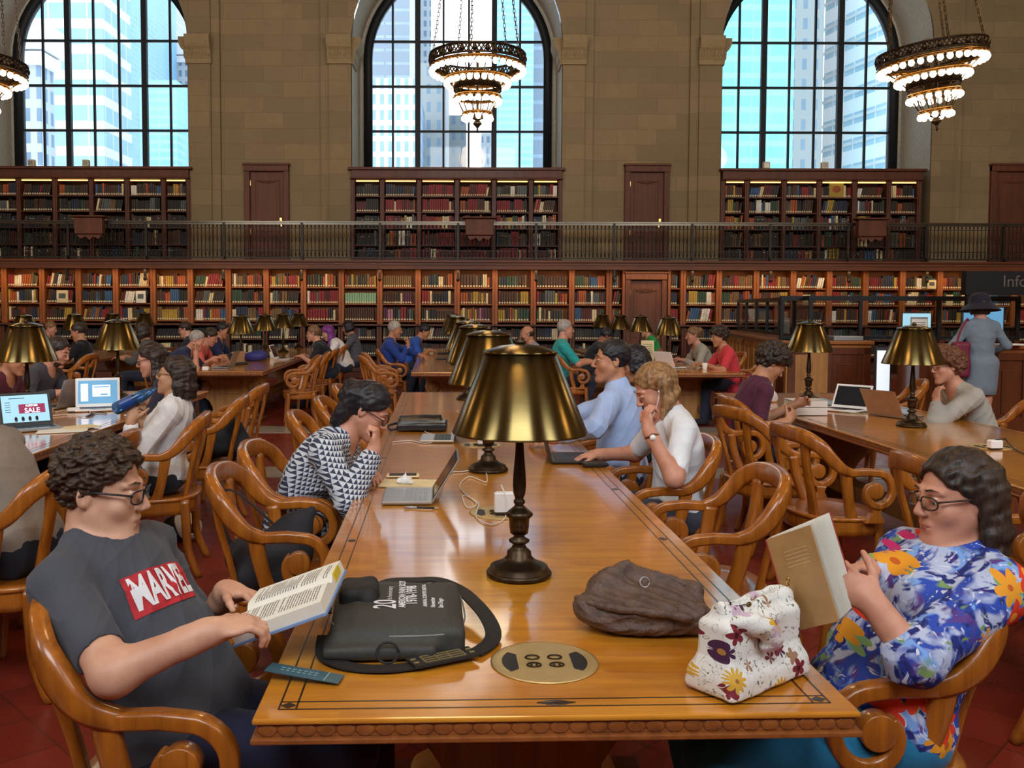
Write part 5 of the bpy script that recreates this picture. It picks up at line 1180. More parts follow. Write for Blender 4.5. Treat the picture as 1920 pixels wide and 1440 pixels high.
# -- people far off
def far(lb, hip, face, lean, top, hair, skin='fair', sleeve=.75, pitch=18, yaw=0, hands=None, sc=.98, **k):
    f = math.radians(face); fx, fy = math.cos(f), math.sin(f)
    if hands is None: hands = {q: dict(w=(hip[0]+fx*.45-fy*s*.14, hip[1]+fy*.45+fx*s*.14, .818), hint=(-fx*.2-fy*s*.7, -fy*.2+fx*s*.7, -.7), d=(fx+fy*s*.3, fy-fx*s*.3, 0), n=(0, 0, -1)) for q, s in (('L', 1), ('R', -1))}
    return person(lb, (hip[0], hip[1], .55), face, lean=lean, bend=lean*.6, head=(yaw, pitch, 0), top=top, hair=hair, skin=skin, sleeve=sleeve, h=k.pop('h', .011), hands=hands, sc=sc, **k)
P12 = far('person with grey hair in a navy polo leaning on the far table corner', (-4.17, 12.35), 0, 29, '242c4a', ('short', 'grey'), 'pink', .8, pitch=22, girth=1.1, h=.009, sc=1.03, hands=dict(R=dict(w=(-3.72, 12.2, .98), hint=(-.1, -.4, -1), d=(0, .1, 1), n=(-.9, 0, .2), curl=(50, 50, 30)), L=dict(w=(-3.6, 12.5, .818), hint=(-.2, .7, -.6))))
P13 = far('person with dark hair and glasses behind the grey haired man in navy', (-4.6, 15.0), 185, 8, '2a2a34', ('short', 'dark'), 'pink', 1.8, glasses='222222')
P14 = far('person in a coral top reading a tablet past the navy polo', (-4.3, 13.7), 0, 24, 'c85a52', ('short', 'dark'), 'pink', .8, pitch=30)
P15 = far('person in a navy printed T-shirt whose head is behind a lamp shade', (-4.3, 14.9), 0, 12, '20264a', ('short', 'black'), 'tan', .8)
P16 = far('person with short light brown hair and glasses in a black T-shirt', (-2.2, 14.2), 182, 20, '1e1f26', ('short', 'fair'), 'pink', .8, pitch=8, glasses='30261f', h=.009)
P17 = far('person with purple streaked hair in a white top', (-2.15, 15.6), 184, 22, 'd8d4d4', ('long', 'purple', 0, .28), 'fair', 1.8, pitch=26)
P18 = far('person with black hair in grey behind the purple haired person', (-2.15, 17.0), 184, 10, '53525a', ('bob', 'black', 0, .1), 'tan', 1.8)
P19 = far('person with thin grey hair in a blue and navy jacket, hand at the chin', (-1.34, 14.0), 0, 8, '243c84', ('short', 'grey'), 'tan', 1.85, pitch=12, h=.009, sc=1.02, hands=dict(R=dict(w=(-.98, 13.9, 1.0), hint=(.1, -.4, -1), d=(0, .1, 1), n=(-.9, .3, 0), curl=(60, 60, 40)), L=dict(w=(-.72, 13.9, .818), hint=(-.2, .6, -.7))))
P20 = far('person with black hair in a bright blue T-shirt bent over the far table', (-1.22, 16.2), 0, 24, '2e56b0', ('short', 'black'), 'tan', .8, pitch=30, sc=1.03)
P21 = far('balding person seen just above the big lamp shade', (1.02, 13.2), 184, 14, '8d8b9a', ('bald', 'dark'), 'tan', 1.8, pitch=14, h=.009)
P22 = far('person with short grey blond hair in a teal T-shirt', (1.24, 12.9), 6, 4, '2a9a98', ('short', 'grey'), 'pink', .85, pitch=4, h=.009, sc=1.06)
P23 = far('person with tousled black hair bent low behind the light blue shirt', (1.75, 13.9), 4, 20, '22242c', ('short', 'black'), 'brown', 1.8, pitch=38)
P24 = far('person with grey hair and a bright green sleeve behind the lamps', (3.62, 17.6), 186, 18, '2f9a50', ('short', 'grey'), 'fair', 1.4)
P25 = far('person in a grey hooded top with hair tied up, by the wooden desk', (3.55, 13.5), 184, 18, '9c968a', ('updo', 'fair'), 'pink', 1.85, pitch=10, h=.009)
P26 = far('person with curly dark hair in a red T-shirt beside the wooden desk', (3.58, 12.35), 184, 14, 'c83a42', ('bigcurl', 'dark'), 'tan', .8, pitch=14, h=.009)
P30 = far('person with light brown hair at the far table near the picture edge', (-7.75, 16.2), 0, 14, '5c4a44', ('short', 'fair'), 'pink', 1.8)
P31 = far('person in black with a raised arm behind the bearded man', (-5.55, 13.0), 184, 4, '18181e', ('short', 'dark'), 'tan', .7)
P32 = far('person with dark hair in grey, seated past the second brass lamp', (-4.78, 13.6), 186, 10, '4c4a4a', ('bob', 'dark', 0, .12), 'tan', 1.4)
def sunhat(P, HD, HA):
    mb = MB(); T = frame(HD(0, -.01, .05), x=P.hl*-1, y=P.hf)
    mb.lathe([(.0, .12), (.06, .118), (.1, .095), (.118, .03), (.12, 0), (.16, -.03), (.22, -.09), (.225, -.095), (.16, -.04), (.118, -.006), (.11, .0)], 32, T, cap=False); mb.build('hat', cloth('dark_felt', srgb(30, 28, 42)), P.root)
P29 = person('person standing at the counter in a dark brimmed hat and grey blue dress', (6.07, 10.8, .93), 84, lean=3, bend=2, head=(0, 6, 0), sc=.98, sh=.165, stand=True, hair=('bob', 'dark', 0, .1), h=.009, skin='pink', top='76828e', sleeve=1.8, topname='dress', trousers='76828e', skirt=.56, hat=sunhat, shoecol='222228',
    hands=dict(R=dict(w=(6.33, 11.05, 1.05), hint=(.6, -.5, -.4), d=(0, 1, 0), n=(0, 0, -1)), L=dict(w=(5.88, 11.1, 1.1), hint=(-.6, -.5, -.4), d=(.2, 1, 0), n=(0, 0, -1))))
# ---------------------------------------------------------------- things on and around the tables
from mathutils.bvhtree import BVHTree
def bvh_of(o):
    bpy.context.view_layer.update(); mw = o.matrix_world
    if o.parent is not None: mw = Matrix.Translation(o.parent.location) @ o.matrix_basis
    return BVHTree.FromPolygons([mw @ v.co for v in o.data.vertices], [tuple(p.vertices) for p in o.data.polygons])
def project(name, vs, fs, T, d, bvh, lift, mat, parent):
    """lay a flat print (points in T's XY plane) onto a surface along direction d"""
    d = Vector(d).normalized(); mw = T; out = []
    for v in vs:
        p = mw @ Vector(v); h = bvh.ray_cast(p-d*.3, d)
        q = (h[0]-d*lift) if h[0] is not None else p
        out.append(tuple(q-(parent.location if parent is not None else Vector((0, 0, 0)))))
    mb = MB(); mb.add(out, fs); return mb.build(name, mat, parent)
def gridrect(w, h, nx=24, ny=10, rough=0):
    r = random.Random(4)
    vs = [(-w/2+w*i/nx, -h/2+h*j/ny+(r.uniform(-rough, rough) if j in (0, ny) else 0), 0) for j in range(ny+1) for i in range(nx+1)]
    return vs, [(j*(nx+1)+i, j*(nx+1)+i+1, (j+1)*(nx+1)+i+1, (j+1)*(nx+1)+i) for j in range(ny) for i in range(nx)]
# print on the grey T-shirt
M['print_red'] = plain('print_red', srgb(176, 36, 44), .8, var=.25, vs=60); M['print_white'] = plain('print_white', srgb(226, 226, 230), .8, var=.08)
bv = bvh_of(P1.top); cen = Vector(tuple(P1.off+P1.ch+P1.u1*.0+P1.f1*.1-P1.l1*.02)); Tp = frame(cen, x=tuple(P1.l1-P1.u1*.1), z=tuple(P1.f1))
v, f = gridrect(.2, .10); pr = project('shirt_print', v, f, Tp, tuple(-P1.f1), bv, .003, M['print_red'], P1.root)
v, f = text_mb('MARVEL', .108, bold=.0035); vx = [p[0] for p in v]; sc_ = .182/(max(vx)-min(vx)); v = [(p[0]*sc_, p[1]*1.0, 0) for p in v]
project('shirt_lettering', v, f, Tp, tuple(-P1.f1), bv, .0055, M['print_white'], P1.root)
# watch and earphone of the man in white
wr = P4.J[1][1]; fa = Vector(tuple(nrm(P4.J[1][1]-P4.J[1][0]))); T = frame(Vector(tuple(wr))-fa*.035, z=fa, x=(1, 0, 0)); mb = MB(); mb.lathe([(.03, -.011), (.0345, -.011), (.0345, .011), (.03, .011), (.03, -.011)], 24, T, cap=False); w_ = mb.build('watch', plain('brown_strap', srgb(96, 52, 30), .5), P4.root)
mb = MB(); mb.lathe([(.014, 0), (.014, .005), (0, .006)], 18, frame(Vector(tuple(wr))-fa*.035+Vector((-.1, -1, 0)).normalized()*.034, z=(-.1, -1, 0), x=(1, 0, 0)), cap=False); mb.build('watch_face', M['white'], w_)
ear = Vector(tuple(P4.hc+P4.hl*.082+P4.hu*.0+P4.hf*.005)); mb = MB(); mb.ell(tuple(ear), (.008, .008, .008)); mb.tube(cat([ear, ear+Vector((-.01, -.012, -.05)), ear+Vector((-.03, .0, -.12)), ear+Vector((-.08, .04, -.2))], 5), .0016, 5); mb.build('earphone', M['white'], P4.root)
# ---- the open book held by the man
def text_lines(mb, x0, x1, y0, y1, n, z, seed=0, th=.3):
    r = random.Random(seed); dy = (y1-y0)/n
    for i in range(n):
        y = y0+dy*(i+.5); 
        if r.random() < .08: continue
        xe = x1 if r.random() > .15 else x0+(x1-x0)*r.uniform(.3, .8); x = x0
        while x < xe:
            w = r.uniform(.004, .012); w = min(w, xe-x); mb.add([(x, y-dy*th/2, z(x, y)), (x+w, y-dy*th/2, z(x+w, y)), (x+w, y+dy*th/2, z(x+w, y)), (x, y+dy*th/2, z(x, y))], [(0, 1, 2, 3)]); x += w+.0025
M['ink'] = plain('printed_ink', srgb(84, 80, 78), .8); M['bluegrey'] = plain('page_edges', srgb(186, 198, 212), .8, var=.04)
A = Vector((-.53, 2.0, .815)); Bc = Vector((-.325, 1.985, .893)); Dd = Vector((-.545, 2.245, .83))
t = thing('book', 'thick open book held over the table corner by the person in the grey T-shirt', 'book', tuple(A)); xa = (Bc-A); ya = (Dd-A)
TB = frame((0, 0, 0), x=xa, z=xa.cross(ya)); wB, dB = xa.length, ya.length
zf = lambda x, y: .03-.014*math.exp(-((y-dB/2)/.018)**2)+.004*math.cos((y-dB/2)*18)
mb = MB(); n = 26
for s0, s1 in ((0, n//2), (n//2, n)):
    ys = [dB*i/n for i in range(s0, s1+1)]
    prof = [(y, zf(0, y)) for y in ys]+[(ys[-1], .0), (ys[0], .0)]
    vs = [TB @ Vector((x, y, z)) for x in (0, wB) for y, z in prof]; k = len(prof)
    mb.add(vs, [list(range(k-1, -1, -1)), list(range(k, 2*k))]+[[i, (i+1) % k, k+(i+1) % k, k+i] for i in range(k)])
mb.build('pages', M['paper'], t)
mb = MB(); mb.box((wB/2, dB/2, -.003), (wB+.008, dB+.01, .005), TB); mb.build('cover', plain('blue_cover', srgb(120, 150, 196), .5), t)
mb = MB(); z2 = lambda x, y: zf(x, y)+.0008
tm = MB()
def lines_T(y0, y1, seed):
    q = MB(); text_lines(q, y0, y1, -wB+.012, -.018, 27, lambda a, b: z2(0, a), seed); tm.add([TB @ Vector((-b, a, c)) for a, b, c in q.v], q.f)
lines_T(.02, dB/2-.022, 1); tm.build('lettering', M['ink'], t); tm = MB(); lines_T(dB/2+.02, dB-.02, 2); tm.build('lettering', M['ink'], t)
mb = MB(); mb.box((wB+.001, dB*.72, .022), (.004, .06, .02), TB); mb.build('tab', plain('yellow_tab', srgb(222, 196, 50), .5), t)
# ---- the tan covered book
t = thing('book', 'tan covered hardback held open upright by the person in the floral blouse', 'book', (.72, 2.05, .95))
o_ = Vector(t.location); P_ = lambda px, py, Y: atY(px, py, Y)-o_
a, b, c = P_(1437, 1012, 2.06), P_(1518, 985, 1.97), P_(1572, 1165, 1.95)
d = a+(c-b)
def slab(mb, pts, th, nrm_):
    n_ = Vector(nrm_).normalized()*th; vs = [p for p in pts]+[p+n_ for p in pts]; k = len(pts)
    mb.add(vs, [list(range(k-1, -1, -1)), list(range(k, 2*k))]+[[i, (i+1) % k, k+(i+1) % k, k+i] for i in range(k)])
nn_ = (b-a).cross(c-b)
if nn_.y < 0: nn_ = -nn_
nn_.normalize()
M['tan_cover'] = plain('tan_book_jacket', srgb(176, 138, 88), .5, var=.12, vs=20)
mb = MB(); slab(mb, [a, b, c, d], .004, nn_); cv = mb.build('front_cover', M['tan_cover'], t)
mb = MB(); e0, e1 = (a*.42+b*.58), (d*.42+c*.58); 
for i in range(5): p0 = a*.8+b*.2+(c-b)*(.18+.04*i); slab(mb, [p0+(b-a)*.1, p0+(b-a)*.6, p0+(b-a)*.6+(c-b)*.012, p0+(b-a)*.1+(c-b)*.012], -.0006, nn_)
mb.build('cover_title', plain('faded_title', srgb(196, 164, 116), .6), cv)
pg = MB()
for i in range(9):
    k = (i+1)/10; w_ = (b-a)*(.97-.0*k); back = nn_*(.012+.085*k)-(b-a)*(.12*k)
    slab(pg, [a+back*.25+nn_*.004, b-(b-a)*.03+back, c-(b-a)*.03+back, d+back*.25+nn_*.004], .0012, nn_)
pg.build('pages', M['paper'], t)
mb = MB(); back = nn_*.11-(b-a)*.12; slab(mb, [a+nn_*.03, b+back, c+back, d+nn_*.03], .004, nn_); slab(mb, [a, a+nn_*.034, d+nn_*.034, d], .004, (a-b)); mb.build('back_cover', plain('red_boards', srgb(168, 64, 60), .5), t)
mb = MB(); q0 = b+back-nn_*.0015; q1 = a+nn_*.03-nn_*.0015; q2 = c+back-nn_*.0015
slab(mb, [q1, q0, q2, q1+(d-a)], -.001, nn_); rp = mb.build('right_page', M['paper'], t)
tm = MB()
for i in range(16):
    p = q0+(q2-q0)*(.1+.05*i); w_ = (q1-q0); slab(tm, [p+w_*.1, p+w_*.8, p+w_*.8+(q2-q0)*.016, p+w_*.1+(q2-q0)*.016], -.0004, nn_); 
for v_ in range(len(tm.v)): tm.v[v_] = tuple(Vector(tm.v[v_])-nn_*.0014)
tm.build('lettering', M['ink'], rp)
# ---- backpack
M['nylon'] = plain('black_nylon', srgb(56, 55, 50), .66, var=.18, vs=120, bump=.15); M['nylon2'] = plain('black_webbing', srgb(28, 26, 26), .7, var=.2, vs=90, bump=.2)
t = thing('backpack', 'black backpack lying flat on the table, printed with white anniversary lettering', 'backpack', (-.185, 2.25, TZ), R(4)); bo = Vector(t.location)
s = Sdf(.03); s.box((-.0, .0, .03), (.14, .165, .014), .022); s.box((.01, -.01, .055), (.10, .12, .002), .012, None, .05); s.box((-.04, -.19, .02), (.12, .02, .004), .012, None, .03); s.half((0, 0, .004), (0, 0, -1))
bag = s.mesh(.0045, 'body', M['nylon'], t, folds(.003, 22, 4))
s = Sdf(.02); s.box((-.1, .06, .072), (.03, .045, .012), .018); s.cap((-.075, .0, .07), (-.075, .1, .075), .022, .02); s.mesh(.004, 'pocket', M['nylon2'], t, folds(.002, 40, 2))
mb = MB(); mb.tube(cat([(-.155, -.12, .062), (-.12, -.175, .052), (0, -.19, .05), (.12, -.18, .05), (.158, -.12, .052), (.166, .0, .052), (.16, .12, .052)], 6), .0025, 5); mb.build('piping', plain('grey_piping', srgb(120, 120, 116), .5), t)
mb = MB(); mb.tube([(-.085, -.01, .073), (-.085, -.08, .072), (-.087, -.15, .062)], .003, 5); zp = mb.build('zip', M['nylon2'], t)
mb = MB(); mb.ell((-.09, -.165, .063), (.008, .008, .005)); mb.tube([(-.08, -.168, .062), (-.045, -.178, .06)], .003, 5); mb.build('zip_pull', M['brass_bright'], zp)
def strap(pts, w, mat, parent, name='strap', th=.0022, tw=None):
    p = cat(pts, 6); mb = MB(); mb.sweep(p, [(-1, -1), (1, -1), (1, 1), (-1, 1)], (w, th), tw or (0, 0, 1), smooth=False); return mb.build(name, mat, parent)
strap([(-.06, .19, .05), (-.02, .205, .06), (.05, .215, .058), (.11, .21, .058), (.165, .15, .05), (.2, .05, .045), (.225, -.02, .03), (.235, -.075, .012), (.22, -.13, .006), (.18, -.19, .006)], .02, M['nylon2'], t)
strap([(-.17, -.12, .03), (-.165, -.19, .01), (-.11, -.245, .005), (-.03, -.265, .005), (.05, -.25, .006), (.16, -.2, .008)], .019, M['nylon2'], t)
bk = MB(); Tb = Matrix.Translation((.105, -.225, .012)) @ Matrix.Rotation(R(24), 4, 'Z'); bk.box((0, 0, 0), (.16, .056, .006), Tb); pad = bk.build('strap_pad', M['nylon2'], t)
bk = MB()
for y in (-.018, -.006, .006, .018): bk.box((0, y, .004), (.1, .0025, .002), Tb)
for x in (-.05, -.015, .015, .05): bk.box((x, 0, .004), (.003, .038, .002), Tb)
for x in (-.07, .07): bk.box((x, .01, .004), (.012, .006, .002), Tb); bk.box((x, -.01, .004), (.012, .006, .002), Tb)
bk.build('grip_pattern', plain('tan_rubber', srgb(128, 112, 74), .6), pad)
strap([(-.13, .15, .06), (-.165, .17, .05), (-.185, .11, .035), (-.18, .04, .03)], .012, M['nylon2'], t, 'handle')
mb = MB(); mb.tube([(-.02+.025*math.cos(a), -.232+.006*math.sin(a), .028+.022*math.sin(a)) for a in [2*PI*k/16 for k in range(17)]], .003, 5); mb.build('strap_ring', M['nylon2'], t)
bv = bvh_of(bag)
tx_ = MB()
def bagtext(txt, size, x, y, al='LEFT', shear=0, bold=0):
    v, f = text_mb(txt, size, 0, al, shear, bold)
    T = Matrix.Translation(bo) @ Matrix.Rotation(R(4), 4, 'Z') @ Matrix.Translation((x, y, .13)) @ Matrix.Rotation(R(90), 4, 'Z')
    for p in v:
        q = T @ Vector(p); h = bv.ray_cast(q, Vector((0, 0, -1))); tx_.v.append(tuple(Matrix.Rotation(-R(4), 3, 'Z') @ ((h[0] if h[0] is not None else q-Vector((0, 0, .08)))+Vector((0, 0, .0012))-bo)))
    b = len(tx_.v)-len(v)
    for q in f: tx_.f.append([b+i for i in q]); tx_.m.append(0); tx_.sm.append(False)
bagtext('20', .078, -.028, -.10, shear=.25, bold=.0012); bagtext('th Anniversary', .018, -.02, -.015); bagtext('AMERICAN PAIN SOCIETY', .0235, .012, -.09, bold=.0006); bagtext('1978-1998', .038, .036, -.07, bold=.0008)
bagtext('ANNUAL SCIENTIFIC MEETING', .0135, .068, -.085, bold=.0004); bagtext('November', .016, .087, -.09, bold=.0004); bagtext('San Diego', .016, .106, -.092, bold=.0004)
tx_.build('lettering', M['print_white'], t)
# ---- teal card by the strap
mb = MB(); p0, p1 = atZ(503, 1250, TZ+.022), atZ(640, 1274, TZ+.0035); dirv = (p1-p0); L = dirv.length; T = frame((p0+p1)/2, x=dirv, y=(-.2, 1, 0)); mb.box((0, 0, 0), (L, .05, .0018), T)
o = tag(mb.build('card', plain('teal_card', srgb(56, 92, 104), .4), None), 'long teal printed card sticking out over the table edge by the backpack strap', 'card')
mb = MB(); r = random.Random(5)
for i in range(7): mb.box((-L*.3+L*.075*i, .008, .0012), (L*.05, .003, .0006), T); mb.box((-L*.3+L*.075*i, -.004, .0012), (L*.04, .0025, .0006), T)
mb.box((L*.3, 0, .0012), (.002, .048, .0006), T); mb.build('lettering', plain('pale_teal_ink', srgb(150, 180, 186), .5), o)
# ---- brown crumpled hat
t = thing('hat', 'crumpled brown leather sun hat lying next to the flowered handbag', 'hat', (.44, 2.27, TZ))
M['suede'] = plain('brown_crinkled_leather', srgb(88, 66, 56), .5, var=.4, vs=30, bump=.5)
s = Sdf(.025); s.ell((0, -.03, .04), (.165, .075, .05)); s.cap((-.15, -.01, .055), (.12, -.06, .045), .035, .04)
s.cap((-.10, .035, .085), (.12, .0, .09), .045, .032); s.cap((-.075, .05, .115), (-.04, .055, .135), .03, .02); s.cap((-.04, .055, .13), (.07, .03, .105), .02, .02); s.cap((-.1, .05, .04), (.12, .04, .04), .045, .04)
s.cap((-.175, .0, .078), (.15, -.055, .07), .007, .007, .008, -1); s.cap((-.02, .01, .135), (.09, -.015, .118), .02, .016, .02, -1); s.cap((-.12, -.09, .04), (.1, -.12, .045), .01, .01, .015, -1); s.half((0, 0, .003), (0, 0, -1))
s.mesh(.004, 'crown', M['suede'], t, wrinkle(.006, 45, 8))
s = Sdf(.012); s.poly(cat([(-.17, -.0, .072), (-.1, -.075, .074), (.0, -.1, .07), (.09, -.115, .062)], 4), [.009]*13); s.mesh(.004, 'brim', M['suede'], t, folds(.002, 50, 3))
mb = MB(); mb.tube([(.0+.012*math.cos(a), -.0+.004*math.sin(a), .115+.012*math.sin(a)) for a in [2*PI*k/12 for k in range(13)]], .0018, 5); mb.build('ring', M['silver'], t)
# ---- flowered handbag
def bag_mat():
    t = NT('flowered_canvas'); v = t.vec(); c = srgb(222, 220, 214)
    n = t.noise(v, 20, 1, .5, 2.4); ln = t.math('LESS_THAN', t.math('ABSOLUTE', t.math('SUBTRACT', n, .5)), .008); c = t.mix(ln, c, srgb(110, 110, 84))
    n = t.noise(t.vec((1, 1, 1), (0, 0, 0), (5, 2, 1)), 60, 2, .5, 1); c = t.mix(t.ramp(n, [(.66, (0, 0, 0, 1)), (.68, (1, 1, 1, 1))]), c, srgb(104, 112, 96))
    vv = lambda k: t.vec((1, .6, 1), (0, k, 0), (k*.37, k*.1, k*.21))
    c = flowers(t, c, vv(2.1), 22, 5, .4, srgb(150, 112, 84), None, .45, 1); c = flowers(t, c, vv(1), 17, 6, .4, srgb(70, 36, 66), srgb(168, 120, 60), .45, 0); c = flowers(t, c, vv(3.7), 16, 5, .36, srgb(122, 40, 52), srgb(60, 20, 30), .36, 2)
    c = flowers(t, c, vv(4.9), 13, 12, .36, srgb(206, 160, 56), srgb(150, 100, 40), .2, 1); c = flowers(t, c, vv(6.3), 19, 4, .42, srgb(196, 172, 190), srgb(120, 90, 120), .3, 0)
    t.set(c, .6, spec=.3); return t.m
M['flowered'] = bag_mat()
t = thing('handbag', 'white handbag printed with wild flowers, standing at the right table corner', 'handbag', (.61, 1.945, TZ), math.atan2(.17, .22))
s = Sdf(.02); s.box((0, 0, .02), (.12, .05, .012), .012); s.box((-.005, .0, .08), (.112, .03, .06), .016, None, .05); s.box((-.0, .005, .145), (.1, .014, .028), .008, None, .03)
s.cap((-.118, -.05, .016), (-.14, -.055, .008), .013, .006, .02); s.cap((.118, -.05, .016), (.135, -.052, .01), .013, .006, .02); s.cap((-.118, .05, .016), (-.13, .055, .01), .013, .006, .02)
s.cap((-.095, .0, .165), (-.105, .0, .185), .016, .008, .02); s.cap((.09, .0, .165), (.118, -.01, .17), .02, .012, .02); s.box((0, .003, .19), (.09, .004, .02), .003, None, .004, -1); s.half((0, 0, .003), (0, 0, -1))
s.mesh(.004, 'body', M['flowered'], t, folds(.003, 24, 11))
s = Sdf(.012); s.poly(cat([(-.1, -.032, .155), (-.07, -.052, .155), (-.03, -.064, .13), (-.015, -.064, .108), (-.03, -.054, .1)], 4), [.012, .014, .016, .018, .02, .021, .021, .021, .02, .019, .018, .017, .016, .014, .012, .01, .008]); s.mesh(.0035, 'handle_knot', M['flowered'], t, folds(.002, 60, 2))
s = Sdf(.01); s.poly(cat([(.1, .0, .18), (.15, .01, .15), (.165, .012, .1), (.14, .01, .06), (.118, .0, .05)], 4), [.011]*17); s.mesh(.0035, 'handle', M['flowered'], t, folds(.0015, 60, 5))
mb = MB()
for i in range(7): mb.tube([(.118+.004*math.cos(a), -.012, .2-.012*i+.007*math.sin(a)) if i % 2 else (.118, -.012+.004*math.cos(a), .2-.012*i+.007*math.sin(a)) for a in [2*PI*k/8 for k in range(9)]], .0014, 4)
mb.build('chain_charm', M['brass_bright'], t)
mb = MB(); mb.tube([(-.09, -.006, .173), (-.03, -.008, .17), (.04, -.008, .17), (.085, -.006, .174)], .003, 5); mb.ell((-.03, -.014, .175), (.01, .004, .006)); mb.build('zip', plain('antique_zip', srgb(110, 84, 50), .4, .7), t)
# ---- laptops
def laptop(label, x, y, face, tilt=110, w=.31, d=.215, body='silver', lid=None, screen=None, z=TZ, keys='keys', screen_fn=None, half=False):
    """face = heading of the user who looks at it comes from -face; local +Y points away from the user"""
    t = thing('laptop', label, 'laptop', (x, y, z), R(face-90))
    mb = MB(); mb.box((0, 0, .009), (w, d, .014), ch=.004); b = mb.build('base', M[body], t)
    mb = MB(); mb.box((0, .03, .0165), (w*.88, d*.48, .001)); mb.build('keyboard', M[keys], b)
    kb = MB()
    for r_ in range(5):
        for c_ in range(13): kb.box((-w*.4+w*.8*c_/12, d*-.055+.03+d*.095*(r_-1.2), .0175), (w*.05, d*.07, .0016))
    kb.build('key_grid', M['black'] if keys == 'keys' else M['silver'], b)
    mb = MB(); mb.box((0, -d*.3, .0163), (w*.34, d*.3, .0008)); mb.build('trackpad', M['silver'] if body != 'black' else M['keys'], b)
    a = R(180-tilt); T = Matrix.Translation((0, d/2-.004, .014)) @ Matrix.Rotation(-R(tilt-90), 4, 'X')
    mb = MB(); mb.box((0, .003, d*.5), (w, .007, d), T, ch=.003); l = mb.build('lid', M[lid or body], t)
    mb = MB(); mb.box((0, -.0012, d*.5), (w*.94, .0014, d*.9), T); mb.build('bezel', M['black'] if (lid or body) not in ('white',) else M['white'], l)
    mb = MB(); mb.box((0, -.0022, d*.51), (w*.88, .001, d*.8), T); sc = mb.build('screen', screen or M['screen_dark'], l)
    if screen_fn: screen_fn(l, T, w, d)
    return t
M['screen_dark'] = plain('dark_screen', srgb(36, 38, 44), .12, var=.1, vs=6)
M['screen_blue'] = emis('lit_blue_screen', srgb(90, 150, 190), .55); M['screen_lite'] = emis('lit_pale_screen', srgb(150, 200, 220), .6); M['white_lit'] = emis('lit_white_screen', srgb(226, 236, 244), .7); M['magenta'] = emis('screen_magenta', srgb(140, 30, 76), .5)
a3 = atZ(740, 940, TZ)
laptop('silver laptop open before the person in the triangle patterned jacket', -.27, 3.83, 2, 122, .3, .21, 'silver', None, None, keys='silver')
laptop('thin laptop with a dark screen seen edge on, beyond the black folder', -.21, 5.55, 0, 112, .3, .21, 'silver', 'keys')
laptop('black laptop under the hand of the person in the white T-shirt', .52, 4.83, 180, 104, .31, .21, 'black', 'keys')
mb = MB(); mb.box((0, 0, .009), (.1, .14, .016), ch=.004); o = tag(mb.build('hard_drive', M['black'], None, (.655, 4.71, TZ+.0165)), 'black portable drive under the right hand of the person in the white T-shirt', 'drive') if False else None
t = thing('trackpad_case', 'black case with buttons on the table edge under the mouse hand', 'case', (.63, 4.63, TZ), R(8)); mb = MB(); mb.box((0, 0, .011), (.13, .1, .02), ch=.006); mb.build('body', M['black'], t); mb = MB(); mb.box((0, .02, .0218), (.1, .03, .0012)); mb.box((-.03, -.03, .0218), (.03, .02, .0012)); mb.box((.03, -.03, .0218), (.03, .02, .0012)); mb.build('button', M['keys'], t)
# notebook, phone, tissue, pen
t = thing('notebook', 'spiral notebook lying open behind the silver laptop', 'notebook', (-.29, 4.13, TZ), R(-4)); mb = MB(); mb.box((0, 0, .004), (.25, .17, .007)); mb.build('pages', M['cream'], t); mb = MB()
for i in range(18): mb.tube([(-.115+.0135*i, .085+.006*math.cos(a), .006+.006*math.sin(a)) for a in [2*PI*k/8 for k in range(9)]], .0009, 4)
mb.build('spiral', M['silver'], t)
t = thing('phone', 'phone in a pale case lying behind the spiral notebook', 'phone', (-.33, 4.32, TZ), R(-88)); mb = MB(); mb.box((0, 0, .005), (.078, .158, .009), ch=.004); mb.build('case', M['cream'], t); mb = MB(); mb.box((0, 0, .0098), (.066, .13, .0008)); mb.build('screen', M['screen_dark'], t)
s = Sdf(.01); s.cap((0, 0, .012), (.05, .01, .02), .012, .008); s.cap((.02, 0, .015), (.03, .02, .055), .012, .003); s.cap((0, .02, .01), (.06, -.02, .01), .012, .01); s.half((0, 0, .002), (0, 0, -1))
o = tag(s.mesh(.004, 'tissue', M['white'], None, folds(.005, 60, 3)), 'crumpled white tissue on the spiral notebook', 'tissue'); o.location = (-.33, 4.1, TZ+.0085)
t = thing('pen', 'pen lying on the table in front of the silver laptop', 'pen', (-.2, 3.62, TZ+.005), R(-6)); mb = MB(); mb.cyl((-.065, 0, 0), (.05, 0, 0), .0045, n=10); mb.build('barrel', M['black'], t); mb = MB(); mb.cyl((.05, 0, 0), (.072, 0, 0), .0045, .001, n=10); mb.cyl((-.072, 0, 0), (-.02, 0, 0), .0052, n=10); mb.build('cap', M['silver'], t)
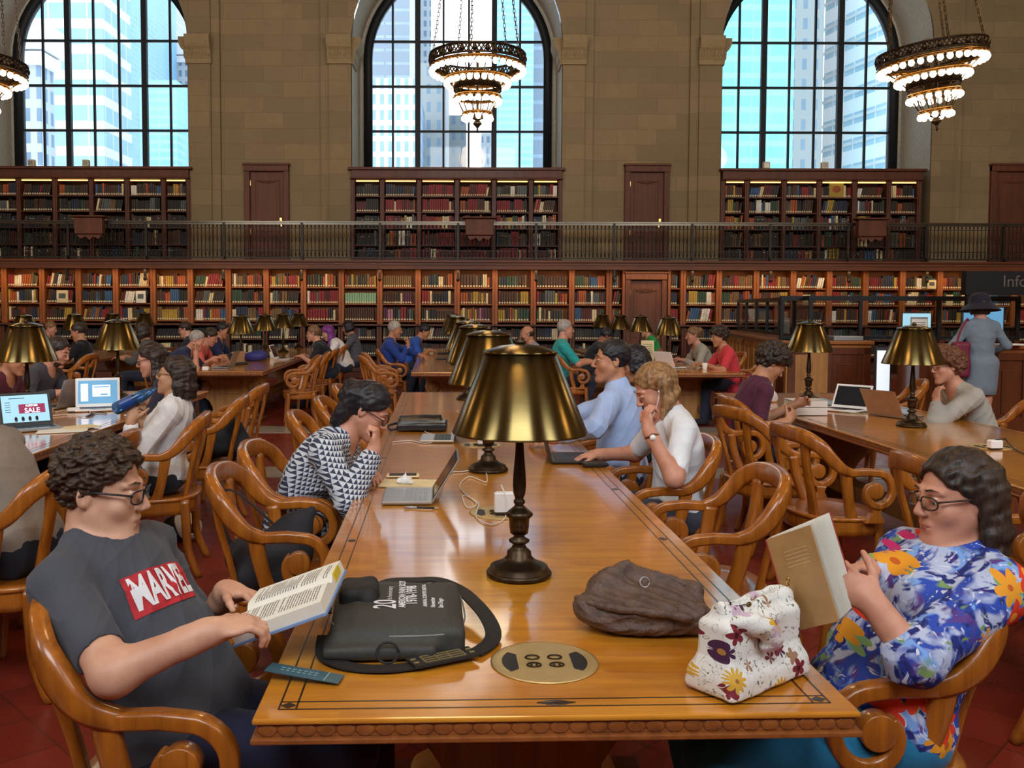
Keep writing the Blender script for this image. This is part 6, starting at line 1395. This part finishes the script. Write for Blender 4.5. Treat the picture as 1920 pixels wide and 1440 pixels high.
# chargers and cables
def cable(label, pts, r=.0026, mat='cable', z=TZ):
    mb = MB(); p = cat([(a, b, (z+r+.0005) if len(q) == 0 else q[0]) for a, b, *q in pts], 7); mb.tube(p, r, 6); return tag(mb.build('cable', M[mat], None), label, 'cable')
def charger(label, x, y, rz=0, s=(.066, .03, .066), z=TZ+.004):
    t = thing('charger', label, 'charger', (x, y, z), rz); mb = MB(); mb.box((0, 0, s[2]/2+.004), s, ch=.006); mb.build('body', M['white'], t); mb = MB(); mb.box((0, 0, .003), (s[0]*.9, s[1]*.9, .006)); mb.build('plug', M['black'], t); return t
charger('white square charger plugged into the brass plate behind the big lamp', .128, 3.52, R(4), (.078, .036, .082))
charger('white charger plugged in behind the second brass lamp', .065, 5.3, 0, (.06, .035, .07))
P0 = lambda px, py: tuple(atZ(px, py, TZ))[:2]
cable('white cable looping from the square charger across the front table', [(.128, 3.52, TZ+.09), (.115, 3.5, TZ+.12), (.14, 3.47, TZ+.06), P0(945, 975), P0(920, 985), P0(893, 970), P0(897, 945), P0(868, 930), P0(875, 952), P0(893, 945), P0(862, 915), P0(880, 895), P0(912, 905), P0(905, 880), P0(870, 885), P0(842, 890), P0(822, 935)])
cable('white cable running from the thin laptop to the charger behind the second lamp', [P0(815, 805), P0(790, 795), P0(800, 812), P0(840, 815), P0(870, 808), P0(895, 822), (.065, 5.28, TZ+.03)])
cable('thin white cable across the table beside the elbow of the patterned jacket', [P0(735, 830), P0(770, 827), P0(800, 832), P0(850, 822)])
cable('white cable running to the black laptop', [P0(1008, 838), P0(1000, 828), P0(975, 826), P0(940, 820)])
t = thing('bag', 'flat black leather folder bag beyond the person in the patterned jacket', 'bag', (-.33, 6.0, TZ)); s = Sdf(.02); s.box((0, 0, .03), (.15, .1, .012), .014); s.box((-.02, .05, .05), (.13, .05, .006), .012, (V3((1, 0, 0)), V3((0, .9, .4)), V3((0, -.4, .9)))); s.half((0, 0, .003), (0, 0, -1)); s.mesh(.006, 'body', plain('black_leather', srgb(30, 30, 32), .3, bump=.2), t, folds(.005, 24, 6))
mb = MB(); mb.tube(cat([(-.15, -.08, .02), (-.2, -.1, .012), (-.22, -.02, .03), (-.15, .06, .04)], 5), .008, 6); mb.build('strap', M['nylon2'], t)
# ---- left table
def screen_sale(l, T, w, d):
    mb = MB(); mb.box((w*.12, -.0034, d*.5), (w*.5, .001, d*.27), T); mb.build('screen_banner', M['magenta'], l)
    for s_, sz, zz in (('SALE', .046, .44), ('FURTHER', .018, .585)):
        v, f = text_mb(s_, sz, bold=.001); mb = MB(); mb.add([T @ Vector((w*.12+p[0], -.0045, d*zz+p[1])) for p in v], f); mb.build('screen_lettering', M['white_lit'], l)
    mb = MB()
    for i in range(4): mb.ell((-w*.2+w*.13*i, -.0034, d*.2), (.01, .001, .018), 8, 5, 0, T)
    mb.box((-w*.15, -.0034, d*.82), (w*.3, .001, .004), T)
    for i in range(5): mb.box((-w*.33, -.0034, d*(.7-.07*i)), (w*.1, .001, .003), T)
    mb.build('screen_text', M['screen_dark'], l)
laptop('open laptop showing a shop page with a magenta sale banner', -2.9, 5.95, 130, 112, .33, .235, 'silver', 'keys', M['screen_lite'], screen_fn=screen_sale)
laptop('silver laptop seen from behind, in front of the bearded person', -3.36, 7.3, 350, 108, .33, .23, 'silver')
def screen_win(l, T, w, d):
    mb = MB(); mb.box((w*.08, -.0034, d*.55), (w*.4, .001, d*.4), T); mb.box((-w*.3, -.0034, d*.5), (w*.16, .001, d*.6), T); mb.build('screen_window', M['white_lit'], l)
    mb = MB(); mb.box((w*.08, -.0042, d*.68), (w*.34, .001, d*.04), T); mb.box((w*.14, -.0042, d*.42), (w*.16, .001, d*.06), T); mb.build('screen_buttons', M['screen_blue'], l)
laptop('pale framed laptop with a lit blue desktop facing the camera', -2.94, 7.1, 112, 106, .33, .235, 'white', None, M['screen_blue'], screen_fn=screen_win)
charger('white power adapter lying on the left table amid tangled cables', -3.07, 6.96, R(30), (.09, .05, .03), TZ)
charger('small white plug adapter standing on the left table by the blue desktop laptop', -3.1, 7.3, R(10), (.045, .03, .06), TZ)
for lb, q, m_ in (('white cable arching from the silver laptop to the plug adapter', [P0(98, 770), P0(112, 757), P0(135, 738), P0(142, 745), P0(146, 768)], 'cable'), ('white cable coiled along the left table beside the adapter', [P0(60, 772), P0(80, 776), P0(100, 780), P0(130, 778), P0(160, 782), P0(168, 772), P0(140, 768), P0(105, 774)], 'cable'),
                ('black cable tangled in front of the pale framed laptop', [P0(152, 755), P0(160, 748), P0(170, 757), P0(166, 772), P0(176, 778), P0(160, 782), P0(185, 774), P0(200, 776)], 'black')): cable(lb, q, .004, m_)
for lb, px, py, w, d, rz, m_ in (('loose white paper sheets by the sale page laptop', 118, 808, .3, .2, 20, 'paper'), ('yellow edged notepad on the loose sheets of the left table', 150, 803, .16, .22, -40, 'cream'), ('white paper lying under the blue bottle', 268, 775, .22, .3, 10, 'white')):
    p = P0(px, py); mb = MB(); mb.box((0, 0, .003), (w, d, .005)); o = tag(mb.build('paper', M[m_], None, (p[0], p[1], TZ+.0005 if 'notepad' not in lb else TZ+.006), R(rz)), lb, 'paper')
# blue bottle
pb, pm = atY(214, 768, 5.06), atY(287, 738, 5.27); t = thing('bottle', 'blue water bottle held to the lips of the person in the white sweater', 'bottle', tuple(pb)); dv = pm-pb; L = dv.length; T = frame((0, 0, 0), z=dv, x=(0, 1, 0))
def bottle_mat():
    q = NT('blue_glass'); q.set(srgb(96, 164, 238), .06, trans=.85); return q.m
mb = MB(); r_ = .036; mb.lathe([(.0, .0), (r_*.8, .002), (r_, .012), (r_, L*.62), (r_*.9, L*.72), (r_*.55, L*.86), (.014, L*.92), (.013, L), (.0, L)], 24, T, cap=False); mb.build('body', bottle_mat(), t)
mb = MB(); mb.lathe([(r_+.0008, L*.2), (r_+.0008, L*.5)], 24, T, cap=False); mb.build('label', plain('dark_blue_label', srgb(34, 66, 130), .3), t)
# ---- right table
def closed_book(label, x, y, z, rz, w, d, h, m_, pages='paper'):
    t = thing('book', label, 'book', (x, y, z), rz); mb = MB(); mb.box((0, 0, .003), (w, d, .004)); mb.box((0, 0, h-.003), (w, d, .004)); mb.box((-w/2+.002, 0, h/2), (.004, d, h-.002)); mb.build('cover', m_, t, bevel=.001)
    mb = MB(); mb.box((.002, 0, h/2), (w-.008, d-.008, h-.008)); mb.build('pages', M[pages], t); return t
p = P0(1517, 779)
closed_book('thick white book at the bottom of the pair by the white laptop', p[0], p[1]+.1, TZ, R(93), .21, .27, .062, M['white']); closed_book('thick white book on top of the pair by the white laptop', p[0]+.005, p[1]+.1, TZ+.0625, R(91), .205, .265, .052, M['white'])
laptop('white framed laptop with a dark screen beside the two white books', 2.96, 7.2, 42, 118, .3, .21, 'white', None, M['screen_dark'])
laptop('tan laptop seen from behind before the person in the grey cardigan', 3.13, 6.72, 20, 118, .31, .215, 'silver', 'tan_case')if False else None
M['tan_case'] = plain('tan_laptop_case', srgb(170, 136, 108), .45)
laptop('tan backed laptop open before the person in the grey cardigan', 3.22, 6.85, 205, 118, .32, .22, 'silver', 'tan_case')
t = thing('book', 'open book with cream pages behind the tan backed laptop', 'book', (3.24, 7.5, TZ), R(15)); mb = MB()
for s_ in (-1, 1): mb.prism([(0, .002), (s_*.13, .002), (s_*.13, .016), (s_*.06, .026), (0, .014)][::s_], .2)
mb.build('pages', M['cream'], t)
t = thing('magazine', 'open glossy magazine lying past the bent curly head', 'magazine', (2.95, 7.8, TZ), R(-12)); mb = MB()
for s_ in (-1, 1): mb.prism([(0, .002), (s_*.2, .002), (s_*.2, .006), (s_*.1, .035), (0, .01)][::s_], .28)
mb.build('pages', plain('grey_blue_page', srgb(150, 170, 176), .3, var=.3, vs=8), t)
t = thing('folder', 'yellow folder with a snack on it in front of the bent curly head', 'folder', (2.72, 7.42, TZ), R(-10)); mb = MB(); mb.box((0, 0, .004), (.3, .22, .007)); mb.build('cover', plain('yellow_card', srgb(222, 168, 44), .5), t); s = Sdf(.01); s.cap((-.07, 0, .03), (.06, .02, .03), .022); s.half((0, 0, .009), (0, 0, -1)); s.mesh(.005, 'bun', plain('baked_bun', srgb(160, 92, 40), .6), t)
p = P0(1865, 842); charger('white cube charger beside the brass plate on the right hand table', p[0], p[1], R(5), (.075, .05, .05), TZ); p2 = P0(1920, 850)
cable('black cable leading from the white cube charger', [(p[0], p[1], TZ+.055), (p[0]+.06, p[1], TZ+.06), P0(1885, 830)+(TZ+.02,), P0(1905, 845), P0(1940, 860)], .004, 'black')
M['pale_bag'] = plain('white_plastic_bag', srgb(206, 198, 190), .45, var=.1)
t = thing('shopping_bag', 'white plastic bag standing behind the burgundy top', 'bag', (2.0, 7.5, TZ-.05)); s = Sdf(.04); s.ell((0, 0, .1), (.12, .08, .12)); s.cap((.0, 0, .15), (.08, 0, .3), .05, .02); s.half((0, 0, .052), (0, 0, -1)); s.mesh(.01, 'body', M['pale_bag'], t, folds(.012, 26, 3)); t.location = (2.55, 7.9, TZ-.05)
# ---- on chairs and floor
t = thing('handbag', 'black shoulder bag slumped on the empty armchair beside the patterned jacket', 'handbag', (-.86, 3.6, .47)); s = Sdf(.05); s.ell((.05, .0, .1), (.17, .15, .1)); s.ell((.12, .08, .16), (.09, .08, .09)); s.cap((.15, .1, .2), (.2, .12, .26), .04, .012); s.cap((-.02, -.1, .06), (.12, -.08, .05), .06); s.half((0, 0, .005), (0, 0, -1)); s.mesh(.009, 'body', plain('black_cloth', srgb(28, 26, 34), .8), t, folds(.012, 16, 3))
strap([(-.08, .0, .1), (-.16, .02, .25), (-.17, .03, .33), (-.12, .05, .36), (-.04, .07, .3), (.06, .08, .2)], .014, M['nylon2'], t)
t = thing('coat', 'black coat heaped over an armchair behind the white sweater', 'coat', (-1.9, 6.5, .47)); s = Sdf(.06); s.ell((0, 0, .12), (.2, .18, .12)); s.cap((.18, .05, .1), (.16, .0, .24), .12, .09); s.half((0, 0, .005), (0, 0, -1)); s.mesh(.012, 'body', plain('black_wool', srgb(26, 26, 30), .9), t, folds(.014, 14, 5))
t = thing('coat', 'dark clothes heaped on the armchair beyond the taupe shirt', 'coat', (-2.02, 4.6, .47)); s = Sdf(.06); s.ell((0, 0, .12), (.2, .18, .13)); s.cap((-.1, 0, .1), (.0, .05, .3), .1, .08); s.half((0, 0, .005), (0, 0, -1)); s.mesh(.012, 'body', plain('dark_navy_wool', srgb(22, 22, 32), .9), t, folds(.014, 14, 8))
hp = atZ(338, 1012, .0); t = thing('bicycle_helmet', 'black and white bicycle helmet on the floor beneath the white sweater chair', 'helmet', (hp.x, hp.y, 0)); s = Sdf(.02); s.ell((0, 0, .07), (.13, .1, .1)); s.half((0, 0, .01), (0, 0, -1))
s.mesh(.006, 'shell', plain('helmet_black', srgb(26, 26, 28), .35), t); s = Sdf(.01); s.ell((.03, 0, .085), (.115, .103, .1)); s.ell((.1, -.05, .09), (.04, .06, .03), None, .01, -1); s.ell((.08, .05, .12), (.04, .03, .04), None, .01, -1); s.half((0.02, 0, .05), (-1, 0, -.4)); s.mesh(.006, 'white_panel', plain('helmet_white', srgb(216, 214, 206), .3), t)
t = thing('tote_bag', 'red tote bag on the floor by the person in the red T-shirt', 'bag', (3.62, 11.75, 0)); s = Sdf(.05); s.box((0, 0, .3), (.2, .1, .22), .06); s.half((0, 0, .005), (0, 0, -1)); s.mesh(.014, 'body', plain('red_canvas', srgb(150, 26, 44), .8), t, folds(.015, 12, 4)); strap([(-.12, 0, .55), (-.1, 0, .7), (.1, 0, .7), (.12, 0, .55)], .015, plain('red_strap', srgb(130, 24, 40), .8), t, 'handle', .003, (0, 1, 0))
t = thing('shoulder_bag', 'dark pink shoulder bag hanging at the side of the person in the hat', 'bag', (5.78, 10.72, .78)); s = Sdf(.05); s.box((0, 0, .2), (.055, .03, .17), .04); s.mesh(.012, 'body', plain('crimson_leather', srgb(112, 26, 52), .6), t, folds(.008, 14, 4)); strap([(-.05, 0, .38), (.0, 0, .55), (.1, .05, .68), (.16, .14, .6)], .012, plain('crimson_strap', srgb(120, 26, 54), .6), t, 'handle', .004, (0, 1, 0))
# ---- far tables
for lb, x, y, f_, b_, sc_ in (('silver laptop beside the elbow of the grey haired person in navy', -3.35, 12.15, 0, 'silver', None), ('white laptop open before the boy in the black T-shirt', -2.95, 14.2, 180, 'white', None), ('white laptop with a dark screen near the end of the red shirt table', 2.75, 12.45, 215, 'white', None), ('wood coloured laptop before the grey hooded top', 2.95, 13.3, 180, 'tan_case', None), ('white laptop at the middle of the red shirt table', 2.9, 14.0, 170, 'white', None), ('black laptop seen edge on before the blue jacket', -.45, 14.4, 0, 'black', None), ('black laptop before the bright blue T-shirt', -.5, 16.1, 0, 'black', None)):
    laptop(lb, x, y, f_, 112, .33, .23, b_, None, None)
t = thing('tablet', 'tablet in a tan folding case propped before the grey haired person in navy', 'tablet', (-3.28, 12.75, TZ), R(60)); T = Matrix.Rotation(R(-35), 4, 'X'); mb = MB(); mb.box((0, 0, .1), (.26, .008, .19), T); mb.build('screen', M['black'], t); mb = MB(); mb.box((0, .03, .09), (.24, .004, .2), Matrix.Rotation(R(10), 4, 'X')); mb.build('case', M['tan_case'], t)
t = thing('bag', 'blue cloth bag lying among the lamps of the navy shirt table', 'bag', (-3.3, 13.75, TZ)); s = Sdf(.04); s.ell((0, 0, .07), (.19, .12, .085)); s.half((0, 0, .003), (0, 0, -1)); s.mesh(.012, 'body', plain('blue_nylon', srgb(44, 48, 124), .6), t, folds(.015, 16, 4))
t = thing('table_sign', 'cream notice in a stand beneath the lamps of the red shirt table', 'sign', (2.72, 14.0, TZ)); mb = MB(); mb.box((0, 0, .17), (.2, .008, .3), Matrix.Rotation(R(-8), 4, 'X')); mb.build('notice', M['cream'], t); mb = MB()
for i in range(6): mb.box((0, -.005, .26-.03*i), (.14, .002, .006), Matrix.Rotation(R(-8), 4, 'X'))
mb.build('lettering', M['ink'], t); mb = MB(); mb.box((0, .02, .01), (.2, .1, .02)); mb.build('stand', M['silver'], t)
for lb, x, y, w, d, h, m_ in (('white cup standing by the lamp of the navy shirt table', -3.2, 14.5, .09, .09, .1, 'white'), ('small white card on the near edge of the navy shirt table', -3.42, 11.62, .08, .06, .05, 'white'), ('small clear tumbler near the corner of the red shirt table', 3.1, 12.05, .08, .08, .09, 'paper'), ('orange packet beside the lamp of the red shirt table', 2.75, 12.75, .2, .12, .05, 'orange_p')):
    if m_ == 'orange_p': M[m_] = plain('orange_packet', srgb(222, 110, 50), .5)
    mb = MB()
    if 'cup' in lb or 'tumbler' in lb: mb.lathe([(w*.35, 0), (w*.5, h), (w*.46, h), (w*.33, .006), (0, .006)], 16, cap=False); nm = 'cup' if 'cup' in lb else 'tumbler'
    else: mb.box((0, 0, h/2), (w, d, h), ch=.006); nm = 'card' if 'card' in lb else 'packet'
    tag(mb.build(nm, M[m_], None, (x, y, TZ)), lb, nm)
# ---------------------------------------------------------------- information desk
M['desk_top'] = wood('desk_top_wood', srgb(140, 84, 38), srgb(176, 110, 54), 0, .6, .3, .4); M['screen_iron'] = plain('black_screen_frame', srgb(28, 26, 26), .4, .4); M['smoke'] = glass('desk_screen_glass', (.86, .88, .88, 1), .05)
t = thing('information_desk', 'long panelled wooden information desk with a moulded top, beneath glass screens', 'desk', (4.7, 12.9, 0))
c0, c1, c2, c3 = Vector((.62, 6.3, 0)), Vector((-.2, .0, 0)), Vector((.95, -.05, 0)), Vector((1.0, -1.55, 0))
def deskrun(a, b, hgt=1.1, dep=.55, m_='desk'):
    d_ = b-a; L = d_.length; T = frame(a, x=d_, z=(0, 0, 1)); mb = MB(); mb.box((L/2, dep/2, hgt/2-.02), (L, dep, hgt-.04), T); mb.build('body', M[m_], t)
    mb = MB(); mb.box((L/2, dep/2-.03, hgt), (L+.06, dep+.1, .05), T); mb.box((L/2, -.0, hgt-.05), (L+.02, .06, .05), T); mb.build('top', M['desk_top'], t, bevel=.01)
    n = max(1, round(L/.9)); mb = MB()
    for i in range(n):
        x0 = L*i/n; w_ = L/n; mb.box((x0+w_/2, -.012, .1), (w_, .03, .2), T); mb.box((x0+w_/2, -.012, hgt-.12), (w_, .03, .1), T); mb.box((x0+.05, -.012, hgt/2), (.1, .03, hgt-.1), T); mb.box((x0+w_-.05, -.012, hgt/2), (.1, .03, hgt-.1), T); mb.box((x0+w_/2, -.012, hgt/2), (.07, .028, hgt-.3), T)
        for q in range(2): mb.box((x0+w_*(.28+.44*q), -.006, hgt*.48), (w_*.22, .02, hgt*.5), T)
    mb.build('panel', M[m_], t, bevel=.006)
deskrun(c0, c1, m_='oak_pale'); deskrun(c1, c2)  # first run in paler wood: the warm light on it is put into the colour
t2 = thing('information_counter', 'dark panelled counter with computers where the person in the hat stands', 'counter', (5.9, 11.45, 0)); tt = t; t = t2; deskrun(Vector((-.25, 0, 0)), Vector((5.2, .1, 0))); t = tt
sc = thing('glass_screen', 'black framed glass screens standing on the information desk', 'screen', (4.7, 12.9, 1.13)); 
def screenrun(a, b, n, hgt=.62):
    d_ = b-a; L = d_.length; T = frame(a+Vector((0, 0, 0)), x=d_, z=(0, 0, 1)); 
    for i in range(n+1): mb = MB(); mb.box((L*i/n, .3, hgt/2), (.05, .05, hgt), T); mb.build('post', M['screen_iron'], sc)
    mb = MB(); mb.box((L/2, .3, hgt), (L+.05, .06, .07), T); mb.box((L/2, .3, .03), (L, .04, .05), T); mb.build('rail', M['screen_iron'], sc)
    for i in range(n): mb = MB(); mb.box((L*(i+.5)/n, .3, hgt/2), (L/n-.05, .008, hgt-.08), T); mb.build('pane', M['smoke'], sc)
screenrun(c0, c1, 6, .6); screenrun(c1, Vector((3.2, -.05, 0)), 3, .6)
for lb, x, y, z, rz, w, h, m_ in (('lit blue computer monitor facing the person in the hat', 6.62, 11.75, 1.135, 0, .55, .38, 'screen_blue'), ('pale monitor standing on the counter behind the small notice', 5.88, 12.0, 1.135, -20, .36, .3, 'screen_lite')):
    t = thing('monitor', lb, 'monitor', (x, y, z), R(rz)); mb = MB(); mb.box((0, .02, h/2+.1), (w, .04, h), ch=.008); mb.build('casing', M['keys'], t); mb = MB(); mb.box((0, -.002, h/2+.1), (w*.93, .004, h*.9)); mb.build('screen', M[m_], t); mb = MB(); mb.box((0, .04, .06), (.06, .03, .12)); mb.box((0, .04, .006), (.22, .18, .012)); mb.build('stand', M['keys'], t)
t = thing('kiosk_screen', 'tall lit white display standing between desk and counter', 'display', (5.44, 12.0, 0)); mb = MB(); mb.box((0, 0, .62), (.2, .06, .9)); mb.build('casing', M['keys'], t); mb = MB(); mb.box((-.0, -.033, .72), (.17, .006, .62)); mb.build('screen', M['white_lit'], t); mb = MB(); mb.box((0, 0, .08), (.3, .2, .16)); mb.build('base', M['keys'], t)
t = thing('notice_stand', 'white paper notice in a stand on the counter by the person in the hat', 'notice', (5.72, 11.6, 1.125)); mb = MB(); mb.box((0, 0, .19), (.2, .01, .27)); mb.build('notice', M['paper'], t); mb = MB(); mb.box((0, .04, .01), (.2, .12, .02)); mb.box((0, .008, .2), (.22, .006, .3)); mb.build('stand', M['silver'], t); mb = MB()
for i in range(7): mb.box((0, -.007, .28-.027*i), (.14, .002, .007))
mb.build('lettering', M['ink'], t)
for lb, x, y, w, d, h, m_ in (('white papers stacked on the counter beside the keyboard', 6.75, 11.35, .3, .2, .02, 'paper'), ('tilted grey tray of leaflets on the desk behind the brass lamp', 5.35, 13.0, .42, .25, .06, 'silver'), ('white telephone box behind the desk glass', 4.95, 13.5, .18, .14, .24, 'white'), ('white leaflet holder behind the far desk glass', 5.2, 15.1, .14, .1, .3, 'white')):
    mb = MB(); mb.box((0, 0, h/2), (w, d, h), ch=.004); nm = 'papers' if 'papers' in lb else lb.split()[1 if 'tray' not in lb else 2]; tag(mb.build({'papers': 'paper', 'telephone': 'box'}.get(nm, nm if nm != 'leaflet' else 'leaflet_holder'), M[m_], None, (x, y, 1.128)), lb, 'paper' if 'papers' in lb else 'box')
# hanging sign over the counter
t = thing('information_sign', 'dark sign board lettered Information above the counter on two posts', 'sign', (7.6, 12.3, 0)); mb = MB(); mb.box((0, 0, 1.93), (1.9, .12, .32)); mb.build('board', M['screen_iron'], t)
for x in (-.88, .88): mb = MB(); mb.box((x, .0, .93), (.07, .07, 1.84)); mb.build('post', M['screen_iron'], t)
v, f = text_mb('Information', .22); mb = MB(); mb.add([(p[0]+.06, -.0635, 1.95+p[1]) for p in v], [q for q in f]); mb.v = [(a, b, c) for a, b, c in mb.v]; mb.build('lettering', plain('grey_letters', srgb(92, 84, 78), .5), t)
# ---------------------------------------------------------------- light
W = bpy.data.worlds.new('sky'); S.world = W; W.use_nodes = True
bg = W.node_tree.nodes['Background']; bg.inputs[0].default_value = (.86, .94, 1, 1); bg.inputs[1].default_value = 3.1
def area(name, loc, rot, sx, sy, power, col, spread=180):
    d = bpy.data.lights.new(name, 'AREA'); d.shape = 'RECTANGLE'; d.size = sx; d.size_y = sy; d.energy = power; d.color = col; d.spread = R(spread)
    o = bpy.data.objects.new(name, d); COL.objects.link(o); o.location = loc; o.rotation_euler = rot; return o
def point(name, loc, power, col, rad=.3):
    d = bpy.data.lights.new(name, 'POINT'); d.energy = power; d.color = col; d.shadow_soft_size = rad
    o = bpy.data.objects.new(name, d); COL.objects.link(o); o.location = loc; return o
WARM = (1, .64, .3); COOL = (.9, .95, 1)
for b in (-9, 0, 9): area('window_daylight', (b, YB+.02, 7.5), (R(90), 0, 0), 4.5, 5.3, 560, COOL)
for bxc, _ in bays:
    p = area('window_portal', (bxc, YG+.2, 7.4), (R(-90), 0, 0), 4.4, 5.2, 1, (1, 1, 1)); p.data.cycles.is_portal = True
for x in (-9, 0, 9): point('chandelier_light', (x, 4.0, 6.6), 230, WARM, .6)
for x in (-9, 0, 9): point('warm_fill', (x, 11.5, 7.2), 190, WARM, .5)  # added warm fill in mid-air, apart from the hanging chandeliers
for x0 in (-12, -6, 0, 6, 12): area('gallery_lamp', (x0, 20.05+.12, Z(506, YF)-.02), (R(18), 0, 0), 5.6, .1, 15, (1, .6, .25))
c = S.cycles; c.max_bounces = 6; c.diffuse_bounces = 3; c.glossy_bounces = 3; c.transmission_bounces = 4; c.transparent_max_bounces = 8
c.caustics_reflective = False; c.caustics_refractive = False; c.use_denoising = True; c.sample_clamp_indirect = 4; c.sample_clamp_direct = 20
S.view_settings.view_transform = 'Standard'; S.view_settings.look = 'None'; S.view_settings.gamma = 1; S.view_settings.exposure = 0; S.view_settings.use_curve_mapping = False
